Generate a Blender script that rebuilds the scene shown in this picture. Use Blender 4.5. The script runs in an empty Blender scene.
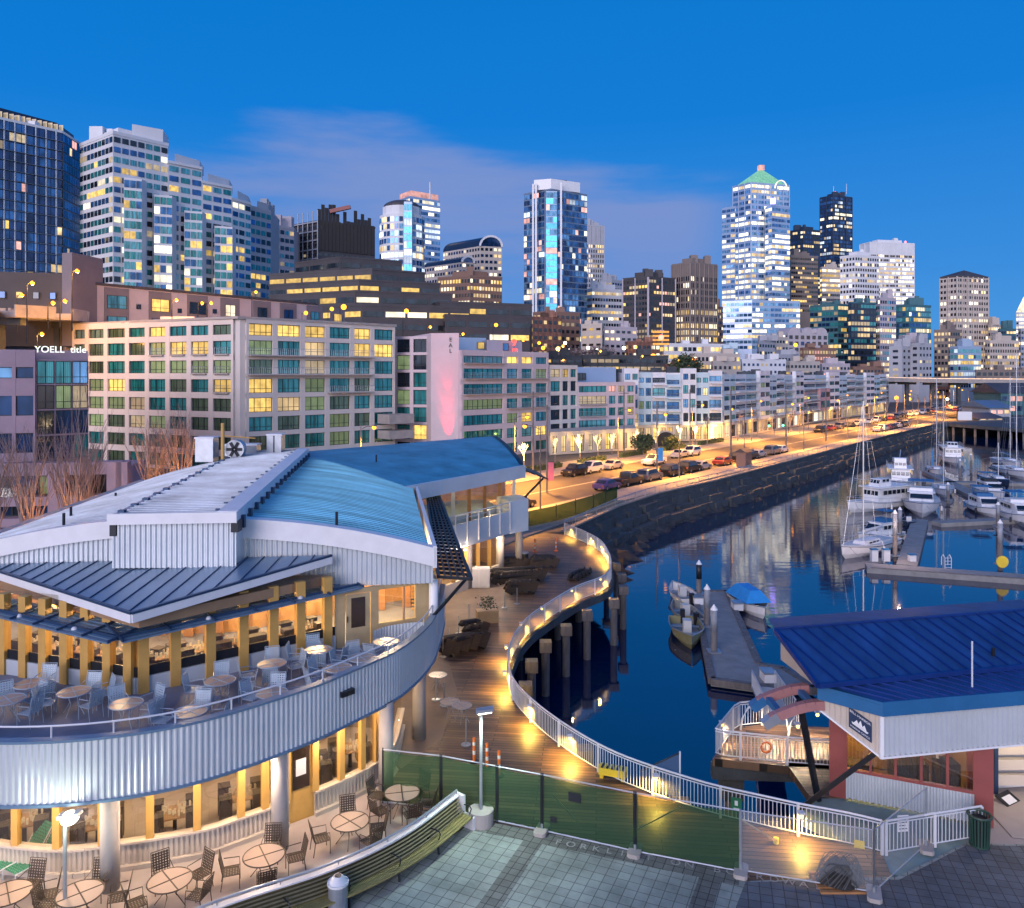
import bpy, math, random
from mathutils import Vector, Matrix
from math import radians as R, sin, cos, pi, atan2, sqrt, floor
random.seed(11)
SC = bpy.context.scene
COL = SC.collection
CH = 15.0            # camera height above the plaza, metres
V = Vector

# ------------------------------------------------------------ camera, sky, exposure
cam_d = bpy.data.cameras.new('camera')
cam = bpy.data.objects.new('camera', cam_d)
COL.objects.link(cam)
cam.location = (0, 0, CH)
cam.rotation_euler = (R(90), 0, 0)
cam_d.sensor_width = 36
cam_d.lens = 28.125
cam_d.shift_y = -79 / 1024
cam_d.clip_end = 9000
cam_d.clip_start = 0.5
SC.camera = cam
SC.view_settings.view_transform = 'Standard'
SC.view_settings.look = 'None'
SC.view_settings.exposure = 0.75
SC.view_settings.gamma = 1
SC.render.engine = 'CYCLES'
SC.cycles.use_denoising = True
SC.cycles.max_bounces = 6
SC.cycles.diffuse_bounces = 2
SC.cycles.glossy_bounces = 3
SC.cycles.transparent_max_bounces = 10
SC.cycles.sample_clamp_indirect = 4.0
SC.cycles.caustics_reflective = False
SC.cycles.caustics_refractive = False
SUN_EL, SUN_AZ = 7.0, 205.0     # afterglow low in the west, behind the camera's right shoulder


def ln(nt, a, b):
 nt.links.new(a, b)


def make_world():
 w = bpy.data.worlds.new('World')
 SC.world = w
 w.use_nodes = True
 nt = w.node_tree
 N = nt.nodes
 N.clear()
 out = N.new('ShaderNodeOutputWorld')
 bg = N.new('ShaderNodeBackground')
 tc = N.new('ShaderNodeTexCoord')
 sp = N.new('ShaderNodeSeparateXYZ')
 ln(nt, tc.outputs['Generated'], sp.inputs[0])
 ramp = N.new('ShaderNodeValToRGB')
 cr = ramp.color_ramp
 cr.elements[0].position = 0.0
 cr.elements[0].color = (0.045, 0.20, 0.45, 1)
 cr.elements[1].position = 1.0
 cr.elements[1].color = (0.0, 0.055, 0.24, 1)
 for p, c in ((0.12, (0.020, 0.155, 0.43)), (0.30, (0.001, 0.118, 0.40)), (0.43, (0.0, 0.108, 0.37))):
  e = cr.elements.new(p)
  e.color = (*c, 1)
 ln(nt, sp.outputs['Z'], ramp.inputs[0])
 # clouds: two stretched noises, held in a band low over the city
 mp = N.new('ShaderNodeMapping')
 mp.inputs['Scale'].default_value = (1.6, 1.6, 9.5)
 mp.inputs['Location'].default_value = (0.35, 0.1, 0.2)
 ln(nt, tc.outputs['Generated'], mp.inputs[0])
 nz = N.new('ShaderNodeTexNoise')
 nz.inputs['Scale'].default_value = 1.7
 nz.inputs['Detail'].default_value = 5
 nz.inputs['Roughness'].default_value = 0.55
 ln(nt, mp.outputs[0], nz.inputs['Vector'])

 def mr(src, a, b, c=0.0, d=1.0, smooth=True):
  m = N.new('ShaderNodeMapRange')
  m.interpolation_type = 'SMOOTHSTEP' if smooth else 'LINEAR'
  for i, v in ((1, a), (2, b), (3, c), (4, d)):
   m.inputs[i].default_value = v
  ln(nt, src, m.inputs[0])
  return m.outputs[0]

 def ma(op, a, b):
  m = N.new('ShaderNodeMath')
  m.operation = op
  for i, v in ((0, a), (1, b)):
   if isinstance(v, (int, float)):
    m.inputs[i].default_value = v
   else:
    ln(nt, v, m.inputs[i])
  return m.outputs[0]
 # the upper edge of the bank sinks towards the right
 wob = ma('MULTIPLY', ma('SUBTRACT', nz.outputs[0], 0.5), 0.16)
 topz = ma('ADD', ma('ADD', mr(sp.outputs['X'], -0.2, 0.27, 0.30, 0.225), mr(sp.outputs['X'], -0.56, -0.24, -0.05, 0.015)), wob)
 dz = ma('SUBTRACT', topz, sp.outputs['Z'])
 edge = mr(dz, 0.0, 0.06)
 low = mr(sp.outputs['Z'], -0.05, 0.20)
 xr = mr(sp.outputs['X'], 0.31, 0.20)
 dens = mr(nz.outputs[0], 0.12, 0.55)
 cl = ma('MULTIPLY', ma('MULTIPLY', edge, low), ma('MULTIPLY', xr, dens))
 cl = ma('MULTIPLY', cl, 0.92)
 mix = N.new('ShaderNodeMixRGB')
 ln(nt, cl, mix.inputs[0])
 ln(nt, ramp.outputs[0], mix.inputs[1])
 mix.inputs[2].default_value = (0.115, 0.172, 0.365, 1)
 # afterglow in the west (behind the camera)
 west = mr(sp.outputs['Y'], 0.15, -0.8)
 lowz = mr(sp.outputs['Z'], 0.75, 0.0)
 wg = ma('MULTIPLY', west, lowz)
 mix2 = N.new('ShaderNodeMixRGB')
 ln(nt, wg, mix2.inputs[0])
 ln(nt, mix.outputs[0], mix2.inputs[1])
 mix2.inputs[2].default_value = (0.60, 0.66, 0.82, 1)
 sky = N.new('ShaderNodeTexSky')
 sky.sky_type = 'NISHITA'
 sky.sun_disc = False
 sky.sun_elevation = R(1.0)
 sky.sun_rotation = R(SUN_AZ)
 add = N.new('ShaderNodeMixRGB')
 add.blend_type = 'ADD'
 add.inputs[0].default_value = 0.004
 ln(nt, mix2.outputs[0], add.inputs[1])
 ln(nt, sky.outputs[0], add.inputs[2])
 ln(nt, add.outputs[0], bg.inputs[0])
 bg.inputs[1].default_value = 1.0
 ln(nt, bg.outputs[0], out.inputs[0])
 w.cycles.sampling_method = 'MANUAL'
 w.cycles.sample_map_resolution = 512


make_world()
sd = bpy.data.lights.new('afterglow', 'SUN')
sun = bpy.data.objects.new('afterglow', sd)
COL.objects.link(sun)
sd.energy = 1.35
sd.angle = R(35)
sd.color = (1.0, 0.86, 0.94)
sv = V((sin(R(SUN_AZ)) * cos(R(18)), cos(R(SUN_AZ)) * cos(R(18)), sin(R(18))))
sun.rotation_euler = sv.to_track_quat('Z', 'Y').to_euler()


# ------------------------------------------------------------ places
def G(px, py, z=0.0):
 """the point of the level z that the photograph shows at this pixel"""
 d = 800.0 * (CH - z) / (py - 375.0)
 return V(((px - 512.0) * d / 800.0, d, z))


def P(px, d, z=0.0):
 return V(((px - 512.0) * d / 800.0, d, z))


def ZZ(py, d):
 return CH + (375.0 - py) * d / 800.0


RO, RU, RR = V((4.8, 116, 0)), V((0.62, 0.7846, 0)), V((0.7846, -0.62, 0))


def RD(s, r, z=0.0):
 """road frame: s metres along the road, r metres towards the water"""
 return RO + RU * s + RR * r + V((0, 0, z))


def cr(pts, n=6):
 """Catmull-Rom through the points"""
 pts = [V(p) if len(p) == 3 else V((p[0], p[1], 0)) for p in pts]
 out = []
 for i in range(len(pts) - 1):
  p0 = pts[max(i - 1, 0)]
  p1, p2 = pts[i], pts[i + 1]
  p3 = pts[min(i + 2, len(pts) - 1)]
  for k in range(n):
   t = k / n
   out.append(0.5 * ((2 * p1) + (p2 - p0) * t + (2 * p0 - 5 * p1 + 4 * p2 - p3) * t * t + (3 * p1 - p0 - 3 * p2 + p3) * t ** 3))
 out.append(pts[-1])
 return out


def resample(pl, step):
 L = [0]
 for a, b in zip(pl, pl[1:]):
  L.append(L[-1] + (b - a).length)
 n = max(1, round(L[-1] / step))
 out = []
 j = 0
 for i in range(n + 1):
  s = L[-1] * i / n
  while j < len(pl) - 2 and L[j + 1] < s:
   j += 1
  t = (s - L[j]) / max(1e-9, L[j + 1] - L[j])
  out.append(pl[j].lerp(pl[j + 1], min(1, t)))
 return out


def offset(pl, d):
 """shift to the right of travel by d"""
 out = []
 for i, p in enumerate(pl):
  a, b = pl[max(0, i - 1)], pl[min(len(pl) - 1, i + 1)]
  t = (b - a)
  t.z = 0
  t.normalize()
  out.append(p + V((t.y, -t.x, 0)) * d)
 return out


def at_px(pl, px):
 k = (px - 512.0) / 800.0
 for a, b in zip(pl, pl[1:]):
  fa, fb = a.x - k * a.y, b.x - k * b.y
  if fa * fb <= 0 and fa != fb:
   return a.lerp(b, fa / (fa - fb)), (b - a).normalized()
 return pl[-1].copy(), (pl[-1] - pl[-2]).normalized()


# ------------------------------------------------------------ materials
def _nt(name):
 m = bpy.data.materials.new(name)
 m.use_nodes = True
 return m, m.node_tree, m.node_tree.nodes, m.node_tree.nodes['Principled BSDF']


def mat(name, col, rough=0.6, metal=0.0, var=0.18, scale=1.2, bump=0.0, bscale=30, grime=0.0, stretch=(1, 1, 1), spec=None):
 m, nt, N, b = _nt(name)
 tc = N.new('ShaderNodeTexCoord')
 mp = N.new('ShaderNodeMapping')
 mp.inputs['Scale'].default_value = stretch
 ln(nt, tc.outputs['Object'], mp.inputs[0])
 nz = N.new('ShaderNodeTexNoise')
 nz.inputs['Scale'].default_value = scale
 nz.inputs['Detail'].default_value = 6
 nz.inputs['Roughness'].default_value = 0.62
 ln(nt, mp.outputs[0], nz.inputs['Vector'])
 r = N.new('ShaderNodeValToRGB')
 lo = [max(0, c * (1 - var - grime)) for c in col]
 hi = [min(1, c * (1 + var)) for c in col]
 r.color_ramp.elements[0].position = 0.3
 r.color_ramp.elements[1].position = 0.72
 r.color_ramp.elements[0].color = (*lo, 1)
 r.color_ramp.elements[1].color = (*hi, 1)
 ln(nt, nz.outputs[0], r.inputs[0])
 ln(nt, r.outputs[0], b.inputs['Base Color'])
 b.inputs['Roughness'].default_value = rough
 b.inputs['Metallic'].default_value = metal
 if spec is not None:
  b.inputs['Specular IOR Level'].default_value = spec
 if bump:
  n2 = N.new('ShaderNodeTexNoise')
  n2.inputs['Scale'].default_value = bscale
  n2.inputs['Detail'].default_value = 4
  ln(nt, mp.outputs[0], n2.inputs['Vector'])
  bp = N.new('ShaderNodeBump')
  bp.inputs['Strength'].default_value = bump
  bp.inputs['Distance'].default_value = 0.05
  ln(nt, n2.outputs[0], bp.inputs['Height'])
  ln(nt, bp.outputs[0], b.inputs['Normal'])
 return m


def em(name, col, s, sample=False, curtain=0.0, var=0.35, scale=0.8):
 """something that gives off light: an uneven glow, optionally with the folds of a curtain in front"""
 m, nt, N, b = _nt(name)
 b.inputs['Base Color'].default_value = (*[c * 0.25 for c in col], 1)
 b.inputs['Roughness'].default_value = 0.35
 tc = N.new('ShaderNodeTexCoord')
 nz = N.new('ShaderNodeTexNoise')
 nz.inputs['Scale'].default_value = scale
 nz.inputs['Detail'].default_value = 3
 geo = N.new('ShaderNodeNewGeometry')
 ln(nt, geo.outputs['Position'], nz.inputs['Vector'])
 mr = N.new('ShaderNodeMapRange')
 mr.inputs[1].default_value = 0.3
 mr.inputs[2].default_value = 0.7
 mr.inputs[3].default_value = s * (1 - var)
 mr.inputs[4].default_value = s * (1 + var)
 ln(nt, nz.outputs[0], mr.inputs[0])
 last = mr.outputs[0]
 if curtain:
  wv = N.new('ShaderNodeTexWave')
  wv.bands_direction = 'X'
  wv.inputs['Scale'].default_value = 1.4
  wv.inputs['Distortion'].default_value = 1.5
  ln(nt, tc.outputs['Object'], wv.inputs['Vector'])
  m2 = N.new('ShaderNodeMapRange')
  m2.inputs[3].default_value = 1 - curtain
  m2.inputs[4].default_value = 1
  ln(nt, wv.outputs[1], m2.inputs[0])
  mm = N.new('ShaderNodeMath')
  mm.operation = 'MULTIPLY'
  ln(nt, last, mm.inputs[0])
  ln(nt, m2.outputs[0], mm.inputs[1])
  last = mm.outputs[0]
 if not sample and var:
  oi = N.new('ShaderNodeObjectInfo')
  m3 = N.new('ShaderNodeMapRange')
  m3.inputs[3].default_value = .45
  m3.inputs[4].default_value = 1.35
  ln(nt, oi.outputs['Random'], m3.inputs[0])
  m4 = N.new('ShaderNodeMath')
  m4.operation = 'MULTIPLY'
  ln(nt, last, m4.inputs[0])
  ln(nt, m3.outputs[0], m4.inputs[1])
  last = m4.outputs[0]
 b.inputs['Emission Color'].default_value = (*col, 1)
 ln(nt, last, b.inputs['Emission Strength'])
 if not sample:
  m.cycles.emission_sampling = 'NONE'
 return m


def glassmat(name, col, rough=0.08, metal=0.35, var=0.5, folds=0.0):
 """window glass seen from outside: dark room behind, sky reflected, sometimes curtain folds"""
 m, nt, N, b = _nt(name)
 geo = N.new('ShaderNodeNewGeometry')
 nz = N.new('ShaderNodeTexNoise')
 nz.inputs['Scale'].default_value = 0.45
 nz.inputs['Detail'].default_value = 2
 mp = N.new('ShaderNodeMapping')
 mp.inputs['Scale'].default_value = (1 + 3 * folds, 1 + 3 * folds, 0.5)
 ln(nt, geo.outputs['Position'], mp.inputs[0])
 ln(nt, mp.outputs[0], nz.inputs['Vector'])
 r = N.new('ShaderNodeValToRGB')
 r.color_ramp.elements[0].position = 0.35
 r.color_ramp.elements[1].position = 0.68
 r.color_ramp.elements[0].color = (*[c * (1 - var) for c in col], 1)
 r.color_ramp.elements[1].color = (*[c * (1 + var) for c in col], 1)
 ln(nt, nz.outputs[0], r.inputs[0])
 if folds:      # some rooms have a drawn curtain showing as paler folds over part of the glass
  tc = N.new('ShaderNodeTexCoord')
  oi = N.new('ShaderNodeObjectInfo')
  cx = N.new('ShaderNodeSeparateXYZ')
  ln(nt, tc.outputs['Object'], cx.inputs[0])
  wv = N.new('ShaderNodeTexWave')
  wv.inputs['Scale'].default_value = 1.6
  wv.inputs['Distortion'].default_value = 1
  ln(nt, tc.outputs['Object'], wv.inputs['Vector'])
  th = N.new('ShaderNodeMapRange')
  th.inputs[3].default_value = -1.6
  th.inputs[4].default_value = 1.9
  ln(nt, oi.outputs['Random'], th.inputs[0])
  gt = N.new('ShaderNodeMath')
  gt.operation = 'GREATER_THAN'
  ln(nt, cx.outputs['X'], gt.inputs[0])
  ln(nt, th.outputs[0], gt.inputs[1])
  am = N.new('ShaderNodeMath')
  am.operation = 'MULTIPLY'
  ln(nt, gt.outputs[0], am.inputs[0])
  ln(nt, wv.outputs[1], am.inputs[1])
  am2 = N.new('ShaderNodeMath')
  am2.operation = 'MULTIPLY'
  ln(nt, am.outputs[0], am2.inputs[0])
  am2.inputs[1].default_value = .75
  mx = N.new('ShaderNodeMixRGB')
  ln(nt, am2.outputs[0], mx.inputs[0])
  ln(nt, r.outputs[0], mx.inputs[1])
  mx.inputs[2].default_value = (*[min(1, c * 1.8 + .06) for c in col], 1)
  ln(nt, mx.outputs[0], b.inputs['Base Color'])
 else:
  ln(nt, r.outputs[0], b.inputs['Base Color'])
 b.inputs['Roughness'].default_value = rough
 b.inputs['Metallic'].default_value = metal
 b.inputs['Specular IOR Level'].default_value = 0.8
 return m


def clearmat(name, tint, mixv, rough=0.03, gcol=(1, 1, 1)):
 """clear pane, netting or wire mesh: part see-through, part glossy or diffuse"""
 m = bpy.data.materials.new(name)
 m.use_nodes = True
 nt = m.node_tree
 N = nt.nodes
 N.clear()
 o = N.new('ShaderNodeOutputMaterial')
 mx = N.new('ShaderNodeMixShader')
 t = N.new('ShaderNodeBsdfTransparent')
 t.inputs[0].default_value = (*tint, 1)
 if rough < 0.5:
  g = N.new('ShaderNodeBsdfGlossy')
  g.inputs['Roughness'].default_value = rough
 else:
  g = N.new('ShaderNodeBsdfDiffuse')
 g.inputs[0].default_value = (*gcol, 1)
 mx.inputs[0].default_value = mixv
 ln(nt, t.outputs[0], mx.inputs[1])
 ln(nt, g.outputs[0], mx.inputs[2])
 ln(nt, mx.outputs[0], o.inputs[0])
 return m


def tilemat(name, col, w, h, gap, ang=0.0, var=0.25, rough=0.7, gapcol=None, offs=0.5, bump=0.4, metal=0.0):
 """planks or pavers laid in rows"""
 m, nt, N, b = _nt(name)
 tc = N.new('ShaderNodeNewGeometry')
 mp = N.new('ShaderNodeMapping')
 mp.inputs['Rotation'].default_value = (0, 0, ang)
 ln(nt, tc.outputs['Position'], mp.inputs[0])
 br = N.new('ShaderNodeTexBrick')
 br.offset = offs
 br.inputs['Scale'].default_value = 1
 br.inputs['Brick Width'].default_value = w
 br.inputs['Row Height'].default_value = h
 br.inputs['Mortar Size'].default_value = gap
 br.inputs['Mortar Smooth'].default_value = 0.15
 br.inputs['Bias'].default_value = 0
 br.inputs['Color1'].default_value = (*[c * (1 - var) for c in col], 1)
 br.inputs['Color2'].default_value = (*[c * (1 + var) for c in col], 1)
 br.inputs['Mortar'].default_value = (*(gapcol or [c * 0.25 for c in col]), 1)
 ln(nt, mp.outputs[0], br.inputs['Vector'])
 nz = N.new('ShaderNodeTexNoise')
 nz.inputs['Scale'].default_value = 0.55
 nz.inputs['Detail'].default_value = 7
 nz.inputs['Roughness'].default_value = 0.7
 ln(nt, mp.outputs[0], nz.inputs['Vector'])
 mr = N.new('ShaderNodeMapRange')
 mr.inputs[1].default_value = 0.3
 mr.inputs[2].default_value = 0.7
 mr.inputs[3].default_value = 0.55
 mr.inputs[4].default_value = 1.25
 ln(nt, nz.outputs[0], mr.inputs[0])
 mx = N.new('ShaderNodeMixRGB')
 mx.blend_type = 'MULTIPLY'
 mx.inputs[0].default_value = 1
 ln(nt, br.outputs[0], mx.inputs[1])
 ln(nt, mr.outputs[0], mx.inputs[2])
 ln(nt, mx.outputs[0], b.inputs['Base Color'])
 b.inputs['Roughness'].default_value = rough
 b.inputs['Metallic'].default_value = metal
 if bump:
  bp = N.new('ShaderNodeBump')
  bp.inputs['Strength'].default_value = bump
  bp.inputs['Distance'].default_value = 0.02
  iv = N.new('ShaderNodeMath')
  iv.operation = 'SUBTRACT'
  iv.inputs[0].default_value = 1
  ln(nt, br.outputs['Fac'], iv.inputs[1])
  ln(nt, iv.outputs[0], bp.inputs['Height'])
  ln(nt, bp.outputs[0], b.inputs['Normal'])
 return m


def watermat():
 m, nt, N, b = _nt('harbour_water')
 geo = N.new('ShaderNodeNewGeometry')
 mp = N.new('ShaderNodeMapping')
 mp.inputs['Scale'].default_value = (0.35, 1.1, 1)
 mp.inputs['Rotation'].default_value = (0, 0, R(12))
 ln(nt, geo.outputs['Position'], mp.inputs[0])
 n1 = N.new('ShaderNodeTexNoise')
 n1.inputs['Scale'].default_value = 0.9
 n1.inputs['Detail'].default_value = 4
 n2 = N.new('ShaderNodeTexNoise')
 n2.inputs['Scale'].default_value = 0.06
 n2.inputs['Detail'].default_value = 2
 ln(nt, mp.outputs[0], n1.inputs['Vector'])
 ln(nt, mp.outputs[0], n2.inputs['Vector'])
 a = N.new('ShaderNodeMath')
 a.operation = 'MULTIPLY'
 ln(nt, n1.outputs[0], a.inputs[0])
 ln(nt, n2.outputs[0], a.inputs[1])
 bp = N.new('ShaderNodeBump')
 bp.inputs['Strength'].default_value = 0.11
 bp.inputs['Distance'].default_value = 0.16
 ln(nt, a.outputs[0], bp.inputs['Height'])
 ln(nt, bp.outputs[0], b.inputs['Normal'])
 b.inputs['Base Color'].default_value = (0.001, 0.012, 0.055, 1)
 b.inputs['Roughness'].default_value = 0.045
 b.inputs['IOR'].default_value = 2.05
 b.inputs['Specular IOR Level'].default_value = 0.5
 return m


M = {}
M['conc'] = mat('concrete', (0.34, 0.32, 0.31), 0.8, var=0.14, scale=0.8, bump=0.15)
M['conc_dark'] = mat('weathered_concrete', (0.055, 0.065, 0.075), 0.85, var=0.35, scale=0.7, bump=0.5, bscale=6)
M['patio'] = mat('patio_concrete', (0.38, 0.33, 0.31), 0.75, var=0.12, scale=0.7, bump=0.1)
M['hotel'] = mat('hotel_precast', (0.60, 0.56, 0.53), 0.75, var=0.07, scale=0.25)
M['hotel2'] = mat('hotel_stucco_mauve', (0.56, 0.47, 0.50), 0.75, var=0.07, scale=0.25)
M['condo'] = mat('condo_pale_blue_siding', (0.46, 0.60, 0.68), 0.7, var=0.08, scale=0.25)
M['condo2'] = mat('condo_white_siding', (0.68, 0.70, 0.74), 0.7, var=0.08, scale=0.25)
M['brickmauve'] = mat('mauve_brick', (0.24, 0.17, 0.17), 0.8, var=0.15, scale=0.6)
M['office'] = mat('office_concrete_mauve', (0.27, 0.21, 0.27), 0.8, var=0.12, scale=0.4)
M['lilac'] = mat('lilac_panels', (0.45, 0.41, 0.45), 0.75, var=0.10, scale=0.3)
M['lilac_dark'] = mat('grey_panels', (0.17, 0.16, 0.19), 0.7, var=0.12, scale=0.3)
M['darkstone'] = mat('dark_stone', (0.060, 0.055, 0.062), 0.6, var=0.2, scale=0.2)
M['brown'] = mat('brown_stone', (0.22, 0.13, 0.10), 0.7, var=0.12, scale=0.1)
M['taupe'] = mat('taupe_stone', (0.20, 0.165, 0.15), 0.65, var=0.12, scale=0.1)
M['beige'] = mat('beige_stone', (0.50, 0.44, 0.39), 0.75, var=0.10, scale=0.1)
M['whitestone'] = mat('white_stone', (0.66, 0.67, 0.70), 0.7, var=0.07, scale=0.1)
M['greystone'] = mat('grey_stone', (0.36, 0.38, 0.43), 0.7, var=0.10, scale=0.1)
M['bluewall'] = mat('blue_grey_cladding', (0.17, 0.23, 0.32), 0.45, metal=0.3, var=0.12, scale=0.05)
M['steelblue'] = mat('steel_blue_cladding', (0.36, 0.46, 0.62), 0.35, metal=0.45, var=0.10, scale=0.05)
M['navywall'] = mat('navy_cladding', (0.020, 0.035, 0.07), 0.3, metal=0.3, var=0.2, scale=0.05)
M['tealwall'] = mat('teal_cladding', (0.06, 0.16, 0.19), 0.4, metal=0.3, var=0.15, scale=0.1)
M['brick'] = tilemat('red_brick', (0.30, 0.14, 0.10), 0.6, 0.25, 0.03, var=0.2)
M['white'] = mat('white_paint', (0.72, 0.73, 0.76), 0.45, var=0.06, scale=1.5)
M['corr'] = mat('galvanised_sheet', (0.60, 0.66, 0.71), 0.38, metal=0.35, var=0.08, scale=0.6)
M['corr_warm'] = mat('cream_sheet', (0.52, 0.46, 0.40), 0.5, metal=0.1, var=0.10, scale=0.6)
M['roofpale'] = mat('pale_roof_sheet', (0.48, 0.54, 0.62), 0.45, metal=0.3, var=0.16, scale=0.5, grime=0.22, bump=.15, bscale=2)
M['roofteal'] = mat('blue_roof_sheet', (0.22, 0.58, 0.74), 0.42, metal=0.3, var=0.18, scale=0.5, stretch=(0.35, 2.5, 1), grime=0.22, bump=.15, bscale=2)
M['roofdeep'] = mat('deep_blue_roof_sheet', (0.085, 0.33, 0.46), 0.5, metal=0.3, var=0.2, scale=0.5, grime=.2, bump=.15, bscale=2)
M['roofslate'] = mat('slate_blue_roof_sheet', (0.14, 0.24, 0.36), 0.38, metal=0.3, var=0.12, scale=0.5)
M['roofblue'] = mat('bright_blue_roof_sheet', (0.018, 0.070, 0.23), 0.55, metal=0.15, var=0.22, scale=0.7, grime=.2, bump=.15, bscale=2, stretch=(1.6, .6, 1))
M['bluetrim'] = mat('blue_trim_paint', (0.018, 0.12, 0.29), 0.45, var=0.10)
M['seam'] = mat('seam_metal', (0.03, 0.07, 0.15), 0.45, metal=0.4)
M['seamblue'] = mat('blue_seam_metal', (0.006, 0.035, 0.20), 0.45, metal=0.3)
M['yellow'] = mat('ochre_paint', (0.52, 0.31, 0.085), 0.5, var=0.10, scale=2)
M['dark'] = mat('dark_metal', (0.022, 0.026, 0.035), 0.45, metal=0.5)
M['darkwood'] = mat('dark_furniture', (0.035, 0.028, 0.025), 0.6)
M['wood'] = mat('interior_wood', (0.34, 0.17, 0.07), 0.5, var=0.25, scale=1.5)
M['amber'] = mat('amber_plaster', (0.55, 0.30, 0.11), 0.7, var=0.3, scale=1.2)
M['carpet'] = mat('interior_floor', (0.18, 0.12, 0.09), 0.7, var=0.3)
M['cream'] = mat('interior_plaster', (0.30, 0.19, 0.11), 0.7, var=0.12)
M['deck'] = tilemat('boardwalk_planks', (0.15, 0.088, 0.05), 4.2, 0.21, 0.02, ang=R(6), var=0.6, rough=0.5, gapcol=(0.012, 0.009, 0.007))
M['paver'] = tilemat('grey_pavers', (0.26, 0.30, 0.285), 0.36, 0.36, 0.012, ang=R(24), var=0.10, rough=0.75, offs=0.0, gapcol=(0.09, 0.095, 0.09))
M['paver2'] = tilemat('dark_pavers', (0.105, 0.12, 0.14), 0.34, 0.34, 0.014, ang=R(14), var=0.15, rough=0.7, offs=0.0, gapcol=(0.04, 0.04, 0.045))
M['paverband'] = tilemat('dark_paver_band', (0.14, 0.15, 0.145), 0.3, 0.3, 0.014, ang=R(24), var=0.15, rough=0.8, offs=0.0)
M['tanpave'] = mat('tan_paving', (0.20, 0.15, 0.11), 0.7, var=0.2, scale=0.8)
M['patio_green'] = mat('green_grey_concrete', (0.17, 0.26, 0.27), 0.8, var=0.2, scale=1)
M['asphalt'] = mat('asphalt', (0.075, 0.068, 0.062), 0.7, var=0.22, scale=0.25, bump=0.2, stretch=(1, 1, 1))
M['ground'] = mat('city_ground', (0.10, 0.095, 0.09), 0.85, var=0.3, scale=0.05)
M['sidewalk'] = mat('sidewalk_concrete', (0.28, 0.26, 0.24), 0.8, var=0.12, scale=0.5)
M['paint'] = mat('road_paint', (0.65, 0.62, 0.5), 0.7, var=0.15, scale=3)
M['rail'] = mat('rail_white_paint', (0.60, 0.62, 0.66), 0.4, var=0.05)
M['railgrey'] = mat('galvanised_rail', (0.36, 0.40, 0.45), 0.35, metal=0.6)
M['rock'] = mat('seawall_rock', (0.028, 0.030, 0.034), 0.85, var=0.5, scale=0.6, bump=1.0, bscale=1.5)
M['pile'] = mat('pile_timber', (0.14, 0.13, 0.13), 0.8, var=0.4, scale=1.0, stretch=(3, 3, 0.6))
M['pilewrap'] = mat('pile_wrap', (0.25, 0.28, 0.33), 0.6, var=0.25, scale=2)
M['olive'] = mat('bench_slats', (0.22, 0.19, 0.07), 0.6, var=0.2, scale=4)
M['slatdark'] = mat('bench_back_slats', (0.13, 0.115, 0.06), 0.6, var=0.2, scale=4)
M['green_net'] = clearmat('green_netting', (0.42, 0.52, 0.34), 0.42, 0.9, (0.055, 0.125, 0.070))
M['wire'] = clearmat('chain_link', (1, 1, 1), 0.10, 0.9, (0.5, 0.55, 0.6))
M['pane'] = clearmat('clear_glass', (0.95, 0.93, 0.88), 0.10, 0.03)
M['red'] = mat('salmon_red_paint', (0.24, 0.060, 0.055), 0.5, var=0.10)
M['salmon'] = mat('salmon_beam_paint', (0.32, 0.15, 0.15), 0.5, var=0.08)
M['fabric_black'] = mat('black_cover', (0.018, 0.017, 0.018), 0.8, var=0.3)
M['greenbin'] = mat('bin_green', (0.02, 0.06, 0.045), 0.5)
M['chairm'] = mat('chair_straps', (0.34, 0.43, 0.52), 0.5, metal=0.2)
M['chairb'] = mat('brown_chair_straps', (0.06, 0.045, 0.035), 0.5, metal=0.2)
M['green_lounger'] = mat('green_straps', (0.05, 0.26, 0.15), 0.6)
M['tabletop'] = mat('table_top', (0.36, 0.28, 0.24), 0.35, var=0.1, metal=0.1)
M['hullw'] = mat('white_hull', (0.70, 0.72, 0.75), 0.3, var=0.04)
M['hullb'] = mat('dark_blue_hull', (0.015, 0.03, 0.07), 0.3)
M['hullg'] = mat('grey_hull', (0.25, 0.27, 0.27), 0.5, var=0.15)
M['deckw'] = mat('boat_deck', (0.55, 0.57, 0.58), 0.5, var=0.1)
M['bluecover'] = mat('blue_tarp', (0.02, 0.26, 0.66), 0.6, var=0.15, scale=2)
M['mast'] = mat('mast_alloy', (0.55, 0.58, 0.62), 0.35, metal=0.5)
M['float'] = mat('float_dock', (0.23, 0.235, 0.24), 0.8, var=0.2, scale=1, bump=0.2)
M['bark'] = mat('bare_bark', (0.22, 0.17, 0.17), 0.8, var=0.2, scale=3)
M['leaf'] = mat('evergreen_leaves', (0.045, 0.075, 0.035), 0.8, var=0.4, scale=2)
M['hedge'] = mat('hedge_leaves', (0.06, 0.09, 0.035), 0.8, var=0.4, scale=3)
M['orange'] = mat('orange_plastic', (0.75, 0.18, 0.03), 0.5)
M['yellowp'] = mat('yellow_plastic', (0.80, 0.58, 0.05), 0.5)
M['pinkban'] = mat('pink_banner', (0.50, 0.13, 0.22), 0.7)
M['blueban'] = mat('blue_banner', (0.03, 0.25, 0.60), 0.7)
M['tyre'] = mat('tyre_rubber', (0.02, 0.02, 0.02), 0.8)
M['rim'] = mat('wheel_alloy', (0.4, 0.4, 0.42), 0.3, metal=0.8)
M['carglass'] = glassmat('car_glass', (0.03, 0.035, 0.045), 0.08, 0.2)
M['salmonwall'] = mat('pale_pink_panel', (0.50, 0.30, 0.32), 0.7, var=0.06)
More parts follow.
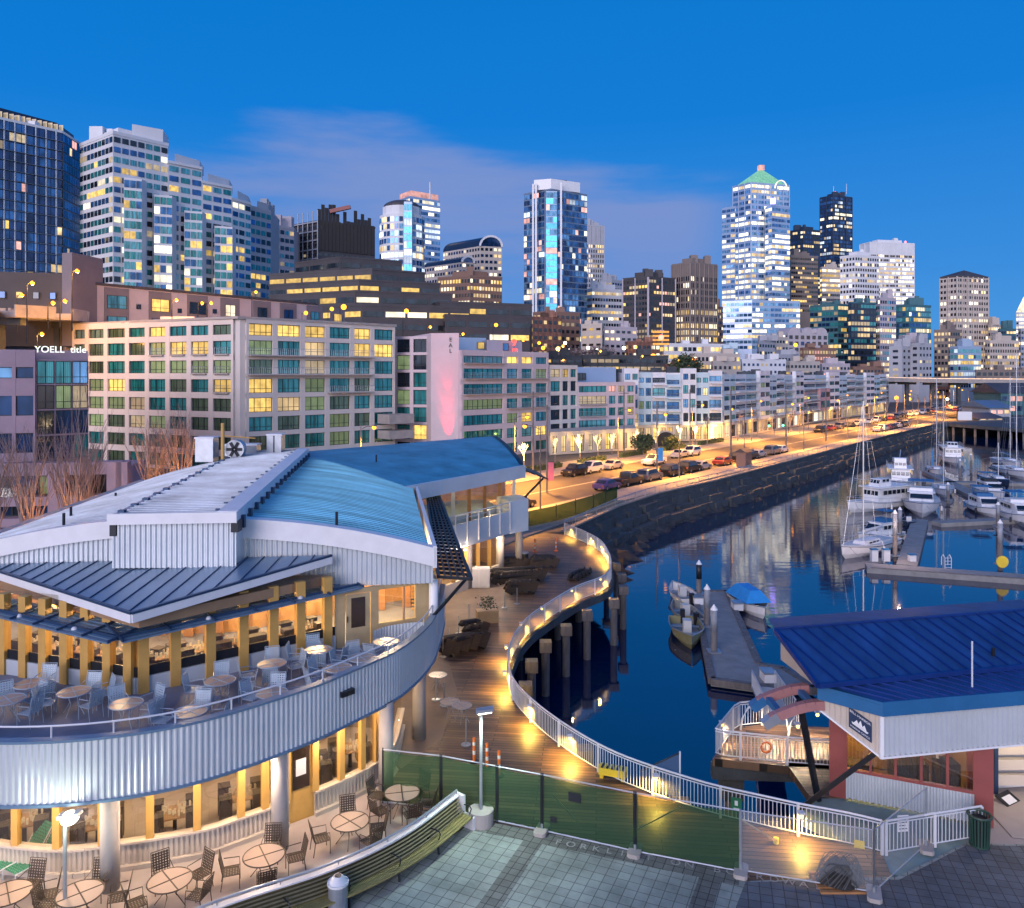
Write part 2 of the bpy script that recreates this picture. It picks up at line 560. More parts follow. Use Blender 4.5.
# glass seen from outside
M['g_teal'] = glassmat('teal_glass', (0.02, 0.21, 0.21), folds=1)
M['g_teal2'] = glassmat('pale_teal_glass', (0.08, 0.30, 0.33), folds=1)
M['g_green'] = glassmat('green_dim_glass', (0.09, 0.14, 0.08), folds=1)
M['g_dark'] = glassmat('dark_glass', (0.018, 0.030, 0.045))
M['g_blue'] = glassmat('blue_glass', (0.035, 0.13, 0.30), metal=0.55)
M['g_navy'] = glassmat('navy_glass', (0.015, 0.05, 0.14), metal=0.5)
M['g_sky'] = glassmat('sky_glass', (0.15, 0.33, 0.53), metal=0.6)
M['g_brown'] = glassmat('brown_glass', (0.05, 0.035, 0.03))
M['g_cyan'] = em('cyan_lit_glass', (0.10, 0.55, 0.80), 0.8)
# lit windows
M['l_yel'] = em('lit_yellow', (1.0, 0.64, 0.16), 0.80, curtain=0.5, var=.45)
M['l_warm'] = em('lit_warm', (1.0, 0.70, 0.34), 0.58, var=.6, scale=.25)
M['l_white'] = em('lit_white', (1.0, 0.88, 0.62), 0.95, var=.6, scale=.2)
M['l_hot'] = em('lit_bright', (1.0, 0.92, 0.70), 1.25, var=.5, scale=.2)
M['l_dim'] = em('lit_dim', (0.85, 0.66, 0.40), 0.26)
M['l_cool'] = em('lit_cool', (0.75, 0.88, 1.0), 0.6, var=.5, scale=.2)
M['l_green'] = em('lit_greenish', (0.55, 0.75, 0.35), 0.16, curtain=0.5)
M['l_orange'] = em('lit_orange', (1.0, 0.45, 0.08), 0.9)
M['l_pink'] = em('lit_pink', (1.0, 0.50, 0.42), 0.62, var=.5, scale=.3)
M['bulb'] = em('sodium_bulb', (1.0, 0.34, 0.02), 2.8, var=0)
M['bulbw'] = em('white_bulb', (1.0, 0.93, 0.72), 5, var=0)
M['bulby'] = em('yellow_bulb', (1.0, 0.60, 0.14), 3.5, var=0)
M['fairy'] = em('fairy_lights', (1.0, 0.74, 0.32), 2.6, var=0.5, scale=6)
M['trail'] = em('light_trail_glow', (1.0, 0.62, 0.40), 0.8)
M['redlamp'] = em('red_lamp', (1.0, 0.12, 0.08), 4, var=0)
M['redsign'] = em('red_sign', (1.0, 0.06, 0.03), 2.2, var=0)
M['greenlamp'] = em('green_lamp', (0.1, 1.0, 0.45), 4, var=0)
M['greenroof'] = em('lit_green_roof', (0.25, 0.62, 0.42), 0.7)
M['purplelamp'] = em('purple_lamp', (0.35, 0.25, 1.0), 3, var=0)
M['signwhite'] = em('sign_white', (0.85, 0.92, 0.85), 0.9, var=0)
M['signpaint'] = mat('sign_white_paint', (0.75, 0.76, 0.78), 0.5, var=0.02)
M['signblue'] = mat('sign_navy', (0.015, 0.035, 0.09), 0.5)
M['signgreen'] = mat('sign_green', (0.02, 0.16, 0.08), 0.5)
M['letter'] = mat('pavement_letter', (0.30, 0.30, 0.30), 0.7, var=0.3, scale=5)


# ------------------------------------------------------------ mesh builder and object helpers
class MB:
 def __init__(s, M4=None):
  s.v, s.f, s.mi = [], [], []
  s.M = M4 or Matrix()

 def add(s, pts, faces, m=0):
  o = len(s.v)
  s.v += [tuple(s.M @ V(p)) for p in pts]
  for f in faces:
   s.f.append([o + i for i in f])
   s.mi.append(m)

 def quad(s, a, b, c, d, m=0):
  s.add([a, b, c, d], [(0, 1, 2, 3)], m)

 def bx(s, x0, x1, y0, y1, z0, z1, m=0):
  s.add([(x0, y0, z0), (x1, y0, z0), (x1, y1, z0), (x0, y1, z0), (x0, y0, z1), (x1, y0, z1), (x1, y1, z1), (x0, y1, z1)],
              [(0, 3, 2, 1), (4, 5, 6, 7), (0, 1, 5, 4), (1, 2, 6, 5), (2, 3, 7, 6), (3, 0, 4, 7)], m)

 def beam(s, p, q, w, h=None, m=0, up=(0, 0, 1)):
  p, q = V(p), V(q)
  h = h or w
  t = (q - p)
  if t.length < 1e-6:
   return
  t.normalize()
  u = V(up)
  if abs(t.dot(u)) > 0.98:
   u = V((1, 0, 0))
  sd_ = t.cross(u).normalized() * (w / 2)
  uu = sd_.cross(t).normalized() * (h / 2)
  pts = [p - sd_ - uu, p + sd_ - uu, p + sd_ + uu, p - sd_ + uu, q - sd_ - uu, q + sd_ - uu, q + sd_ + uu, q - sd_ + uu]
  s.add(pts, [(0, 3, 2, 1), (4, 5, 6, 7), (0, 1, 5, 4), (1, 2, 6, 5), (2, 3, 7, 6), (3, 0, 4, 7)], m)

 def wall(s, a, b, t, z0, z1, m=0, o=0.0):
  """upright slab from a to b; thickness t behind the line a>b (outside is to the right of travel), o = how far proud"""
  a, b = V(a), V(b)
  u = (b - a)
  u.z = 0
  u.normalize()
  n = V((u.y, -u.x, 0))
  q = [a + n * o, b + n * o, b + n * (o - t), a + n * (o - t)]
  s.prism(q, z0, z1, m)

 def prism(s, poly, z0, z1, m=0, mt=None):
  poly = [V((p[0], p[1], 0)) for p in poly]
  ar = sum(a.x * b.y - b.x * a.y for a, b in zip(poly, poly[1:] + poly[:1]))
  if ar < 0:
   poly = poly[::-1]
  n = len(poly)
  pts = [(p.x, p.y, z0) for p in poly] + [(p.x, p.y, z1) for p in poly]
  s.add(pts, [tuple(range(n))[::-1]] + [(i, (i + 1) % n, n + (i + 1) % n, n + i) for i in range(n)], m)
  s.add(pts[n:], [tuple(range(n))], m if mt is None else mt)

 def cyl(s, c, r, z0, z1, n=12, m=0, r2=None):
  r2 = r if r2 is None else r2
  pts = [(c[0] + r * cos(2 * pi * i / n), c[1] + r * sin(2 * pi * i / n), z0) for i in range(n)]
  pts += [(c[0] + r2 * cos(2 * pi * i / n), c[1] + r2 * sin(2 * pi * i / n), z1) for i in range(n)]
  s.add(pts, [tuple(range(n))[::-1], tuple(range(n, 2 * n))] + [(i, (i + 1) % n, n + (i + 1) % n, n + i) for i in range(n)], m)

 def tube(s, pts, r, n=6, m=0):
  pts = [V(p) for p in pts]
  rs = r if isinstance(r, (list, tuple)) else [r] * len(pts)
  rings = []
  for i, p in enumerate(pts):
   t = (pts[min(i + 1, len(pts) - 1)] - pts[max(0, i - 1)]).normalized()
   u = V((0, 0, 1)) if abs(t.z) < 0.9 else V((1, 0, 0))
   a = t.cross(u).normalized()
   b = a.cross(t).normalized()
   rings.append([p + (a * cos(2 * pi * k / n) + b * sin(2 * pi * k / n)) * rs[i] for k in range(n)])
  s.loft(rings, m, True, True)

 def loft(s, rings, m=0, closed=False, cap=False):
  n = len(rings[0])
  pts = [p for r_ in rings for p in r_]
  fs = []
  for i in range(len(rings) - 1):
   for k in range(n if closed else n - 1):
    k2 = (k + 1) % n
    fs.append((i * n + k, i * n + k2, (i + 1) * n + k2, (i + 1) * n + k))
  if cap:
   fs.append(tuple(range(n))[::-1])
   fs.append(tuple((len(rings) - 1) * n + k for k in range(n)))
  s.add(pts, fs, m)

 def sphere(s, c, r, m=0, n=8, k=5, sz=1.0):
  rings = []
  for i in range(k + 1):
   a = -pi / 2 + pi * i / k
   rr = max(1e-4, r * cos(a))
   rings.append([(c[0] + rr * cos(2 * pi * j / n), c[1] + rr * sin(2 * pi * j / n), c[2] + r * sin(a) * sz) for j in range(n)])
  s.loft(rings, m, True, True)

 def corr(s, pl, z0, z1, pitch=0.2, amp=0.03, m=0):
  """corrugated upright sheet along a polyline; z0 and z1 may be functions of the point"""
  q = resample(pl, pitch / 4)
  o = offset(q, 1.0)
  pts = []
  for i, p in enumerate(q):
   n = o[i] - p
   w = (amp, amp, -amp, -amp)[i % 4]
   pp = p + n * w
   a = z0(p) if callable(z0) else z0
   b = z1(p) if callable(z1) else z1
   pts += [(pp.x, pp.y, a), (pp.x, pp.y, b)]
  s.add(pts, [(2 * i, 2 * i + 2, 2 * i + 3, 2 * i + 1) for i in range(len(q) - 1)], m)

 def mesh(s, name, mats):
  me = bpy.data.meshes.new(name)
  me.from_pydata(s.v, [], s.f)
  for x in mats:
   me.materials.append(M[x] if isinstance(x, str) else x)
  if len(mats) > 1:
   me.polygons.foreach_set('material_index', s.mi)
  me.update()
  return me

 def build(s, name, mats, parent=None, smooth=False, world=True):
  if isinstance(mats, (str, bpy.types.Material)):
   mats = [mats]
  me = s.mesh(name, mats)
  if smooth:
   me.polygons.foreach_set('use_smooth', [True] * len(me.polygons))
  return put(name, me, parent, world)


def put(name, me, parent=None, world=True):
 o = bpy.data.objects.new(name, me)
 COL.objects.link(o)
 if parent is not None:
  o.parent = parent
  if world:                       # mesh was made in world coordinates
   L = parent.location.copy()
   p = parent.parent
   if p is not None and parent.type == 'MESH':
    L = L + p.location
   o.location = -L
 return o


def tag(o, label=None, cat=None, group=None, kind=None):
 if label:
  o['label'] = label
 if cat:
  o['category'] = cat
 if group:
  o['group'] = group
 if kind:
  o['kind'] = kind
 return o


def thing(name, label, cat, loc=(0, 0, 0), group=None, rz=0.0):
 o = bpy.data.objects.new(name, None)
 o.empty_display_size = 0.3
 COL.objects.link(o)
 o.location = loc
 o.rotation_euler = (0, 0, rz)
 return tag(o, label, cat, group)


def kids(o):
 return [c for c in bpy.data.objects if c.parent == o]


KC = {}


def dup(root, loc, rz, label, group=None, scale=None):
 """a copy of a thing and of each of its parts and sub-parts"""
 r = root.copy()
 COL.objects.link(r)
 r.location = loc
 r.rotation_euler = (0, 0, rz)
 if scale:
  r.scale = (scale,) * 3
 r['label'] = label
 if group:
  r['group'] = group
 if root.name not in KC:
  KC[root.name] = [(c, kids(c)) for c in kids(root)]
 for ch, gs in KC[root.name]:
  c = ch.copy()
  COL.objects.link(c)
  c.parent = r
  for g in gs:
   d = g.copy()
   COL.objects.link(d)
   d.parent = c
 return r


USED = set()


def place(root, loc, rz, label, group=None, scale=None):
 """the first call moves the prototype itself, later ones copy it"""
 if root.name not in USED:
  USED.add(root.name)
  root.location = loc
  root.rotation_euler = (0, 0, rz)
  if scale:
   root.scale = (scale,) * 3
  root['label'] = label
  if group:
   root['group'] = group
  return root
 return dup(root, loc, rz, label, group, scale)


def struct(name, mb, mats, kind='structure'):
 o = mb.build(name, mats)
 o['kind'] = kind
 return o


def sheet(name, poly, z, m, kind='structure'):
 mb = MB()
 mb.prism(poly, z - 0.002, z, 0)
 return struct(name, mb, m, kind)


def lamp(name, loc, power, col, r=0.15, parent=None, kind='POINT', spot=None, rot=None):
 l = bpy.data.lights.new(name, kind)
 l.energy = power * 3.0
 l.color = col
 l.shadow_soft_size = r
 if spot:
  l.spot_size = spot
  l.spot_blend = 0.6
 o = bpy.data.objects.new(name, l)
 COL.objects.link(o)
 o.location = loc
 if rot:
  o.rotation_euler = rot
 if parent is not None:
  o.parent = parent
  o.location = V(loc) - parent.location
 return o


def text(name, s, size, m, M4, parent=None, depth=0.01, world=True):
 c = bpy.data.curves.new(name, 'FONT')
 c.body = s
 c.size = size
 c.extrude = depth
 c.align_x = 'CENTER'
 c.align_y = 'CENTER'
 t = bpy.data.objects.new(name, c)
 COL.objects.link(t)
 dg = bpy.context.evaluated_depsgraph_get()
 me = bpy.data.meshes.new_from_object(t.evaluated_get(dg))
 bpy.data.objects.remove(t)
 me.name = name
 me.materials.clear()
 me.materials.append(M[m])
 me.transform(M4)
 return put(name, me, parent, world)


SOD = (1.0, 0.40, 0.06)
WARM = (1.0, 0.68, 0.36)
YEL = (1.0, 0.58, 0.10)

# ------------------------------------------------------------ the ground, the water, the quay
RAILPX = [(564.6, 523.5), (584, 531), (601, 540.5), (609.4, 553.8), (610.7, 566), (603.4, 575.6), (579, 585), (564.6, 592.5), (545, 604.6),
          (528, 616.8), (516, 631), (509, 646), (507.7, 658), (513.4, 678.8), (533.8, 700.6), (565, 724), (605.6, 747.5), (640, 761.6),
          (677.5, 774), (715, 785), (760, 795), (801.7, 804), (845, 812), (882, 820.6)]
railpl = cr([G(x, y, 1.07).to_2d() for x, y in RAILPX], 4)          # boardwalk rail, far end to near end
quay = [V((5.0, 76.7, 0)), V((12.4, 91.8, 0)), V((18.8, 101.8, 0)), V((28.9, 113.8, 0)), V((52.4, 145, 0)), V((86, 190, 0)), V((128, 243, 0))]
WZ = -3.5
mb = MB()
mb.quad((-2500, -400, WZ), (4000, -400, WZ), (4000, 5000, WZ), (-2500, 5000, WZ))
struct('harbour_water', mb, 'harbour_water' if False else [watermat()])

# solid land: quay line, then round the far shore, then everything inland
land = [V((-2500, 60, 0)), V((-30, 60, 0)), V((-8, 66, 0)), V((3.4, 76.2, 0))] + quay + [V((150, 262, 0)), V((178, 285, 0)), V((260, 330, 0)), V((420, 360, 0)), V((4000, 380, 0)), V((4000, 5000, 0)), V((-2500, 5000, 0))]
mb = MB()
mb.prism(land, -6, -0.03)
struct('city_ground', mb, 'ground')


def hill(t):
 t = max(0, t - 62)
 return 30 * (1 - math.exp(-(t / 150) ** 1.6)) + 0.045 * max(0, t - 150)


mb = MB()
ns_, nt_ = 40, 26
S0 = [-420 + 60 * i for i in range(ns_)]
T0 = [58 + 4 * k ** 1.72 for k in range(nt_)]
pts = []
for s in S0:
 for t in T0:
  f = max(0.0, min(1.0, (900 - s) / 500))
  p = RD(s, -t)
  pts.append((p.x, p.y, hill(t) * (0.35 + 0.65 * f) - 0.6))
mb.add(pts, [(i * nt_ + k, (i + 1) * nt_ + k, (i + 1) * nt_ + k + 1, i * nt_ + k + 1) for i in range(ns_ - 1) for k in range(nt_ - 1)])
struct('hill', mb, 'ground')

# rocky slope and stained wall under the quay
off = offset(quay, 1.0)
mb = MB()
q2 = resample(quay, 2.2)
rg = []
for p in q2:
 n = V((0.80, -0.6, 0))
 rg.append([(p.x, p.y, -0.05), (p.x + .05, p.y - .05, -1.6), (p.x + n.x * 0.5, p.y + n.y * 0.5, -1.7), (p.x + n.x * .6, p.y + n.y * .6, -6)])
mb.loft(rg)
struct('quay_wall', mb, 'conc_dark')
mb = MB()
q3 = resample([V((2.0, 74.5, 0))] + quay, 0.9)
rows = []
for i, p in enumerate(q3):
 a = p + V((0.2, -0.2, 0))
 row = []
 frac = i / len(q3)
 wd = 4.4 * (1 - 0.3 * frac)
 if i < 26:
  wd = 4.4 + (26 - i) * 0.2
 for k in range(8):
  t = k / 7
  x = a.x + 0.80 * wd * t + random.uniform(-.25, .25) * (k > 0)
  y = a.y - 0.60 * wd * t + random.uniform(-.25, .25) * (k > 0)
  row.append((x, y, -1.9 - 2.3 * t + random.uniform(-0.6, 0.5)))
 rows.append(row)
mb.loft(rows)
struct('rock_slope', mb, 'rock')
mb = MB()
for a, b in zip(quay, quay[1:]):
 mb.wall(a, b, 0.5, -0.03, 0.14, 0, o=0.12)
struct('quay_kerb', mb, 'sidewalk')
# a shelf of concrete blocks half way down the quay
mb = MB()
for a, b in zip(q2[::2], q2[2::2]):
 for w, z, dd in ((.7, -.75, .3), (1.5, -1.5, .5), (2.3, -2.3, .5)):
  h = z + random.uniform(-.28, .25)
  mb.wall(a, b.lerp(a, random.uniform(.02, .2)), w + .2, h - 1.2, h, 0, o=w + random.uniform(-.25, .25))
struct('quay_ledge', mb, 'conc_dark')

# road and pavements (road frame)
sheet('road', [RD(-60, 0), RD(-60, 14.5), RD(330, 14.5), RD(640, 14.5), RD(640, 0)], 0.0, 'asphalt')
mb = MB()
mb.prism([RD(-60, 14.5), RD(-60, 30), RD(-39, 24), RD(-12, 19.6), RD(20, 18.9), RD(180, 18.0), RD(180, 14.5)], -0.02, 0.12)
struct('promenade_pavement', mb, 'sidewalk')
mb = MB()
mb.prism([RD(-60, -10), RD(-60, 0), RD(640, 0), RD(640, -10)], -0.02, 0.12)
struct('hotel_pavement', mb, 'sidewalk')
mb = MB()
for r in (7.3, 7.55):
 mb.prism([RD(-60, r - .05), RD(-60, r + .05), RD(620, r + .05), RD(620, r - .05)], 0.002, 0.005)
struct('road_markings', mb, 'paint')

# boardwalk on piles
wood = [p.copy() for p in railpl]
bw = [V((-28, 61.5, 0)), V((-8, 66.4, 0)), V((3.2, 76.0, 0))] + offset(wood, -0.12) + [V((11.3, 23.7, 0)), V((7.15, 23.45, 0)), V((3.9, 24.6, 0)), V((0.9, 25.9, 0)), V((-1.1, 26.6, 0)), V((-4.4, 28.1, 0)), V((-28, 36, 0))]
mb = MB()
mb.prism(bw, -0.35, 0.0)
struct('boardwalk', mb, 'deck')
mb = MB()
w2 = offset(wood, -0.02)
for a, b in zip(w2, w2[1:]):
 mb.wall(a, b, 0.22, -0.55, -0.03, 0, o=0.02)
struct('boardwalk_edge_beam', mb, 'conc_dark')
# light paving round the restaurant
pav = [V((-4.2, 30.5, 0)), V((-2.9, 33, 0)), V((-2.6, 38, 0)), V((-3.9, 45, 0)), V((-1.6, 50.5, 0)), V((1.6, 57.2, 0)), V((3.0, 60.5, 0)), V((-1, 66, 0)), V((-8, 60, 0)), V((-8, 34, 0))]
sheet('restaurant_paving', pav, 0.005, 'tanpave')
sheet('entrance_paving', [V((15.1, 25.25, 0)), V((60, 24.0, 0)), V((60, 36, 0)), V((16.4, 30, 0)), V((16.0, 27, 0))], 0.006, 'patio')
patio = [V((-40, 20, 0)), V((-12, 17.9, 0)), V((-7.9, 20.9, 0)), V((-5.3, 22.5, 0)), V((-3.4, 24.3, 0)), V((-1.5, 26.9, 0)), V((-4.7, 28.2, 0)), V((-4.3, 30.4, 0)), V((-6, 34, 0)), V((-40, 36, 0))]
sheet('patio_paving', patio, 0.009, 'patio')
# plaza
pz = [V((-60, -60, 0)), V((60, -60, 0)), V((60, 24.4, 0)), V((14.5, 25.6, 0)), V((11.5, 23.9, 0)), V((7.0, 23.7, 0)), V((3.85, 24.85, 0)), V((0.9, 26.1, 0)), V((-1.2, 26.95, 0)), V((-3.3, 24.3, 0)), V((-5.2, 22.5, 0)), V((-7.9, 20.85, 0)), V((-12, 17.9, 0)), V((-60, 20, 0))]
mb = MB()
mb.prism(pz, -1.2, 0.013)
struct('plaza_paving', mb, 'paver')
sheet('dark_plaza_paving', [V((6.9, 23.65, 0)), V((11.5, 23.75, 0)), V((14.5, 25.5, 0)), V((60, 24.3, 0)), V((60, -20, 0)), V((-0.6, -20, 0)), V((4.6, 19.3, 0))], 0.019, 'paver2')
ang = R(-24)
for i, (a, b) in enumerate([((0.45, 25.95), (-6.3, 10.0)), ((5.6, 23.9), (-1.2, 9.0)), ((-7.2, 20.5), (-1.4, 17.9)), ((-1.4, 17.9), (6.0, 14.6))]):
 mb = MB()
 mb.wall(V((a[0], a[1], 0)), V((b[0], b[1], 0)), 0.62, 0.014, 0.0225, 0)
 struct('paver_band', mb, 'paverband')
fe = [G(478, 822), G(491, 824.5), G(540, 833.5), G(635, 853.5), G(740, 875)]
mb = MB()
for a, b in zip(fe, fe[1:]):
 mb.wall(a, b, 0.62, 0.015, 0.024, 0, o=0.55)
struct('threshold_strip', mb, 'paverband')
# painted lettering along the edge of the deck
let = 'FORKLIFT ON BOARDWALK'
lp0, lp1 = G(562, 843.5), G(838, 891)
for i, ch in enumerate(let):
 if ch == ' ':
  continue
 t = i / (len(let) - 1)
 p = lp0.lerp(lp1, t)
 p += V((-0.12, 0.02, 0)) + V((0, 0, 0.0265))
 u = (lp1 - lp0).normalized()
 Mx = Matrix.Translation(p) @ Matrix.Rotation(atan2(u.y, u.x) + R(0), 4, 'Z')
 o = text('pavement_letter', ch, 0.40, 'letter', Mx, depth=0.001)
 tag(o, f'painted {ch} of the word {"FORKLIFT" if i < 8 else "ON" if i < 11 else "BOARDWALK"} on the dark strip by the boardwalk' if ch not in 'OFRKLA' else
  f'painted {ch}, letter {["first","second","third","fourth","fifth","sixth","seventh","eighth","ninth"][i if i < 8 else i-9 if i < 11 else i-12]} of {"FORKLIFT" if i < 8 else "ON" if i < 11 else "BOARDWALK"} on the strip by the boardwalk', 'painted letter', 'painted letters on the strip')

mb = MB()
mb.prism([(11.6, 24.0), (15.0, 25.7), (16.4, 26.6), (11.3, 28.7), (10.0, 27.7), (10.6, 26.9), (10.4, 25.4)], -.6, -.03)
struct('pavilion_apron', mb, 'patio_green')
# piles and beams under the boardwalk
wp = resample(wood, 3.4)
wo = offset(wp, -0.9)
pile0 = None
for i, p in enumerate(wo):
 if 1 < i:
  mb = MB()
  mb.cyl((0, 0), 0.24, -6, -0.6, 10)
  mb.bx(-.34, .34, -.34, .34, -0.95, -0.36)
  if pile0 is None:
   pile0 = mb.mesh('boardwalk_pile', ['pile'])
  o = put('boardwalk_pile', pile0)
  o.location = (p.x, p.y, 0)
  tag(o, 'concrete pile carrying the curved edge of the boardwalk', 'pile', 'piles under the boardwalk edge')
for i, (x, y) in enumerate([(2.5, 62), (5.0, 60), (3.2, 56), (0.5, 52), (-1, 47), (-2, 42), (0, 37), (3, 33)]):
 o = put('boardwalk_pile', pile0)
 o.location = (x, y, 0)
 tag(o, 'concrete pile in the dark under the boardwalk', 'pile', 'piles in the dark under the boardwalk')


# ------------------------------------------------------------ railings
def railing(name, label, pl, bay=2.4, h=1.07, m='rail', pickets=True, step=0.13, group=None, z=0.0, glow=(), cat='railing'):
 q = resample(pl, bay)
 root = thing(name, label, cat, (q[0].x, q[0].y, z), group)
 fine = resample(pl, 0.5)
 mb = MB()
 zz = V((0, 0, z))
 mb.tube([p + V((0, 0, h)) + zz for p in fine], 0.035, 6)
 mb.build('top_rail', m, root)
 mb = MB()
 mb.tube([p + V((0, 0, 0.12)) + zz for p in fine], 0.022, 4)
 if not pickets:
  mb.tube([p + V((0, 0, h * .55)) + zz for p in fine], 0.018, 4)
 else:
  mb.tube([p + V((0, 0, h - 0.1)) + zz for p in fine], 0.022, 4)
 mb.build('bottom_rail', m, root)
 for i, p in enumerate(q):
  mb = MB()
  mb.bx(p.x - .04, p.x + .04, p.y - .04, p.y + .04, z, z + h - .02)
  mb.build('post', m, root)
 if pickets:
  for a, b in zip(q, q[1:]):
   mb = MB()
   n = max(2, int((b - a).length / step))
   seg = resample(fine_between(fine, a, b), (b - a).length / n)
   for p in seg[1:-1]:
    mb.bx(p.x - .011, p.x + .011, p.y - .011, p.y + .011, z + .12, z + h - .1)
   mb.build('picket_panel', m, root)
 return root


def fine_between(f, a, b):
 ia = min(range(len(f)), key=lambda i: (f[i] - a).length)
 ib = min(range(len(f)), key=lambda i: (f[i] - b).length)
 return [a] + f[ia + 1:ib] + [b] if ib > ia + 1 else [a, b]


def rail_light(root, x, y, z=0.55, pw=26, col=YEL):
 pw *= 2.9
 z += .28
 mb = MB()
 mb.sphere((x, y, z), 0.07, 0, 8, 5)
 b = mb.build('lamp_lens', 'bulby', root)
 mb = MB()
 mb.bx(x - .10, x + .10, y - .10, y + .10, z + .09, z + .15)
 mb.build('lamp_hood', 'rail', root)
 lamp('rail_lamp_light', (x, y, z - .02), pw * 1.6, col, 0.08, root, 'SPOT', R(165), (0, 0, 0))


n1 = len(railpl) * 12 // 23
ra = railing('boardwalk_railing', 'white picket railing round the far curve of the boardwalk above the piles', railpl[:n1 + 1])
rb = railing('boardwalk_railing', 'white picket railing along the near boardwalk from the curve to the pavilion', railpl[n1:])
inner = offset(railpl, 0.22)
for px, py in ((572.6, 531), (591, 539), (604, 548), (609, 558), (597, 582), (572, 594), (541, 612), (522, 628), (510, 652)):
 p = min(inner[:n1 + 1], key=lambda q: abs(512 + q.x / q.y * 800 - px) + abs(375 + 14.45 / q.y * 800 - py))
 rail_light(ra, p.x, p.y, 0.5, 42)
for px, py in ((512, 676), (531, 708), (576, 744), (658, 782), (798, 820)):
 p = min(inner[n1:], key=lambda q: abs(512 + q.x / q.y * 800 - px) + abs(375 + 14.45 / q.y * 800 - py))
 rail_light(rb, p.x, p.y, 0.5, 48)
railing('pavilion_railing', 'white picket railing angled across the front of the pavilion by the bin', [G(886, 821, 1.07).to_2d().to_3d(), G(981.7, 806, 1.07).to_2d().to_3d()], 1.9)
qr = resample(quay, 2.5)
qa = [i for i in range(len(qr))]
railing('quay_railing', 'low grey railing along the quay above the rocks, near the parked cars', resample(quay, 4)[:26], 3.0, 1.0, 'railgrey', pickets=True, step=0.42)
railing('quay_railing', 'low grey railing along the far end of the quay', resample(quay, 4)[25:], 6.0, 1.0, 'railgrey', pickets=False)
# net-covered construction fence between road and boardwalk
fl = [G(533, 520), G(545, 517), G(590, 507), G(612, 500)]
for nm, a, b in (('left', V((-1.5, 74.5, 0)), V((4.5, 81.5, 0))), ('middle', V((4.5, 81.5, 0)), V((9.0, 88.5, 0))), ('right', V((9.0, 88.5, 0)), V((12.5, 95, 0)))):
 r = thing('mesh_fence', f'green netted fence panel between the road and the boardwalk, {nm} one of three', 'fence', a, 'netted fence panels by the road')
 mb = MB()
 mb.wall(a, b, 0.02, 0.1, 1.7)
 mb.build('netting', 'green_net', r)
 for p in (a, a.lerp(b, .5)):
  mb = MB()
  mb.cyl((p.x, p.y), 0.04, 0, 1.85, 6)
  mb.build('post', 'dark', r)
mb = MB()
a, b = V((-3.0, 72.0, 0)), V((8.5, 84.5, 0))
mb.wall(a, b, 0.35, 0, 0.32)
tag(mb.build('low_kerb_wall', 'sidewalk'), 'low pale kerb wall between the netted fence and the boardwalk', 'kerb wall')

# ------------------------------------------------------------ the restaurant
rest = thing('restaurant', 'two storey curved restaurant with corrugated balcony parapet and barrel roofs', 'restaurant', (-12, 34, 0))
FZ = 4.0
par = cr([(-27, 28.5), (-23, 25.3), (-20, 23.6), (-17, 22.35), (-14.05, 21.95), (-11.4, 22.25), (-9.1, 23.3), (-6.76, 25.5), (-5.5, 27.2), (-4.13, 29.5), (-3.33, 32.5), (-3.2, 35.6), (-3.25, 38.5)], 6)
mb = MB()
mb.corr(par, 3.2, 4.88, 0.17, 0.017)
mb.build('parapet', 'corr', rest)
mb = MB()
pi_ = offset(par, -0.22)
for i in range(len(par) - 1):
 a, b, c, d = par[i], par[i + 1], pi_[i + 1], pi_[i]
 o1, o2 = offset(par, 0.06)[i], offset(par, 0.06)[i + 1]
 for z0, z1 in ((4.88, 4.95), (3.12, 3.2)):
  mb.add([(o1.x, o1.y, z0), (o2.x, o2.y, z0), (c.x, c.y, z0), (d.x, d.y, z0), (o1.x, o1.y, z1), (o2.x, o2.y, z1), (c.x, c.y, z1), (d.x, d.y, z1)],
               [(0, 3, 2, 1), (4, 5, 6, 7), (0, 1, 5, 4), (2, 3, 7, 6)])
mb.build('parapet_coping', 'roofslate', rest)
mb = MB()
mb.loft([[(p.x, p.y, FZ), (p.x, p.y, 4.88)] for p in pi_])
mb.build('parapet_lining', 'corr', rest)
slab = [p for p in offset(par, -0.05)] + [V((-4.2, 44, 0)), V((-27, 44, 0))]
mb = MB()
mb.prism(slab, 3.22, FZ)
mb.build('balcony_floor', mat('balcony_deck', (0.20, 0.21, 0.27), 0.7, var=0.2, scale=1), rest)
mb = MB()
hr = offset(par, -0.15)
mb.tube([p + V((0, 0, 5.28)) for p in resample(hr, .6)], 0.028, 6)
mb.build('hand_rail', 'rail', rest)
for p in resample(hr, 1.62):
 mb = MB()
 mb.cyl((p.x, p.y), 0.025, 4.9, 5.28, 5)
 mb.build('rail_post', 'rail', rest)
mb = MB()
mb.M = Matrix.Translation((-5.62, 27.05, 4.28)) @ Matrix.Rotation(R(48), 4, 'Z')
mb.bx(-.26, .26, -.16, .06, -.09, .09)
mb.build('wall_light', 'dark', rest)

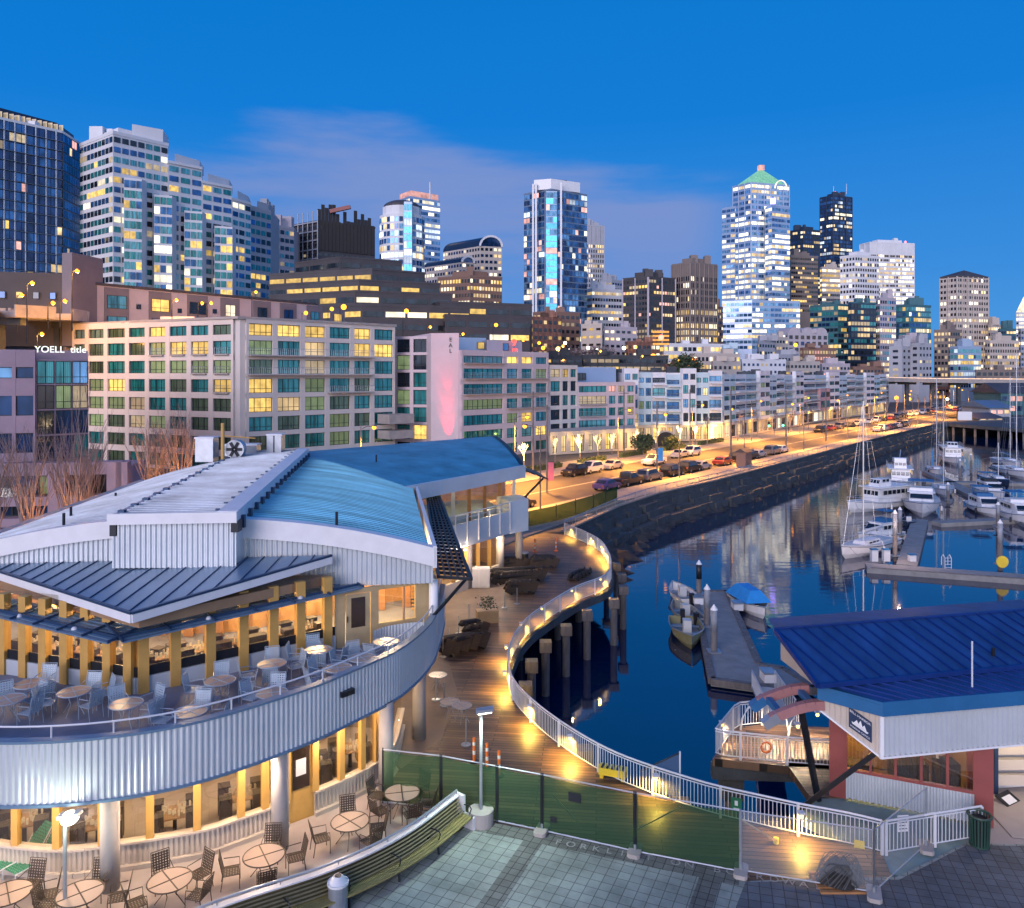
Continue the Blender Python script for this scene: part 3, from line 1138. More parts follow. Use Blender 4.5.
# ground floor: curved knee wall, ochre frames, glass
low = cr([(-27, 30), (-22, 26.8), (-18, 24.9), (-13.9, 23.95), (-11.9, 24.25), (-9.7, 24.95), (-8.75, 25.6), (-7.45, 26.65), (-6.67, 27.3), (-5.9, 28.1), (-4.95, 29.4), (-4.6, 31), (-4.7, 34)], 6)
dl, _ = at_px(low, 288)
dr, _ = at_px(low, 314)
i0 = min(range(len(low)), key=lambda i: (low[i] - dl).length)
i1 = min(range(len(low)), key=lambda i: (low[i] - dr).length)
i1 = max(i1, i0 + 1)
lowA, lowB = low[:i0] + [dl], [dr] + low[i1 + 1:]
mb = MB()
for pl in (lowA, lowB):
 mb.corr(offset(pl, 0.04), 0.16, 0.78, 0.15, 0.02)
mb.build('knee_wall', 'corr_warm', rest)
mb = MB()
for pl in (lowA, lowB):
 for a, b in zip(pl, pl[1:]):
  mb.wall(a, b, 0.3, 0.79, 0.86, 0, o=0.14)
  mb.wall(a, b, 0.2, 0.01, 0.155, 0, o=0.16)
mb.build('wall_sill', 'corr_warm', rest)
for pl, pxs in ((lowA, (-40, -12, 16, 57, 102, 150, 197, 241, 265, 287)), (lowB, (315, 341, 362, 376))):
 prev = None
 for px in pxs:
  p, t = at_px(pl, px) if px > -30 else (pl[6].copy(), V((1, 0, 0)))
  mb = MB(Matrix.Translation((p.x, p.y, 0)) @ Matrix.Rotation(atan2(t.y, t.x), 4, 'Z'))
  mb.bx(-.11, .11, -.08, .08, 0.86, 3.2)
  mb.build('post', 'yellow', rest)
for pl in (lowA, lowB):
 pts = resample(pl, 1.5)
 for a, b in zip(pts, pts[1:]):
  mb = MB()
  mb.wall(a, b, 0.02, 0.87, 3.2)
  mb.build('glass', 'pane', rest)
mb = MB()
mb.wall(dl, dr, 0.08, 0.02, 3.2)
dd = mb.build('door', 'yellow', rest)
u = (dr - dl).normalized()
mb = MB()
mb.wall(dl + u * .17, dr - u * .17, 0.02, 1.1, 2.6, 0, o=0.03)
mb.build('door_glass', 'g_brown', dd)
mb = MB()
mb.wall(dl + u * .26, dl + u * .62, 0.01, 1.55, 2.1, 0, o=0.045)
mb.build('notice', 'rail', dd)
# round columns
for px, py in ((110, 889), (281, 853), (389, 792), (419, 738), (468, 588), (519, 566), (500, 575)):
 p = G(px, py)
 if px == 281:
  p = V((-7.35, 25.35, 0))
 if px == 389:
  p = V((-4.55, 28.9, 0))
 mb = MB()
 mb.cyl((p.x, p.y), 0.27 if px < 440 else .3, 0.0, 3.2, 18)
 mb.build('column', 'conc', rest, True)
# interiors
mb = MB()
back = cr([(-27, 36), (-20, 32), (-14, 30.5), (-10, 31.5), (-7, 34.5), (-6.5, 38)], 5)
mb.loft([[(p.x, p.y, 0.02), (p.x, p.y, 3.2)] for p in back])
mb.build('inner_wall', 'cream', rest)
mb = MB()
for p in resample(back, 1.1):
 mb.bx(p.x - .12, p.x + .12, p.y - .2, p.y - .02, 0.02, 2.4)
mb.build('inner_panelling', 'wood', rest)
lamp_pts = []
for x, y in ((-19, 28), (-15.5, 26.5), (-12.2, 26.6), (-9.5, 27.6), (-7.6, 29.4), (-6.4, 31.5)):
 lamp('dining_light', (x, y, 2.75), 42, WARM, 0.25, rest)
for x, y in ((-18, 26.6), (-14.6, 25.6), (-11.8, 25.7), (-9.0, 27.2), (-7.2, 28.9), (-16, 28.5), (-10.5, 29.2)):
 mb = MB()
 mb.cyl((x, y), 0.09, 2.7, 2.9, 8, 0, .03)
 mb.build('pendant', 'bulby', rest)

# upper floor V of glass with ochre posts
C0, CR_, CL_ = V((-12.96, 27.6, 0)), V((-7.1, 32.1, 0)), V((-19.0, 29.6, 0))
CLL = V((-28, 32.6, 0))
DE = V((-3.45, 34.1, 0))


def upx(a, b, px):
 k = (px - 512.0) / 800.0
 fa, fb = a.x - k * a.y, b.x - k * b.y
 return a.lerp(b, fa / (fa - fb))


sideR, sideL = [C0, CR_], [CLL, CL_, C0]
for a, b, pxs in ((C0, CR_, (143, 175, 210, 243, 273, 300, 327)), (CL_, C0, (4, 25, 45, 66, 87, 109, 130))):
 u = (b - a).normalized()
 for px in pxs:
  p = upx(a, b, px)
  for k in (0,):
   q = p + u * k
   mb = MB(Matrix.Translation((q.x, q.y, 0)) @ Matrix.Rotation(atan2(u.y, u.x), 4, 'Z'))
   mb.bx(-.17, .17, -.14, .14, FZ, 6.95)
   mb.build('post', 'yellow', rest)
for k in range(5):
 q = CLL.lerp(CL_, k / 5)
 mb = MB()
 mb.bx(q.x - .12, q.x + .12, q.y - .1, q.y + .1, FZ, 7.0)
 mb.build('post', 'yellow', rest)
for a, b in ((CLL, CL_), (CL_, C0), (C0, CR_)):
 mb = MB()
 mb.wall(a, b, 0.12, FZ, FZ + .55, 0, o=0.06)
 mb.build('knee_wall', 'corr', rest)
 mb = MB()
 mb.wall(a, b, 0.05, FZ + .56, FZ + .9, 0, o=0.0)
 mb.build('dark_band', 'dark', rest)
 n = 6
 for i in range(n):
  p, q = a.lerp(b, i / n), a.lerp(b, (i + 1) / n)
  mb = MB()
  mb.wall(p, q, 0.02, FZ + .9, 7.1)
  mb.build('glass', 'pane', rest)
# right-hand wall with door and picture window
u = (DE - CR_).normalized()
W = lambda t: CR_.lerp(DE, t)
mb = MB()
for a, b, z0, z1 in ((0, .10, FZ, 6.3), (.10, .36, 6.12, 6.3), (.36, .44, FZ, 6.3), (.44, .83, FZ, 4.75), (.83, 1, FZ, 6.3), (.44, .83, 6.14, 6.3)):
 mb.wall(W(a), W(b), 0.15, z0, z1)
mb.build('wall', mat('ochre_wall', (0.40, 0.30, 0.16), 0.6), rest)
mb = MB()
mb.wall(W(.11), W(.35), 0.05, FZ, 6.1)
dd = mb.build('door', mat('ochre_door', (0.42, 0.33, 0.19), 0.5), rest)
mb = MB()
mb.wall(W(.16), W(.30), 0.02, FZ + .75, 5.95, 0, o=.02)
mb.build('door_glass', 'g_brown', dd)
mb = MB()
mb.tube([W(.125) + V((0, -.05, 5.0)), W(.125) + V((0, -.05, 5.25))], .02, 5)
mb.build('handle', 'dark', dd)
mb = MB()
mb.wall(W(.44), W(.83), 0.02, 4.75, 6.14, 0, o=-.05)
mb.build('glass', 'pane', rest)
mb = MB()
mb.wall(W(.70), W(.715), 0.08, 4.75, 6.14, 0, o=0)
mb.build('mullion', 'cream', rest)
mb = MB()
for i in range(7):
 z = 4.95 + i * .16
 mb.wall(W(.73) + V((.15, .7, 0)), W(.80) + V((.15, .7, 0)), 0.03, z, z + .07)
mb.build('glowing_screen', 'l_orange', rest)
mb = MB()
mb.cyl((DE.x + .12, DE.y - .15), 0.2, FZ, 6.3, 16)
mb.build('corner_column', 'white', rest, True)
mb = MB()
mb.corr(cr([W(.42) + V((0, -.9, 0)), W(.55) + V((0, -.55, 0)), W(.75) + V((0.1, -.5, 0)), W(.93) + V((.0, -.75, 0))], 4), FZ, FZ + .75, 0.14, .015)
mb.build('booth_screen', 'corr', rest)
mb = MB()
mb.loft([[(p.x, p.y, FZ), (p.x, p.y, 7.2)] for p in cr([(-28, 40), (-20, 36), (-13, 34), (-9, 36.5), (-4.2, 39.5), (-3.9, 34.6)], 4)])
mb.build('inner_wall', 'amber', rest)
mb = MB()
for p in resample(cr([(-27, 39.4), (-20, 35.6), (-13, 33.7), (-9, 36.2), (-5, 38)], 4), 1.25):
 mb.bx(p.x - .2, p.x + .2, p.y - .16, p.y - .03, FZ + .02, 6.4)
mb.build('inner_panelling', 'wood', rest)
for x, y in ((-22, 33), (-18, 31.5), (-15, 30.4), (-12.6, 30.3), (-10.3, 32.5), (-8.4, 34.8), (-5.6, 36)):
 lamp('dining_light', (x, y, 6.5), 150, WARM, 0.25, rest)
for k in range(13):
 x = -20 + k * 1.2
 y = 31.2 - (x + 20) * .2 if x < -13 else 29.8 + (x + 13) * .8
 mb = MB()
 mb.cyl((x, y), 0.10, 6.05, 6.3, 8, 0, .03)
 mb.build('pendant', 'bulby', rest)


# main roof: one shallow barrel over the whole block
def rz(x):
 return 9.2 - 0.0152 * (x + 13.0) ** 2


def fy(x):       # front edge of the roof
 return 33.4 - 0.014 * (x + 3.5) ** 2 + 0.0 if x > -12 else 32.3 - (x + 12) * .02


def rfront(x):
 return V((x, 32.5 if x < -11 else 32.5 + (x + 11) * .13, rz(x)))


def rback(x):
 return V((-7.4 + (x + 3.5) * .93, 57.5, rz(x)))


def roof_part(name, m, x0, x1, n=14, seam=None, seamstep=0.6, t=0.18):
 mb = MB()
 xs = [x0 + (x1 - x0) * i / n for i in range(n + 1)]
 f = [rfront(x) for x in xs]
 b = [rback(x) for x in xs]
 mb.loft([f, b])
 mb.loft([[p - V((0, 0, t)) for p in f], f])
 mb.loft([[p - V((0, 0, t)) for p in b], b])
 mb.loft([[f[-1] - V((0, 0, t)), b[-1] - V((0, 0, t))], [f[-1], b[-1]]])
 mb.loft([[p - V((0, 0, t)) for p in f], [p - V((0, 0, t)) for p in b]])
 o = mb.build(name, m, rest)
 if seam:
  mb = MB()
  L = 25
  k = 0
  while k * seamstep < L:
   tt = (k * seamstep + .1) / L
   row = [f[i].lerp(b[i], tt) + V((0, 0, .015)) for i in range(n + 1)]
   for p, q in zip(row, row[1:]):
    mb.beam(p, q, 0.035, 0.05)
   k += 1
  mb.build('roof_ribs', seam, o)
 return o


roof_part('roof_right', 'roofteal', -11.0, -3.5, 12, 'roofteal', 0.42)
roof_part('roof_left', 'roofpale', -24, -15.4, 12, 'roofpale', 0.5)
# raised monitor strip
mf = [V((-15.55, 30.9, 9.55)), V((-10.7, 31.0, 9.62))]
mk = [V((-19.6, 57.6, 9.55)), V((-14.7, 57.6, 9.62))]
mb = MB()
mb.loft([mf, mk])
mb.build('monitor_roof', 'roofpale', rest)
mb = MB()
for k in range(1, 60):
 t = k / 60
 mb.beam(mf[0].lerp(mk[0], t) + V((.25, 0, .02)), mf[1].lerp(mk[1], t) + V((-.75, 0, .02)), .04, .05)
mb.build('roof_ribs', 'roofpale', rest)
mb = MB()
for a, b in ((mf[1], mk[1]),):
 mb.beam(a + V((-.32, 0, .06)), b + V((-.32, 0, .06)), .75, .10)
 mb.beam(a + V((.03, 0, -.16)), b + V((.03, 0, -.16)), .08, .40)
mb.beam(mf[0] + V((-.05, -.05, -.12)), mf[1] + V((.06, -.05, -.12)), .12, .42)
mb.build('monitor_flashing', 'white', rest)
mb = MB()
for k in range(17):
 t = (k + .5) / 17
 p = mf[0].lerp(mk[0], t)
 q = mf[1].lerp(mk[1], t)
 mb.bx(p.x + .1, p.x + .35, p.y - .12, p.y + .12, 9.56, 9.66)
 mb.bx(q.x + .05, q.x + .22, q.y - .1, q.y + .1, 8.95, 9.45)
 mb.bx(q.x - .95, q.x - .8, q.y - .05, q.y + .05, 9.6, 9.7)
mb.build('roof_bracket', 'seam', rest)
mb = MB()
mb.corr([V((-15.5, 31.05, 0)), V((-10.75, 31.15, 0))], 7.5, 9.35, 0.2, .03)
mb.build('monitor_front', 'corr', rest)
mb = MB()
mb.bx(-10.9, -10.62, 31.0, 31.5, 8.9, 9.35)
mb.bx(-15.6, -15.35, 31.0, 31.5, 8.75, 9.3)
mb.build('monitor_end', 'dark', rest)
mb = MB()
mb.bx(-15.5, -10.8, 31.3, 32.6, 7.6, 9.3)
mb.build('monitor_body', 'corr', rest)
# fascias following the arc
for nm, x0, x1, dz in (('left_fascia', -26, -14.9, .62), ('right_fascia', -11.2, -3.2, .70)):
 mb = MB()
 n = 20
 for i in range(n):
  xa, xb = x0 + (x1 - x0) * i / n, x0 + (x1 - x0) * (i + 1) / n
  a, b = rfront(xa), rfront(xb)
  for p in (a, b):
   p.y -= .35
  if xb > x1 - .01 and nm == 'right_fascia':
   b.y -= .0
  mb.add([(a.x, a.y, a.z - dz), (b.x, b.y, b.z - dz), (b.x, b.y, b.z + .08), (a.x, a.y, a.z + .08), (a.x, a.y + .5, a.z - dz), (b.x, b.y + .5, b.z - dz), (b.x, b.y + .5, b.z + .08), (a.x, a.y + .5, a.z + .08)],
               [(0, 1, 2, 3), (0, 4, 5, 1), (3, 2, 6, 7), (1, 5, 6, 2)])
 mb.build(nm, 'white', rest)
mb = MB()
mb.corr([V((-22, 32.35, 0)), V((-11, 32.35, 0)), V((-3.3, 33.45, 0))], 6.3, lambda p: rz(p.x) - .5, 0.2, .03)
mb.build('upper_wall', 'corr', rest)
# side fascia, gutters
mb = MB()
a, b = rfront(-3.2), rback(-3.2)
mb.beam(a + V((0, -.3, -.3)), b + V((0, 0, -.3)), .16, .9)
mb.build('side_fascia', 'white', rest)
mb = MB()
mb.beam(a + V((-.55, .6, .05)), b + V((-.55, 0, .05)), .35, .06)
mb.build('gutter', 'seam', rest)
mb = MB()
a, b = rfront(-24), rback(-24)
mb.beam(a + V((0, 0, .0)), b, .5, .25)
mb.build('gutter', 'roofslate', rest)
mb = MB()
for x, y, h in ((-20.4, 37, .55), (-18.6, 33.2, .55), (-21.8, 44, .5), (-7.3, 33.3, .6), (-9.5, 56, .4)):
 mb.cyl((x, y), .06, rz(x) - .1, rz(x) + h, 8)
mb.build('vent_pipe', 'dark', rest)
# lattice sunshade along the right eave
mb = MB()
A0, A1, B0, B1 = V((-3.15, 34.3, 6.35)), V((-1.75, 34.3, 6.25)), V((-5.9, 55, 6.9)), V((-5.1, 55, 6.9))
n = 30
for i in range(n + 1):
 t = i / n
 mb.beam(A0.lerp(B0, t), A1.lerp(B1, t), .10, .12)
for i in range(6):
 t = i / 5
 mb.beam(A0.lerp(A1, t), B0.lerp(B1, t), .07 if 0 < i < 5 else .14, .14)
mb.build('lattice_sunshade', 'dark', rest)
mb = MB()
mb.beam((-3.3, 33.5, 4.9), (-1.9, 35.0, 6.2), .10)
mb.build('sunshade_strut', 'dark', rest)

# triangular canopy over the terrace
TIP = V((-12.45, 26.2, 7.22))
TL, TRr = V((-21.5, 32.3, 7.35)), V((-7.3, 32.35, 7.72))
mb = MB()
th = V((0, 0, -.34))
for a, b, c in ((TIP, TRr, TL),):
 mb.add([a, b, c, a + V((0, 0, -.04)), b + V((0, 0, -.04)), c + V((0, 0, -.04))], [(0, 1, 2), (3, 5, 4), (0, 3, 4, 1), (1, 4, 5, 2), (2, 5, 3, 0)])
can = mb.build('canopy_roof', 'roofslate', rest)
mb = MB()
for k in range(1, 21):
 t = k / 21
 q = TL.lerp(TRr, t)
 d = V((0.02, -1, 0)).normalized()
 # run from the back edge toward the camera-left until the front edges
 best = None
 for (e0, e1) in ((TL, TIP), (TIP, TRr)):
  ex, ey = e1.x - e0.x, e1.y - e0.y
  den = d.x * ey - d.y * ex
  if abs(den) < 1e-6:
   continue
  s = ((e0.x - q.x) * ey - (e0.y - q.y) * ex) / den
  w = ((e0.x - q.x) * d.y - (e0.y - q.y) * d.x) / den
  if s > .05 and 0 <= w <= 1:
   best = V((q.x + d.x * s, q.y + d.y * s, e0.z + (e1.z - e0.z) * w))
 if best is not None:
  mb.beam(q + V((0, 0, .02)), best + V((0, 0, .02)), .03, .04)
mb.build('canopy_seam', 'seam', can)
mb = MB()
for a, b in ((TL, TIP), (TIP, TRr)):
 mb.beam(a + V((0, 0, -.20)), b + V((0, 0, -.20)), .12, .28)
mb.build('canopy_fascia', 'salmonwall' if False else 'white', rest)
mb = MB()
mb.beam(TL + V((0, 0, -.01)), TIP + V((0, -.03, -.01)), .12, .08)
mb.beam(TIP + V((0, -.03, -.01)), TRr + V((0, 0, -.01)), .12, .08)
mb.build('canopy_drip_edge', 'seam', rest)
mb = MB()
mb.prism([TIP + V((0, .5, 0)), TRr, TL], 6.55, 6.9)
mb.build('canopy_soffit', 'cream', rest)
# louvred awning below it
AT, AL, AR = V((-13.0, 26.45, 6.3)), V((-20.0, 30.0, 6.35)), V((-6.35, 33.0, 6.35))
for nm, a, b in (('awning', AL, AT), ('awning', AT, AR)):
 n = V((b.y - a.y, a.x - b.x, 0)).normalized()
 mb = MB()
 for k in range(7):
  o = n * (.35 - k * .21)
  mb.beam(a + o + V((0, 0, .02 * k - .05)), b + o + V((0, 0, .02 * k - .05)), .15, .05)
 aw = mb.build(nm, 'roofslate', rest)
 mb = MB()
 for k in range(7):
  p = a.lerp(b, k / 6)
  mb.beam(p + n * .42, p - n * 1.3 + V((0, 0, .2)), .06, .08)
 mb.beam(a, b, .09, .14)
 mb.build('awning_frame', 'seam', aw)
 for t in (.33, .72):
  p = a.lerp(b, t)
  mb = MB()
  mb.sphere(tuple(p + V((0, -.1, -.02))), .11, 0, 10, 6)
  mb.build('awning_lamp_globe', 'rail', aw, True)
# roof plant
mb = MB()
mb.bx(-23.2, -21.9, 50, 51.5, 8.3, 9.6)
for i in range(0):
 pass
for nm, lb, px, d, w, h in (('roof_vent_box', 'square galvanised vent box at the left of the pale roof plant', 207, 52, 1.15, 1.5), ('roof_duct', 'tall twin duct on the pale roof beside the ridge', 276, 56, 1.0, 1.4),
       ('roof_unit', 'low pale air handling unit between the vent box and the duct', 243, 56, 2.2, .7)):
 p = P(px, d)
 z0 = 9.4 if px > 215 else 9.4
 r = thing(nm, lb, 'roof unit', (p.x, p.y, z0))
 mb = MB()
 mb.bx(p.x - w / 2, p.x + w / 2, p.y - .5, p.y + .5, z0, z0 + h)
 mb.build('casing', 'railgrey', r)
 mb = MB()
 mb.bx(p.x - w / 2 - .05, p.x + w / 2 + .05, p.y - .55, p.y + .55, z0 + h + .003, z0 + h + .1)
 mb.build('cap', 'white', r)
 if px == 276:
  mb = MB()
  mb.bx(p.x - .03, p.x + .03, p.y - .56, p.y - .5, z0, z0 + h)
  mb.build('seam_strip', 'dark', r)
p = P(236, 53)
r = thing('exhaust_fan', 'round exhaust fan standing on the roof between the metal boxes', 'fan', (p.x, p.y, 9.4))
mb = MB(Matrix.Translation((p.x, p.y, 10.1)) @ Matrix.Rotation(R(90), 4, 'X'))
mb.cyl((0, 0), .62, -.3, .3, 16)
mb.build('housing', 'railgrey', r)
mb = MB(Matrix.Translation((p.x, p.y - .32, 10.1)) @ Matrix.Rotation(R(90), 4, 'X'))
for k in range(6):
 mb.M = Matrix.Translation((p.x, p.y - .33, 10.1)) @ Matrix.Rotation(k * pi / 3, 4, 'Y')
 mb.bx(.05, .52, -.02, .02, -.1, .1)
mb.build('blade', 'dark', r)
mb = MB()
mb.bx(p.x - .4, p.x - .3, p.y - .1, p.y + .1, 9.4, 9.9)
mb.bx(p.x + .3, p.x + .4, p.y - .1, p.y + .1, 9.4, 9.9)
mb.build('leg', 'railgrey', r)
p = P(214, 50)
r = thing('flue_pipe', 'tall orange-lit flue pipe rising behind the vent box', 'pipe', (p.x, p.y, 9))
mb = MB()
mb.cyl((p.x, p.y + 1.5), .12, 9, 11.9, 10)
mb.build('pipe', 'yellow', r)
mb = MB()
mb.tube([(p.x, p.y + 1.5, 11.1), (p.x + 2.0, p.y + 1.8, 10.9)], .04, 5)
mb.build('stay', 'yellow', r)

# ---- rear wing with its own barrel roof
wing = thing('restaurant_wing', 'rear restaurant wing under a deep blue barrel roof with glazed balcony', 'building', (-4, 60, 0))
E0, E1 = V((-7.3, 49.5, 8.05)), V((0.85, 62.2, 8.05))
K0, K1 = V((-17.5, 58, 9.15)), V((-1.7, 75.5, 9.15))
mb = MB()
rows = []
for i in range(13):
 t = i / 12
 row = []
 for k in range(10):
  s = k / 9
  p = E0.lerp(E1, t).lerp(K0.lerp(K1, t), s)
  p.z = 8.0 + 1.25 * sin(s * pi / 2) ** 0.8
  row.append(p)
 rows.append(row)
mb.loft(rows)
rows2 = [[p + V((0, 0, -.14)) for p in r_] for r_ in rows]
mb.loft(rows2)
mb.build('roof', 'roofdeep', wing)
mb = MB()
ed = rows[-1]
mb.loft([[p + V((.05, 0, -.3)) for p in ed], [p + V((.05, 0, .06)) for p in ed]])
mb.loft([[p + V((.05, 0, .06)) for p in ed], [p + V((-.3, -.1, .07)) for p in ed]])
mb.build('gable_trim', 'dark', wing)
mb = MB()
mb.loft([[V((p.x - .4, p.y, 7.0)) for p in ed], [p + V((-.4, 0, -.1)) for p in ed]])
mb.build('gable_wall', 'corr', wing)
mb = MB()
mb.wall(E0, E1, 0.3, 7.05, 8.0, 0, o=0.25)
mb.build('fascia', 'corr', wing)
mb = MB()
a = V((1.0, 62.6, 7.6))
mb.add([a, a + V((1.9, 1.5, -.9)), a + V((1.1, 4.6, -.7)), a + V((-.8, 3.6, .1)), a + V((0, 0, -.1)), a + V((1.9, 1.5, -1)), a + V((1.1, 4.6, -.8)), a + V((-.8, 3.6, 0))], [(0, 1, 2, 3), (4, 7, 6, 5), (0, 4, 5, 1), (1, 5, 6, 2)])
mb.beam((0.6, 63.3, 4.9), a + V((1.5, 2.0, -.95)), .12)
mb.build('end_sunshade', 'dark', wing)
WP0, WP1 = V((-6.0, 50.6, 0)), V((-0.15, 59.7, 0))
mb = MB()
mb.wall(WP0, WP1, .14, 3.2, 4.85)
mb.build('parapet', 'corr', wing)
mb = MB()
for k in range(9):
 p = WP0.lerp(WP1, k / 8)
 mb.bx(p.x - .04, p.x + .04, p.y - .1, p.y - .02, 3.4, 5.5)
mb.tube([WP0 + V((0, -.05, 5.5)), WP1 + V((0, -.05, 5.5))], .04, 5)
mb.tube([WP0 + V((0, -.05, 5.2)), WP1 + V((0, -.05, 5.2))], .025, 4)
mb.build('balcony_rail', 'rail', wing)
mb = MB()
mb.prism([WP1, V((1.25, 61.0, 0)), V((0.55, 63.2, 0)), V((-1.2, 62.2, 0))], 3.15, 5.55)
mb.build('end_box', 'corr', wing)
GL0, GL1 = V((-8.5, 54), ) if False else V((-8.8, 53.0, 0)), V((0.15, 64.2, 0))
mb = MB()
mb.prism([WP0 + V((.1, .2, 0)), WP1 + V((0, .2, 0)), V((-.8, 61.8, 0)), GL1, V((-3, 72, 0)), V((-16, 60, 0)), V((-9, 50, 0))], 3.2, 3.98)
mb.build('balcony_floor', 'roofslate', wing)
for k in range(9):
 p = GL0.lerp(GL1, k / 8)
 mb = MB()
 mb.bx(p.x - .13, p.x + .13, p.y - .13, p.y + .13, 3.98, 7.4)
 mb.build('post', 'corr' if k in (4, 8) else 'wood', wing)
 if k < 8:
  q = GL0.lerp(GL1, (k + 1) / 8)
  mb = MB()
  mb.wall(p, q, .02, 4.6, 7.4)
  mb.build('glass', 'pane', wing)
  mb = MB()
  mb.wall(p, q, .14, 3.98, 4.6, 0, o=.05)
  mb.build('knee_wall', 'corr', wing)
mb = MB()
mb.loft([[(-14, 62, 4), (-14, 62, 7.6)], [(-5, 70, 4), (-5, 70, 7.6)], [(-.6, 71, 4), (-.6, 71, 7.6)]])
mb.build('inner_wall', 'wood', wing)
for x, y in ((-7.5, 57.5), (-4.6, 61.5), (-2, 65.5)):
 lamp('dining_light', (x, y, 6.8), 120, WARM, .3, wing)
# ground floor of the wing
L0, L1 = V((-6.3, 50.6, 0)), V((-0.9, 60.0, 0))
mb = MB()
mb.wall(L0, L1, .25, .01, .85, 0, o=.1)
mb.build('knee_wall', 'corr_warm', wing)
for k in range(8):
 p = L0.lerp(L1, k / 7)
 mb = MB()
 mb.bx(p.x - .14, p.x + .14, p.y - .1, p.y + .1, .86, 3.2)
 mb.build('post', 'yellow', wing)
 if k < 7:
  mb = MB()
  mb.wall(p, L0.lerp(L1, (k + 1) / 7), .02, .86, 3.2)
  mb.build('glass', 'pane', wing)
mb = MB()
mb.loft([[(-9, 53, 0), (-9, 53, 3.2)], [(-6.5, 60, 0), (-6.5, 60, 3.2)], [(-2.6, 64.5, 0), (-2.6, 64.5, 3.2)], [(-.6, 62.5, 0), (-.6, 62.5, 3.2)]])
mb.build('ground_floor_inner_wall', 'cream', wing)
for x, y in ((-6.4, 54.5), (-3.8, 59)):
 lamp('dining_light', (x, y, 2.7), 100, WARM, .25, wing)

# downlights over patio and paving
for x, y, pw in ((-16.5, 22.9, 95), (-13.2, 22.7, 95), (-10.0, 23.6, 95), (-7.9, 25.0, 95), (-6.0, 27.0, 100), (-4.7, 29.6, 90), (-4.0, 33.2, 90), (-5.2, 37.5, 50), (-1.0, 58.6, 130), (-3.2, 54.6, 110), (-5.4, 50.4, 90), (-4.3, 44.5, 90)):
 lamp('soffit_light', (x, y, 2.95), pw * .62, (1.0, 0.70, 0.47), .12, rest)
 mb = MB()
 mb.cyl((x, y), .1, 3.02, 3.1, 10)
 mb.build('downlight', 'bulbw', rest)

# ------------------------------------------------------------ patio furniture
def straps(mb, w, h, m=0, n=5, r=.014, ox=0, M4=None):
 old = mb.M
 if M4 is not None:
  mb.M = M4
 for i in range(n):
  x = -w / 2 + w * (i + .5) / n
  mb.bx(x - w / n * .28, x + w / n * .28, -.004, .004, 0, h, m)
 nn = max(3, round(h / w * n))
 for i in range(nn):
  z = h * (i + .5) / nn
  mb.bx(-w / 2, w / 2, -.009, -.005, z - h / nn * .28, z + h / nn * .28, m)
 mb.M = old


def make_chair(name, m, fm):
 r = thing(name, 'x', 'chair')
 mb = MB()
 straps(mb, .46, .50, 0, 6, M4=Matrix.Translation((0, .24, .44)) @ Matrix.Rotation(R(-12), 4, 'X'))
 mb.build('backrest', m, r, world=False)
 mb = MB()
 straps(mb, .46, .46, 0, 6, M4=Matrix.Translation((0, -.22, .43)) @ Matrix.Rotation(R(-90), 4, 'X') @ Matrix.Scale(-1, 4, (0, 1, 0)))
 mb.build('seat', m, r, world=False)
 for s in (-1, 1):
  mb = MB()
  x = .25 * s
  mb.tube([(x, -.24, 0), (x, -.24, .43), (x, -.22, .66), (x, .22, .68)], .013, 5)
  mb.tube([(x, .28, 0), (x, .22, .42), (x, .34, .97)], .013, 5)
  mb.tube([(x, -.24, .43), (x, .22, .42)], .013, 5)
  mb.build('side_frame', fm, r, world=False)
 mb = MB()
 mb.tube([(-.25, .34, .97), (.25, .34, .97)], .013, 5)
 mb.tube([(-.25, -.24, .43), (.25, -.24, .43)], .013, 5)
 mb.build('cross_bar', fm, r, world=False)
 return r


def make_table(name, rad, m, fm):
 r = thing(name, 'x', 'table')
 mb = MB()
 mb.cyl((0, 0), rad, .70, .715, 28)
 mb.build('table_top', m, r, world=False)
 mb = MB()
 ring = [(rad * cos(2 * pi * i / 28), rad * sin(2 * pi * i / 28), .712) for i in range(29)]
 mb.tube(ring, .02, 5)
 mb.beam((-rad, 0, .72), (rad, 0, .72), .03, .015)
 mb.beam((0, -rad, .722), (0, rad, .722), .03, .015)
 mb.build('rim', fm, r, world=False)
 for k in range(4):
  a = pi / 4 + k * pi / 2
  mb = MB()
  mb.tube([(rad * .75 * cos(a), rad * .75 * sin(a), 0), (rad * .3 * cos(a), rad * .3 * sin(a), .35), (rad * .55 * cos(a), rad * .55 * sin(a), .7)], .014, 5)
  mb.build('leg', fm, r, world=False)
 return r


bch = make_chair('patio_chair', 'chairb', 'chairb')
gch = make_chair('terrace_chair', 'chairm', 'chairm')
btb = make_table('patio_table', .60, 'tabletop', 'chairb')
gtb = make_table('terrace_table', .50, 'tabletop', 'chairm')
SIDES = ('right', 'far right', 'far', 'far left', 'left', 'near left', 'near', 'near right')


def seat_round(x, y, z, angs, chair, tdesc, grp, r=.86, jit=8):
 seen = {}
 for a in angs:
  sd_ = SIDES[round((a % 360) / 45) % 8]
  a2 = R(a + random.uniform(-jit, jit))
  rr = r + random.uniform(-.03, .10)
  place(chair, (x + rr * cos(a2), y + rr * sin(a2), z), a2 - pi / 2, f'strap chair, {sd_} side of {tdesc}', grp)


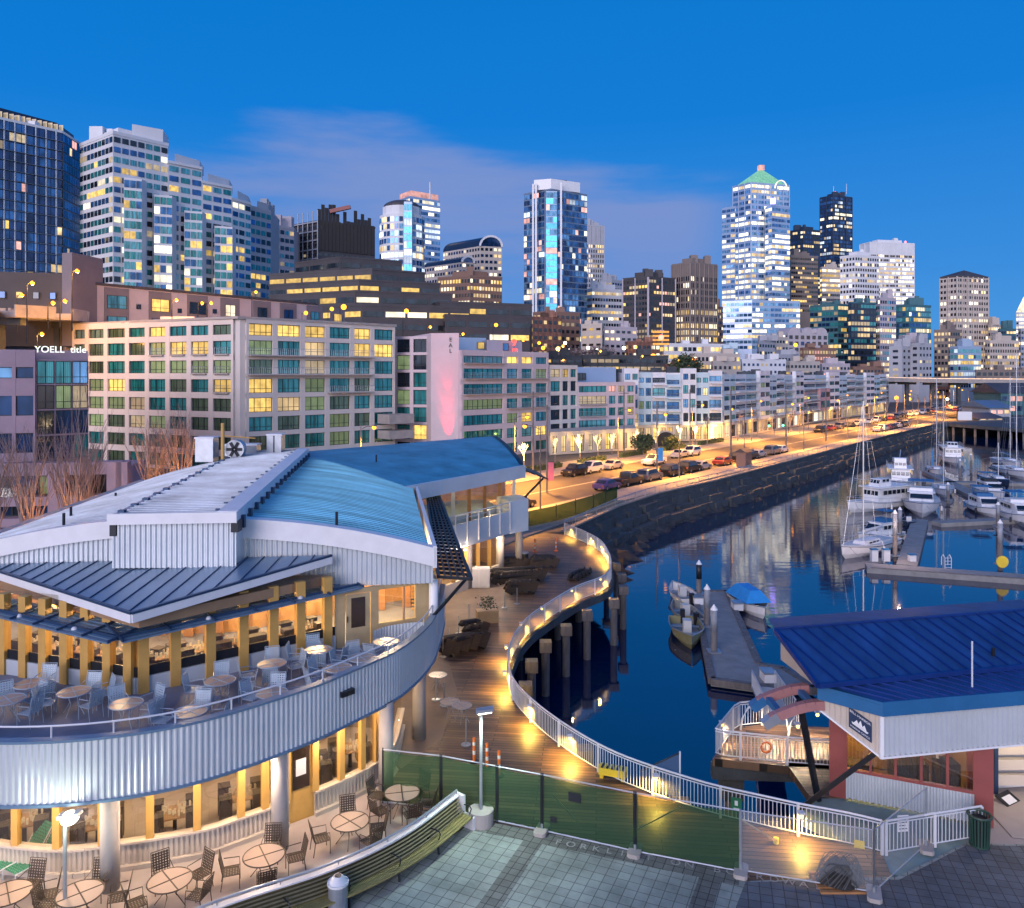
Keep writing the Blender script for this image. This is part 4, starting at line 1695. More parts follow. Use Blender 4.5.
for px, py, desc, angs in ((160, 766 + 102, 0, 0),):
 pass
low_tabs = [((264, 868), 'round table between the two near patio columns', (100, 205, 20, 300)), ((350, 834), 'round table in front of the ochre patio door', (100, 200, 330, 20)),
   ((402, 805), 'round table by the slender right patio column', (60, 165, 230, 300, 350)), ((170, 893), 'round table at the patio bottom edge', (125, 60, 215, 340)),
   ((80, 906), 'round table beside the bright patio lamp post', (95, 180, 10)), ((8, 906), 'round table cut by the left picture edge', (80, 20))]
for (px, py), desc, angs in low_tabs:
 p = G(px, py - 12, .7)
 p.z = .01
 place(btb, p, random.uniform(0, 1), desc.replace('round table', 'round brown-rimmed table'), 'round tables on the patio')
 seat_round(p.x, p.y, .01, angs, bch, desc, 'chairs on the lower patio')
up_tabs = [((30, 684), 'terrace table nearest the left picture edge', (90, 200, 330)), ((74, 692), 'terrace table left of the glass corner', (80, 200, 340, 40)), ((126, 704), 'terrace table right under the glass corner', (60, 130, 350)),
           ((220, 681), 'terrace table under the second pane', (100, 190, 270, 20)), ((272, 664), 'terrace table under the third pane', (110, 200, 280, 30)), ((318, 650), 'terrace table next to the glazed door', (120, 190, 280, 350)),
           ((386, 642), 'terrace table inside the corrugated booth', (250, 300)), ((372, 659), 'terrace table just outside the booth', (180, 120, 20)), ((358, 673), 'terrace table at the right end by the rail', (160, 220)),
           ((282, 697), 'terrace table at the rail below the door', (100, 150, 30)), ((190, 712), 'terrace table at the middle of the rail', (90, 170, 10)), ((8, 700), 'terrace table cut by the picture edge', (60, 120, 350))]
for (px, py), desc, angs in up_tabs:
 p = G(px, py, 4.7)
 # keep clear of the parapet
 q = min(pi_, key=lambda w: (w - V((p.x, p.y, 0))).length)
 dv = V((p.x, p.y, 0)) - q
 inward = V((-14.5, 33.5, 0)) - q
 if dv.length < .75 or dv.dot(inward) < 0:
  p = q + inward.normalized() * .8
 place(gtb, (p.x, p.y, FZ + .002), random.uniform(0, 1), 'round pinkish ' + desc, 'round tables on the upper terrace')
 seat_round(p.x, p.y, FZ + .002, angs, gch, desc, 'chairs on the upper terrace', .80)
# two green loungers
for i, (px, py) in enumerate(((14, 868), (30, 872))):
 p = G(px, py)
 r = thing('sun_lounger', ['green strap sun lounger at the picture edge under the balcony', 'green strap sun lounger beside the corrugated knee wall'][i], 'lounger', p, 'green loungers on the patio', R(-28))
 mb = MB()
 straps(mb, .6, 1.2, 0, 7, M4=Matrix.Translation((0, -.6, .33)) @ Matrix.Rotation(R(-90), 4, 'X') @ Matrix.Scale(-1, 4, (0, 1, 0)))
 mb.build('seat', 'green_lounger', r, world=False)
 mb = MB()
 straps(mb, .6, .75, 0, 7, M4=Matrix.Translation((0, .6, .33)) @ Matrix.Rotation(R(-35), 4, 'X'))
 mb.build('backrest', 'green_lounger', r, world=False)
 for s in (-1, 1):
  mb = MB()
  mb.tube([(.32 * s, -.62, .0), (.32 * s, -.62, .33), (.32 * s, .6, .33), (.32 * s, 1.05, .95)], .022, 6)
  mb.tube([(.32 * s, .6, .33), (.32 * s, .6, .0)], .022, 6)
  mb.build('frame', 'rail', r, world=False)
# inside tables with cloths and glassware
inn = thing('dining_table', 'x', 'table')
mb = MB()
mb.bx(-.55, .55, -.45, .45, .70, .74)
mb.build('table_top', 'cream', inn, world=False)
mb = MB()
mb.bx(-.06, .06, -.06, .06, 0, .7)
mb.build('leg', 'dark', inn, world=False)
mb = MB()
for i in range(30):
 x, y = random.uniform(-.48, .48), random.uniform(-.38, .38)
 mb.cyl((x, y), .028, .74, .90, 6, 0, .035)
mb.build('glassware', 'l_dim', inn, world=False)  # glasses glow by themselves to give the golden glitter
mb = MB()
for i in range(4):
 a = pi / 4 + i * pi / 2
 mb.bx(.75 * cos(a) - .2, .75 * cos(a) + .2, .62 * sin(a) - .2, .62 * sin(a) + .2, .02, .95)
mb.build('bench', 'darkwood', inn, world=False)
for i in range(5):
 p = C0.lerp(CR_, (i + .6) / 5.4) + V((-.55, 1.15, 0))
 place(inn, (p.x, p.y, FZ + .002), .65, f'set dining table behind the upper glass, {["first", "second", "third", "fourth", "fifth"][i]} right of the corner', 'set tables behind the upper glass')
for i in range(5):
 p = C0.lerp(CL_, (i + .9) / 5.4) + V((.3, 1.3, 0))
 place(inn, (p.x, p.y, FZ + .002), -.3, f'set dining table behind the upper glass, {["first", "second", "third", "fourth", "fifth"][i]} left of the corner', 'set tables behind the upper glass')
for i, (x, y) in enumerate(((-15.6, 25.6), (-13.2, 25.5), (-11.0, 26.1), (-9.2, 27.2), (-7.4, 29.2), (-6.2, 30.6), (-18, 26.8))):
 place(inn, (x, y, .02), .4, f'set dining table behind the ground floor glass, {["above the loungers", "left of the near column", "right of the near column", "left of the middle column", "right of the ochre door", "at the far right end", "at the picture edge"][i]}', 'set tables behind the lower glass')

# ------------------------------------------------------------ foreground: bench, fence, lamps
bp = cr([(-15, 17.2), (-12, 18.1), (-7.75, 21.15), (-5.15, 22.75), (-3.3, 24.5), (-1.85, 26.75)], 8)
bench = thing('curved_bench', 'long curved slatted bench with pale frame and rail, backing onto the patio', 'bench', (-5, 22.7, 0))
mb = MB()
o = offset(bp, -0.0)
for a, b in zip(bp, bp[1:]):
 mb.wall(a, b, .14, 0.01, .95, 0, o=.02)
mb.build('back_wall', 'slatdark', bench)
for k in range(6):
 q = offset(bp, .05 + .045 * (5 - k) + .02)
 mb = MB()
 mb.tube([p + V((0, 0, .50 + k * .085)) for p in q], .032, 4)
 mb.build('back_slat', 'slatdark', bench)
for k in range(4):
 q = offset(bp, .30 + k * .12)
 mb = MB()
 for a, b in zip(q, q[1:]):
  mb.wall(a, b, .10, .42, .46, 0, o=.05)
 mb.build('seat_slat', 'olive', bench)
q = offset(bp, .0)
mb = MB()
mb.tube([p + V((0, 0, 1.12)) for p in q], .035, 6)
mb.build('top_rail', 'railgrey', bench)
mb = MB()
for a, b in zip(offset(bp, .06), offset(bp, .06)[1:]):
 mb.wall(a, b, .2, .955, 1.0, 0, o=.06)
mb.build('cap', 'rail', bench)
for p, w in zip(resample(q, 1.7), resample(offset(bp, .7), 1.7)):
 mb = MB()
 mb.tube([p + V((0, 0, 1.0)), p + V((0, 0, 1.12))], .02, 5)
 mb.build('rail_post', 'railgrey', bench)
 mb = MB()
 d = (w - p)
 mb.tube([p + d * .2 + V((0, 0, .72)), p + d * .75 + V((0, 0, .74)), p + d * .85 + V((0, 0, .66)), p + d * .75 + V((0, 0, .47))], .02, 5)
 mb.build('armrest', 'dark', bench)
 mb = MB()
 mb.beam(p + d * .1 + V((0, 0, .38)), p + d * .9 + V((0, 0, .38)), .07)
 mb.beam(p + d * .75 + V((0, 0, .02)), p + d * .7 + V((0, 0, .38)), .07)
 mb.build('leg', 'dark', bench)
mb = MB()
e = bp[-1]
mb.M = Matrix.Translation((e.x, e.y, 0)) @ Matrix.Rotation(R(52), 4, 'Z')
mb.prism([(-.02, .12), (.10, .12), (.10, -.75), (-.02, -.75)], .02, .46)
mb.bx(-.02, .10, -.30, .12, .46, 1.02)
mb.build('end_panel', 'rail', bench)


def post_lamp(px, py, label, h, headw, bright, col, name='lamp_post', base=True):
 p = G(px, py)
 r = thing(name, label, 'lamp post', p)
 mb = MB()
 mb.cyl((p.x, p.y), .055, .45 if base else .02, h, 10)
 mb.build('pole', 'railgrey', r)
 mb = MB()
 mb.M = Matrix.Translation((p.x + .12, p.y, h + .04)) @ Matrix.Rotation(R(-8), 4, 'Y')
 mb.bx(-.28, .3, -.14, .14, -.03, .07)
 mb.build('lamp_head', 'railgrey', r)
 mb = MB()
 mb.M = Matrix.Translation((p.x + .12, p.y, h + .0)) @ Matrix.Rotation(R(-8), 4, 'Y')
 if bright:
  mb.sphere((0, 0, -.03), .24, 0, 14, 8, .75)
 else:
  mb.bx(-.22, .24, -.11, .11, -.035, -.028)
 mb.build('lamp_lens', 'bulbw', r)
 lamp('lamp_post_light', (p.x + .12, p.y - .45, h - .15), bright or 110, col, .15, r, *(() if bright else ('SPOT', R(165), (0, 0, 0))))
 if base:
  mb = MB()
  mb.cyl((p.x, p.y), .42, .013, .5, 20)
  mb.build('round_footing', 'conc', r, False)
 return r


post_lamp(481, 824, 'slim grey lamp post on a round footing at the end of the curved bench', 3.75, .5, 0, (0.85, 1.0, .8))
post_lamp(65, 925, 'lit grey lamp post with glowing head among the patio tables', 2.95, .4, 20, (0.95, 1.0, .78), base=False)
# litter bin with domed lid at the bottom edge
p = G(338, 912)
r = thing('litter_bin', 'round grey litter bin with domed lid at the bottom edge beside the bench', 'bin', p)
mb = MB()
mb.cyl((p.x, p.y), .27, .02, .8, 20)
mb.build('body', 'railgrey', r)
mb = MB()
mb.cyl((p.x, p.y), .30, .80, .86, 20)
mb.cyl((p.x, p.y), .26, .86, 1.02, 20, 0, .12)
mb.build('lid', 'rail', r)
mb = MB()
mb.cyl((p.x, p.y), .10, 1.02, 1.03, 12)
mb.build('opening', 'dark', r)

# green netted fence along the edge of the plaza, one thing per panel
FP = [G(381, 801), G(441, 811), G(497, 823), G(542, 832.5), G(635, 853.5), G(741, 874)]
FP[0] = V((-4.55, 28.0, 0))
names = ['furthest left, behind the right patio column', 'between the patio and the bench end', 'behind the slim lamp post', 'second from the open panel, with small dark patches', 'nearest the open wire panel']
for i, (a, b) in enumerate(zip(FP, FP[1:])):
 r = thing('netted_fence', 'green netted fence panel ' + names[i], 'fence', a, 'green netted fence panels along the plaza')
 mb = MB()
 n = 14
 u = (b - a).normalized()
 nn = V((u.y, -u.x, 0))
 rows = []
 for k in range(n + 1):
  p = a.lerp(b, k / n)
  w = sin(k * 1.9 + i) * .035
  sag = .05 * sin(pi * k / n)
  rows.append([p + nn * w + V((0, 0, .10 + sag * .4)), p + nn * (-w) + V((0, 0, .7)), p + nn * w * .7 + V((0, 0, 1.3)), p + nn * w * .3 + V((0, 0, 1.86 - sag))])
 mb.loft(rows)
 mb.build('netting', 'green_net', r, True)
 for q in (a + u * .03, b - u * .03):
  mb = MB()
  mb.cyl((q.x, q.y), .03, .03, 1.95, 6)
  mb.build('post', 'railgrey' if i == 4 and q != a + u * .03 else 'dark', r)
 mb = MB()
 mb.tube([a + V((0, 0, 1.9)), b + V((0, 0, 1.9))], .025, 5)
 mb.tube([a + V((0, 0, .08)), b + V((0, 0, .08))], .025, 5)
 mb.build('frame_rail', 'railgrey', r)
 if i in (3, 4):
  mb = MB()
  mb.tube([a.lerp(b, .12) + V((.0, .25, 1.2)), a.lerp(b, .42) + V((0, 1.1, .03))] if i == 3 else [a.lerp(b, .45) + V((0, .2, 1.6)), a.lerp(b, .05) + V((0, 1.2, .05))], .02, 5)
  mb.build('brace', 'railgrey', r)
 if i == 3:
  mb = MB()
  for c, w, z in ((.30, .42, 1.25), (.10, .22, .45)):
   p = a.lerp(b, c)
   mb.wall(p, p + u * w, .005, z, z + (.30 if w > .3 else .18), 0, o=.07)
  mb.build('dark_patch', 'signgreen' if False else 'dark', r)
for p, lb in ((FP[3], 'fence foot block left of the painted word'), (FP[4], 'fence foot block in the middle of the netted fence'), (FP[5], 'fence foot block where the netting ends'), (G(874, 897), 'fence foot block at the outer corner of the wire panel'), (G(926, 850), 'fence foot block on the dark paving by the pavilion railing')):
 r = thing('fence_foot', 'pale concrete ' + lb, 'fence foot', p)
 mb = MB(Matrix.Translation((p.x, p.y, 0)) @ Matrix.Rotation(R(70), 4, 'Z'))
 mb.prism([(-.36, -.13), (-.28, -.2), (.28, -.2), (.36, -.13), (.36, .13), (.28, .2), (-.28, .2), (-.36, .13)], .027, .15)
 mb.build('block', 'conc', r)
 mb = MB()
 mb.cyl((p.x, p.y), .05, .15, .3, 8)
 mb.build('socket', 'railgrey', r)
# wire panels
WPNT = [FP[5], G(874, 896), G(926, 848)]
for i, (a, b) in enumerate(zip(WPNT, WPNT[1:])):
 r = thing('wire_fence_panel', ['open wire fence panel in front of the net heap', 'open wire fence panel turned back across the dark paving'][i], 'fence', a, 'open wire fence panels')
 mb = MB()
 mb.wall(a, b, .006, .12, 1.9)
 mb.build('wire_mesh', 'wire', r)
 mb = MB()
 mb.tube([a + V((0, 0, .05)), a + V((0, 0, 1.93))], .03, 6)
 mb.build('post', 'railgrey', r)
 mb = MB()
 mb.tube([b + V((0, 0, .05)), b + V((0, 0, 1.93))], .03, 6)
 mb.build('post', 'railgrey', r)
 mb = MB()
 mb.tube([a + V((0, 0, .12)), b + V((0, 0, .12))], .022, 5)
 mb.tube([a + V((0, 0, 1.9)), b + V((0, 0, 1.9))], .022, 5)
 mb.build('frame_rail', 'railgrey', r)
# braces
p = G(776, 843)
r = thing('timber_brace', 'leaning timber brace with a yellow sleeve behind the netting end', 'brace', p)
mb = MB()
mb.beam(p + V((0, 0, .06)), FP[5] + V((0, .1, 1.6)), .05)
mb.build('timber', mat('raw_timber', (0.5, 0.36, 0.2), .7), r)
mb = MB()
mb.cyl((p.x, p.y), .09, .005, .16, 10)
mb.build('sleeve', 'yellowp', r)
p = G(680, 801)
r = thing('wire_gate_leaf', 'triangular wire gate leaf standing on the boardwalk by the rail', 'fence', p)
q = G(641, 790)
mb = MB()
mb.tube([p + V((0, 0, .02)), p + V((0, 0, 1.75))], .03, 6)
mb.build('post', 'rail', r)
mb = MB()
mb.tube([q + V((0, 0, .7)), p + V((0, 0, 1.7))], .025, 5)
mb.build('brace', 'dark', r)
mb = MB()
mb.add([q + V((0, 0, .7)), p + V((0, 0, .1)), p + V((0, 0, 1.7)), q + V((0, 0, .1))], [(3, 1, 2, 0)])
mb.build('wire_mesh', 'wire', r)
# net heap
p = G(840, 884)
r = thing('net_heap', 'dark tangled heap of netting and rope on a timber pallet', 'net heap', p)
mb = MB()
rings = []
for i in range(7):
 rr = .66 * cos(i / 6 * 1.4)
 rings.append([(p.x + rr * cos(a * pi / 7) * random.uniform(.8, 1.15), p.y + rr * .7 * sin(a * pi / 7) * random.uniform(.8, 1.15), .12 + .11 * i * random.uniform(.85, 1.1)) for a in range(14)])
mb.loft(rings, 0, True, True)
mb.build('netting', 'fabric_black', r)
for k in range(26):
 mb = MB() if k == 0 else mb
 a0 = random.uniform(0, 6.28)
 pts = []
 for j in range(6):
  a = a0 + j * .45
  h = .12 + .62 * sin(pi * j / 5)
  w = .72 - .35 * (h - .12)
  pts.append((p.x + w * cos(a), p.y + w * .72 * sin(a), h + .04))
 mb.tube(pts, .012, 4)
mb.build('rope', mat('old_rope', (.06, .065, .065), .8), r)
mb = MB()
for k in range(5):
 mb.bx(p.x - .75, p.x + .75, p.y - .5 + k * .22, p.y - .38 + k * .22, .01, .08)
mb.build('pallet', 'wood', r)


def plate(nm, lb, cat, a, b, z0, z1, m, t=.012, o=.07, group=None):
 r = MB()
 r.wall(a, b, t, z0, z1, 0, o=o)
 return tag(r.build(nm, m), lb, cat, group)


u1 = (G(870, 817, 1.07) - G(830, 808, 1.07))
a = G(853, 846, .3)
plate('yellow_notice', 'small yellow notice low on the white railing beside the wire panel', 'sign', G(854, 839, .5), G(864.5, 841, .5), .28, .52, 'yellowp')
r = thing('notice_board', 'white printed notice tied to the railing left of the green bin', 'sign', G(894, 830, .8))
a, b = V(G(896, 826, .75)), V(G(907, 822, .85))
mb = MB()
mb.wall(a, b, .01, .60, 1.12, 0, o=.08)
mb.build('board', 'signpaint', r)
mb = MB()
for k in range(4):
 mb.wall(a.lerp(b, .15), a.lerp(b, .85 - .1 * (k % 2)), .004, .68 + k * .1, .71 + k * .1, 0, o=.0855)
mb.build('print', 'signblue', r)
r = thing('green_sign', 'small green sign with white mark on the boardwalk railing', 'sign', G(737, 801, .8))
a, b = V(G(731, 798, .9)), V(G(742, 800, .9))
mb = MB()
mb.wall(a, b, .01, .52, .98, 0, o=.08)
mb.build('board', 'signgreen', r)
mb = MB()
c = a.lerp(b, .5)
mb.wall(a.lerp(b, .25), a.lerp(b, .75), .004, .60, .64, 0, o=.0855)
mb.wall(a.lerp(b, .35), a.lerp(b, .65), .004, .72, .88, 0, o=.0855)
mb.build('print', 'signpaint', r)
p = G(613, 778)
r = thing('yellow_float', 'yellow plastic crate lying against the boardwalk railing', 'crate', p, rz=R(-20))
mb = MB()
mb.prism([(-.5, -.22), (.5, -.22), (.55, 0), (.5, .22), (-.5, .22), (-.55, 0)], .15, .4)
mb.build('tray', 'yellowp', r, world=False)
for sx in (-.4, .4):
 mb = MB()
 mb.bx(sx - .06, sx + .06, -.2, .2, .01, .15)
 mb.build('foot', 'yellowp', r, world=False)
mb = MB()
for k in range(5):
 mb.bx(-.42 + k * .19, -.34 + k * .19, -.18, .18, .401, .43)
mb.build('slot', 'dark', r, world=False)
# traffic delineators
for i, (px, py) in enumerate(((474, 762), (487, 768), (499, 776), (535, 552), (556, 551))):
 p = G(px, py)
 r = thing('traffic_post', 'orange and white traffic post ' + ['left of three behind the green fence', 'middle of three behind the green fence', 'right of three behind the green fence', 'left of two out on the far boardwalk', 'right of two out on the far boardwalk'][i], 'traffic post', p, 'orange traffic posts on the boardwalk')
 h = .95 if i < 3 else 1.1
 for k, (z0, z1, m) in enumerate(((.05, .3, 'orange'), (.3, .45, 'signpaint'), (.45, .65, 'orange'), (.65, .78, 'signpaint'), (.78, h, 'orange'))):
  mb = MB()
  mb.cyl((0, 0), .055, z0, z1 - .001, 8)
  mb.build('band', m, r, world=False)
 mb = MB()
 mb.cyl((0, 0), .2, .005, .05, 8)
 mb.build('base', 'dark' if i < 3 else 'orange', r, world=False)
# stuff on the boardwalk by the restaurant
def stanchion(px, py, i):
 p = G(px, py)
 r = thing('stanchion', 'slim grey stanchion post ' + i, 'post', p, 'stanchions round the closed outdoor seating')
 mb = MB()
 mb.cyl((0, 0), .03, .04, 1.05, 6)
 mb.build('pole', 'railgrey', r, world=False)
 mb = MB()
 mb.cyl((0, 0), .2, .006, .04, 10)
 mb.build('base', 'railgrey', r, world=False)


for px, py, i in ((443, 657, 'by the near round tables'), (449, 648, 'left of the folded furniture stack'), (458.5, 634, 'above the furniture stack'), (469, 621, 'left of the timber planter'), (480.5, 619, 'just left of the planter'), (504.5, 608, 'right of the planter'), (517, 604, 'furthest right, beyond the planter'),
                  (436, 700, 'beside the round column'), (444, 706, 'near the green fence, left'), (466, 745, 'near the traffic posts')):
 stanchion(px, py, i)
p = G(487, 622)
r = thing('timber_planter', 'light timber planter with a small dark shrub on the boardwalk', 'planter', p, rz=R(12))
mb = MB()
mb.bx(-.65, .65, -.35, .35, .01, .75)
mb.build('box', mat('planter_timber', (0.5, .34, .17), .6), r, world=False)
mb = MB()
for k in range(160):
 a, b, c = random.gauss(0, .25), random.gauss(0, .15), random.uniform(.75, 1.5)
 s = .07
 mb.add([(a, b, c), (a + random.uniform(-s, s), b + s, c + s), (a + s, b + random.uniform(-s, s), c + s)], [(0, 1, 2)])
mb.build('shrub', 'leaf', r, world=False)


def cover_pile(px, py, w, dpt, h, rz_, lb, m='fabric_black'):
 p = G(px, py)
 r = thing('covered_furniture', lb, 'covered furniture', p, 'covered furniture on the boardwalk', rz_)
 nr = max(2, int(dpt / .34))
 for i in range(nr):
  y = -dpt / 2 + dpt * (i + .5) / nr
  hh = h * random.uniform(.55, .9)
  mb = MB()
  L_ = w * random.uniform(.7, 1)
  x0 = -w / 2 + random.uniform(0, w - L_)
  mb.tube([(x0, y, hh), (x0 + L_ * .12, y, hh + .03), (x0 + L_ * .8, y + .05, hh), (x0 + L_, y + .04, hh - .04)], [.05, .19, .14, .03], 7)
  mb.build('folded_parasol', m, r, world=False)
 mb = MB()
 nx = max(2, int(w / .55))
 for i in range(nx):
  x = -w / 2 + w * (i + .5) / nx
  mb.beam((x - .2, -dpt * .42, .12), (x + .15, -dpt * .42, h * .95), .04, .5)
  mb.beam((x - .2, dpt * .1, .12), (x + .15, dpt * .1, h * .8), .04, .5)
  mb.bx(x - .25, x + .2, -dpt * .45, dpt * .3, h * .42, h * .46)
 mb.build('stacked_chair', 'chairb', r, world=False)
 mb = MB()
 for sx in (-.35, .35):
  mb.bx(sx * w - .04, sx * w + .04, -dpt * .5, dpt * .5, .01, .12)
 mb.build('leg', 'dark', r, world=False)


cover_pile(462, 650, 2.9, 1.3, .95, R(35), 'black stack of folded chairs nearest the restaurant corner')
cover_pile(474, 638, 1.6, 1.2, 1.0, R(35), 'black stack of loungers beside the folded chairs')
cover_pile(517, 581, 4.2, 1.5, .85, R(18), 'long row of black covered tables in the middle of the boardwalk')
cover_pile(521, 592, 2.2, 1.3, .9, R(10), 'black covered table group right of the long row')
cover_pile(513, 568, 2.4, 1.2, .8, R(20), 'black covered bench behind the long row')
cover_pile(543, 567, 2.4, 1.2, .8, R(12), 'black covered table furthest along the boardwalk')
cover_pile(579, 577, 3.2, .9, .35, R(62), 'low dark folded awning frame lying near the railing')
mbm = make_table('boardwalk_table', .42, 'tabletop', 'railgrey')
for px, py, lb in ((438, 690, 'half hidden by the balcony corner'), (450, 718, 'left of the two in the light pool'), (462, 722, 'right of the two in the light pool')):
 p = G(px, py)
 place(mbm, (p.x, p.y, .01), random.uniform(0, 1), 'small round pale table ' + lb, 'pale tables on the boardwalk')
r = thing('menu_box', 'pale grey service cabinet against the ground floor wall', 'cabinet', G(479, 586))
p = G(479, 588)
mb = MB()
mb.bx(p.x - .75, p.x + .75, p.y, p.y + .8, .01, 1.35)
mb.build('body', 'signpaint', r)
mb = MB()
mb.bx(p.x - .7, p.x - .02, p.y - .03, p.y - .003, .08, 1.28)
mb.build('door', 'rail', r)
mb = MB()
mb.bx(p.x + .02, p.x + .7, p.y - .03, p.y - .003, .08, 1.28)
mb.build('door', 'rail', r)
p = G(525, 566)
r = thing('waste_bin', 'slim dark waste bin beside the last round column', 'bin', p)
mb = MB()
mb.cyl((0, 0), .28, .01, 1.0, 12)
mb.build('body', 'dark', r, world=False)
mb = MB()
mb.cyl((0, 0), .30, 1.0, 1.08, 12)
mb.build('lid', 'railgrey', r, world=False)

# ------------------------------------------------------------ marina pavilion on the right
pav_ = thing('marina_pavilion', 'marina office pavilion with bright blue metal roof and salmon red pillars', 'pavilion', (15, 28, 0))
PL, PR, PQ = V((11.3, 28.5, 0)), V((15.75, 26.55, 0)), V((24, 29.5, 0))
mb = MB()
for (x, y) in ((PL.x, PL.y), (PR.x, PR.y)):
 pass
u = (PR - PL).normalized()
for p, w in ((PL, .55), (PR, .55)):
 mb = MB()
 a = p if p == PL else p - u * .35
 mb.wall(a, a + u * w, .55, .02, 4.0 if p == PL else 2.85, 0, o=.03)
 mb.build('pillar', 'red', pav_)
mb = MB()
mb.wall(PR - u * .33, PR - u * .02, .03, .02, .35, 0, o=.05)
mb.build('pillar_box', 'conc', pav_)
a, b = PL + u * .55, PR - u * .35
mb = MB()
mb.corr([a, b], .05, 1.02, .19, .04)
mb.build('knee_wall', 'corr', pav_)
mb = MB()
mb.wall(a, b, .14, 1.03, 1.12, 0, o=.06)
mb.wall(a, b, .14, 2.60, 2.72, 0, o=.06)
mb.build('window_rail', 'red', pav_)
for k in range(6):
 q = a.lerp(b, k / 5)
 mb = MB()
 mb.wall(q - u * .04, q + u * .04, .10, 1.12, 2.60, 0, o=.05)
 mb.build('mullion', 'red', pav_)
 if k < 5:
  mb = MB()
  mb.wall(q + u * .04, a.lerp(b, (k + 1) / 5) - u * .04, .02, 1.12, 2.60)
  mb.build('window', 'pane', pav_)
# room behind
mb = MB()
mb.loft([[(11.6, 28.8, 0), (11.6, 28.8, 3.4)], [(12.3, 30.8, 0), (12.3, 30.8, 3.4)], [(16.2, 30.0, 0), (16.2, 30.0, 3.4)], [(16.3, 27.4, 0), (16.3, 27.4, 3.4)]])
mb.build('inner_wall', 'cream', pav_)
mb = MB()
mb.prism([(11.7, 28.7), (12.3, 30.7), (16.1, 29.9), (16.0, 26.9)], .0, .03)
mb.build('inner_floor', 'carpet', pav_)
mb = MB()
for x, y, w, h in ((12.6, 29.2, .9, .9), (14.2, 28.7, 1.2, 1.15), (15.3, 28.2, .7, 1.4)):
 mb.bx(x - w / 2, x + w / 2, y - .3, y + .3, .03, h)
mb.build('counter', 'darkwood', pav_)
mb = MB()
mb.cyl((15.0, 28.2), .05, 1.5, 2.1, 6)
mb.cyl((15.0, 28.2), .25, 1.7, 2.0, 8, 0, .03)
mb.build('model_sail', 'signpaint', pav_)
lamp('office_light', (12.5, 29.4, 2.3), 38, YEL, .1, pav_)
lamp('office_light', (15.0, 28.6, 2.5), 10, (.8, .9, 1), .1, pav_)
# side room with lit shelves, right of the red pillar
mb = MB()
mb.wall(V((16.6, 28.9, 0)), V((23, 29.6, 0)), .1, .02, 3.2)
mb.build('inner_wall', 'white', pav_)
mb = MB()
mb.wall(PR + V((.1, .25, 0)), PR + V((.7, 2.3, 0)), .12, .02, 2.85)
mb.build('reveal', 'red', pav_)
for k in range(4):
 mb = MB()
 mb.bx(17.35, 19.2, 28.55, 28.75, .35 + k * .55, .72 + k * .55)
 mb.build('shutter_slat', 'corr_warm', pav_)
mb = MB()
mb.bx(17.2, 17.33, 28.5, 28.8, .02, 2.75)
mb.build('door_frame', 'signblue', pav_)
mb = MB()
mb.prism([(16.2, 25.9), (22, 24.8), (22, 29), (16.5, 28.9)], .03, .05)
mb.build('entrance_floor', 'patio', pav_)
lamp('entrance_light', (17.9, 27.4, 2.6), 24, (1, .82, .58), .15, pav_)
# canopy box
Cc, Cr = V((11.85, 25.65, 0)), V((24, 27.9, 0))
Cl = V((10.35, 27.0, 0))
mb = MB()
mb.corr([Cc, Cr], 2.75, 4.08, .19, .045)
mb.build('canopy_wall', 'corr', pav_)
mb = MB()
a, b = Cl, Cc
mb.add([(a.x, a.y, 3.75), (b.x, b.y, 2.75), (b.x, b.y, 4.1), (a.x, a.y, 4.2), (a.x + .08, a.y + .1, 3.75), (b.x + .08, b.y + .1, 2.75), (b.x + .08, b.y + .1, 4.1), (a.x + .08, a.y + .1, 4.2)], [(0, 1, 2, 3), (5, 4, 7, 6), (0, 4, 5, 1)])
for k in range(1, 11):
 t = k / 11
 p = a.lerp(b, t)
 nn = V((-.67, -.74, 0)) * .012
 mb.beam((p.x + nn.x, p.y + nn.y, 3.78 - t), (p.x + nn.x, p.y + nn.y, 4.15), .025)
mb.build('canopy_wing', 'corr_warm', pav_)
mb = MB()
mb.beam(V((Cc.x - .02, Cc.y - .03, 2.72)), V((Cc.x - .02, Cc.y - .03, 4.1)), .12)
mb.beam(V((Cc.x, Cc.y - .03, 2.73)), V((Cr.x, Cr.y - .03, 2.73)), .06)
mb.beam(V((Cc.x, Cc.y - .03, 2.73)), V((Cl.x, Cl.y - .03, 3.73)), .06)
mb.build('corner_trim', 'signpaint', pav_)
mb = MB()
mb.prism([Cl + V((.1, .2, 0)), Cc + V((.08, .1, 0)), Cr + V((0, .1, 0)), V((24, 32, 0)), V((11.2, 29.2, 0))], 3.76, 3.86)
mb.build('canopy_ceiling', 'cream', pav_)
mb = MB()
f0, f1, f2 = V((10.25, 26.85, 4.12)), V((11.8, 25.45, 4.12)), V((24.2, 27.7, 4.12))
for p, q in ((f0, f1), (f1, f2)):
 mb.wall(p, q, .14, 4.12, 4.58, 0, o=0)
mb.build('roof_fascia', 'bluetrim', pav_)
mb = MB()
lo_f = [V((11.72, 25.5, 4.585)), V((24.2, 27.75, 4.585))]
lo_b = [V((10.2, 26.9, 4.68)), V((24.2, 29.6, 4.72))]
mb.quad(lo_f[0], lo_f[1], lo_b[1], lo_b[0])
mb.quad(lo_f[0] - V((0, 0, .1)), lo_f[1] - V((0, 0, .1)), lo_b[1] - V((0, 0, .1)), lo_b[0] - V((0, 0, .1)))
lr = mb.build('lower_roof', 'roofblue', pav_)
mb = MB()
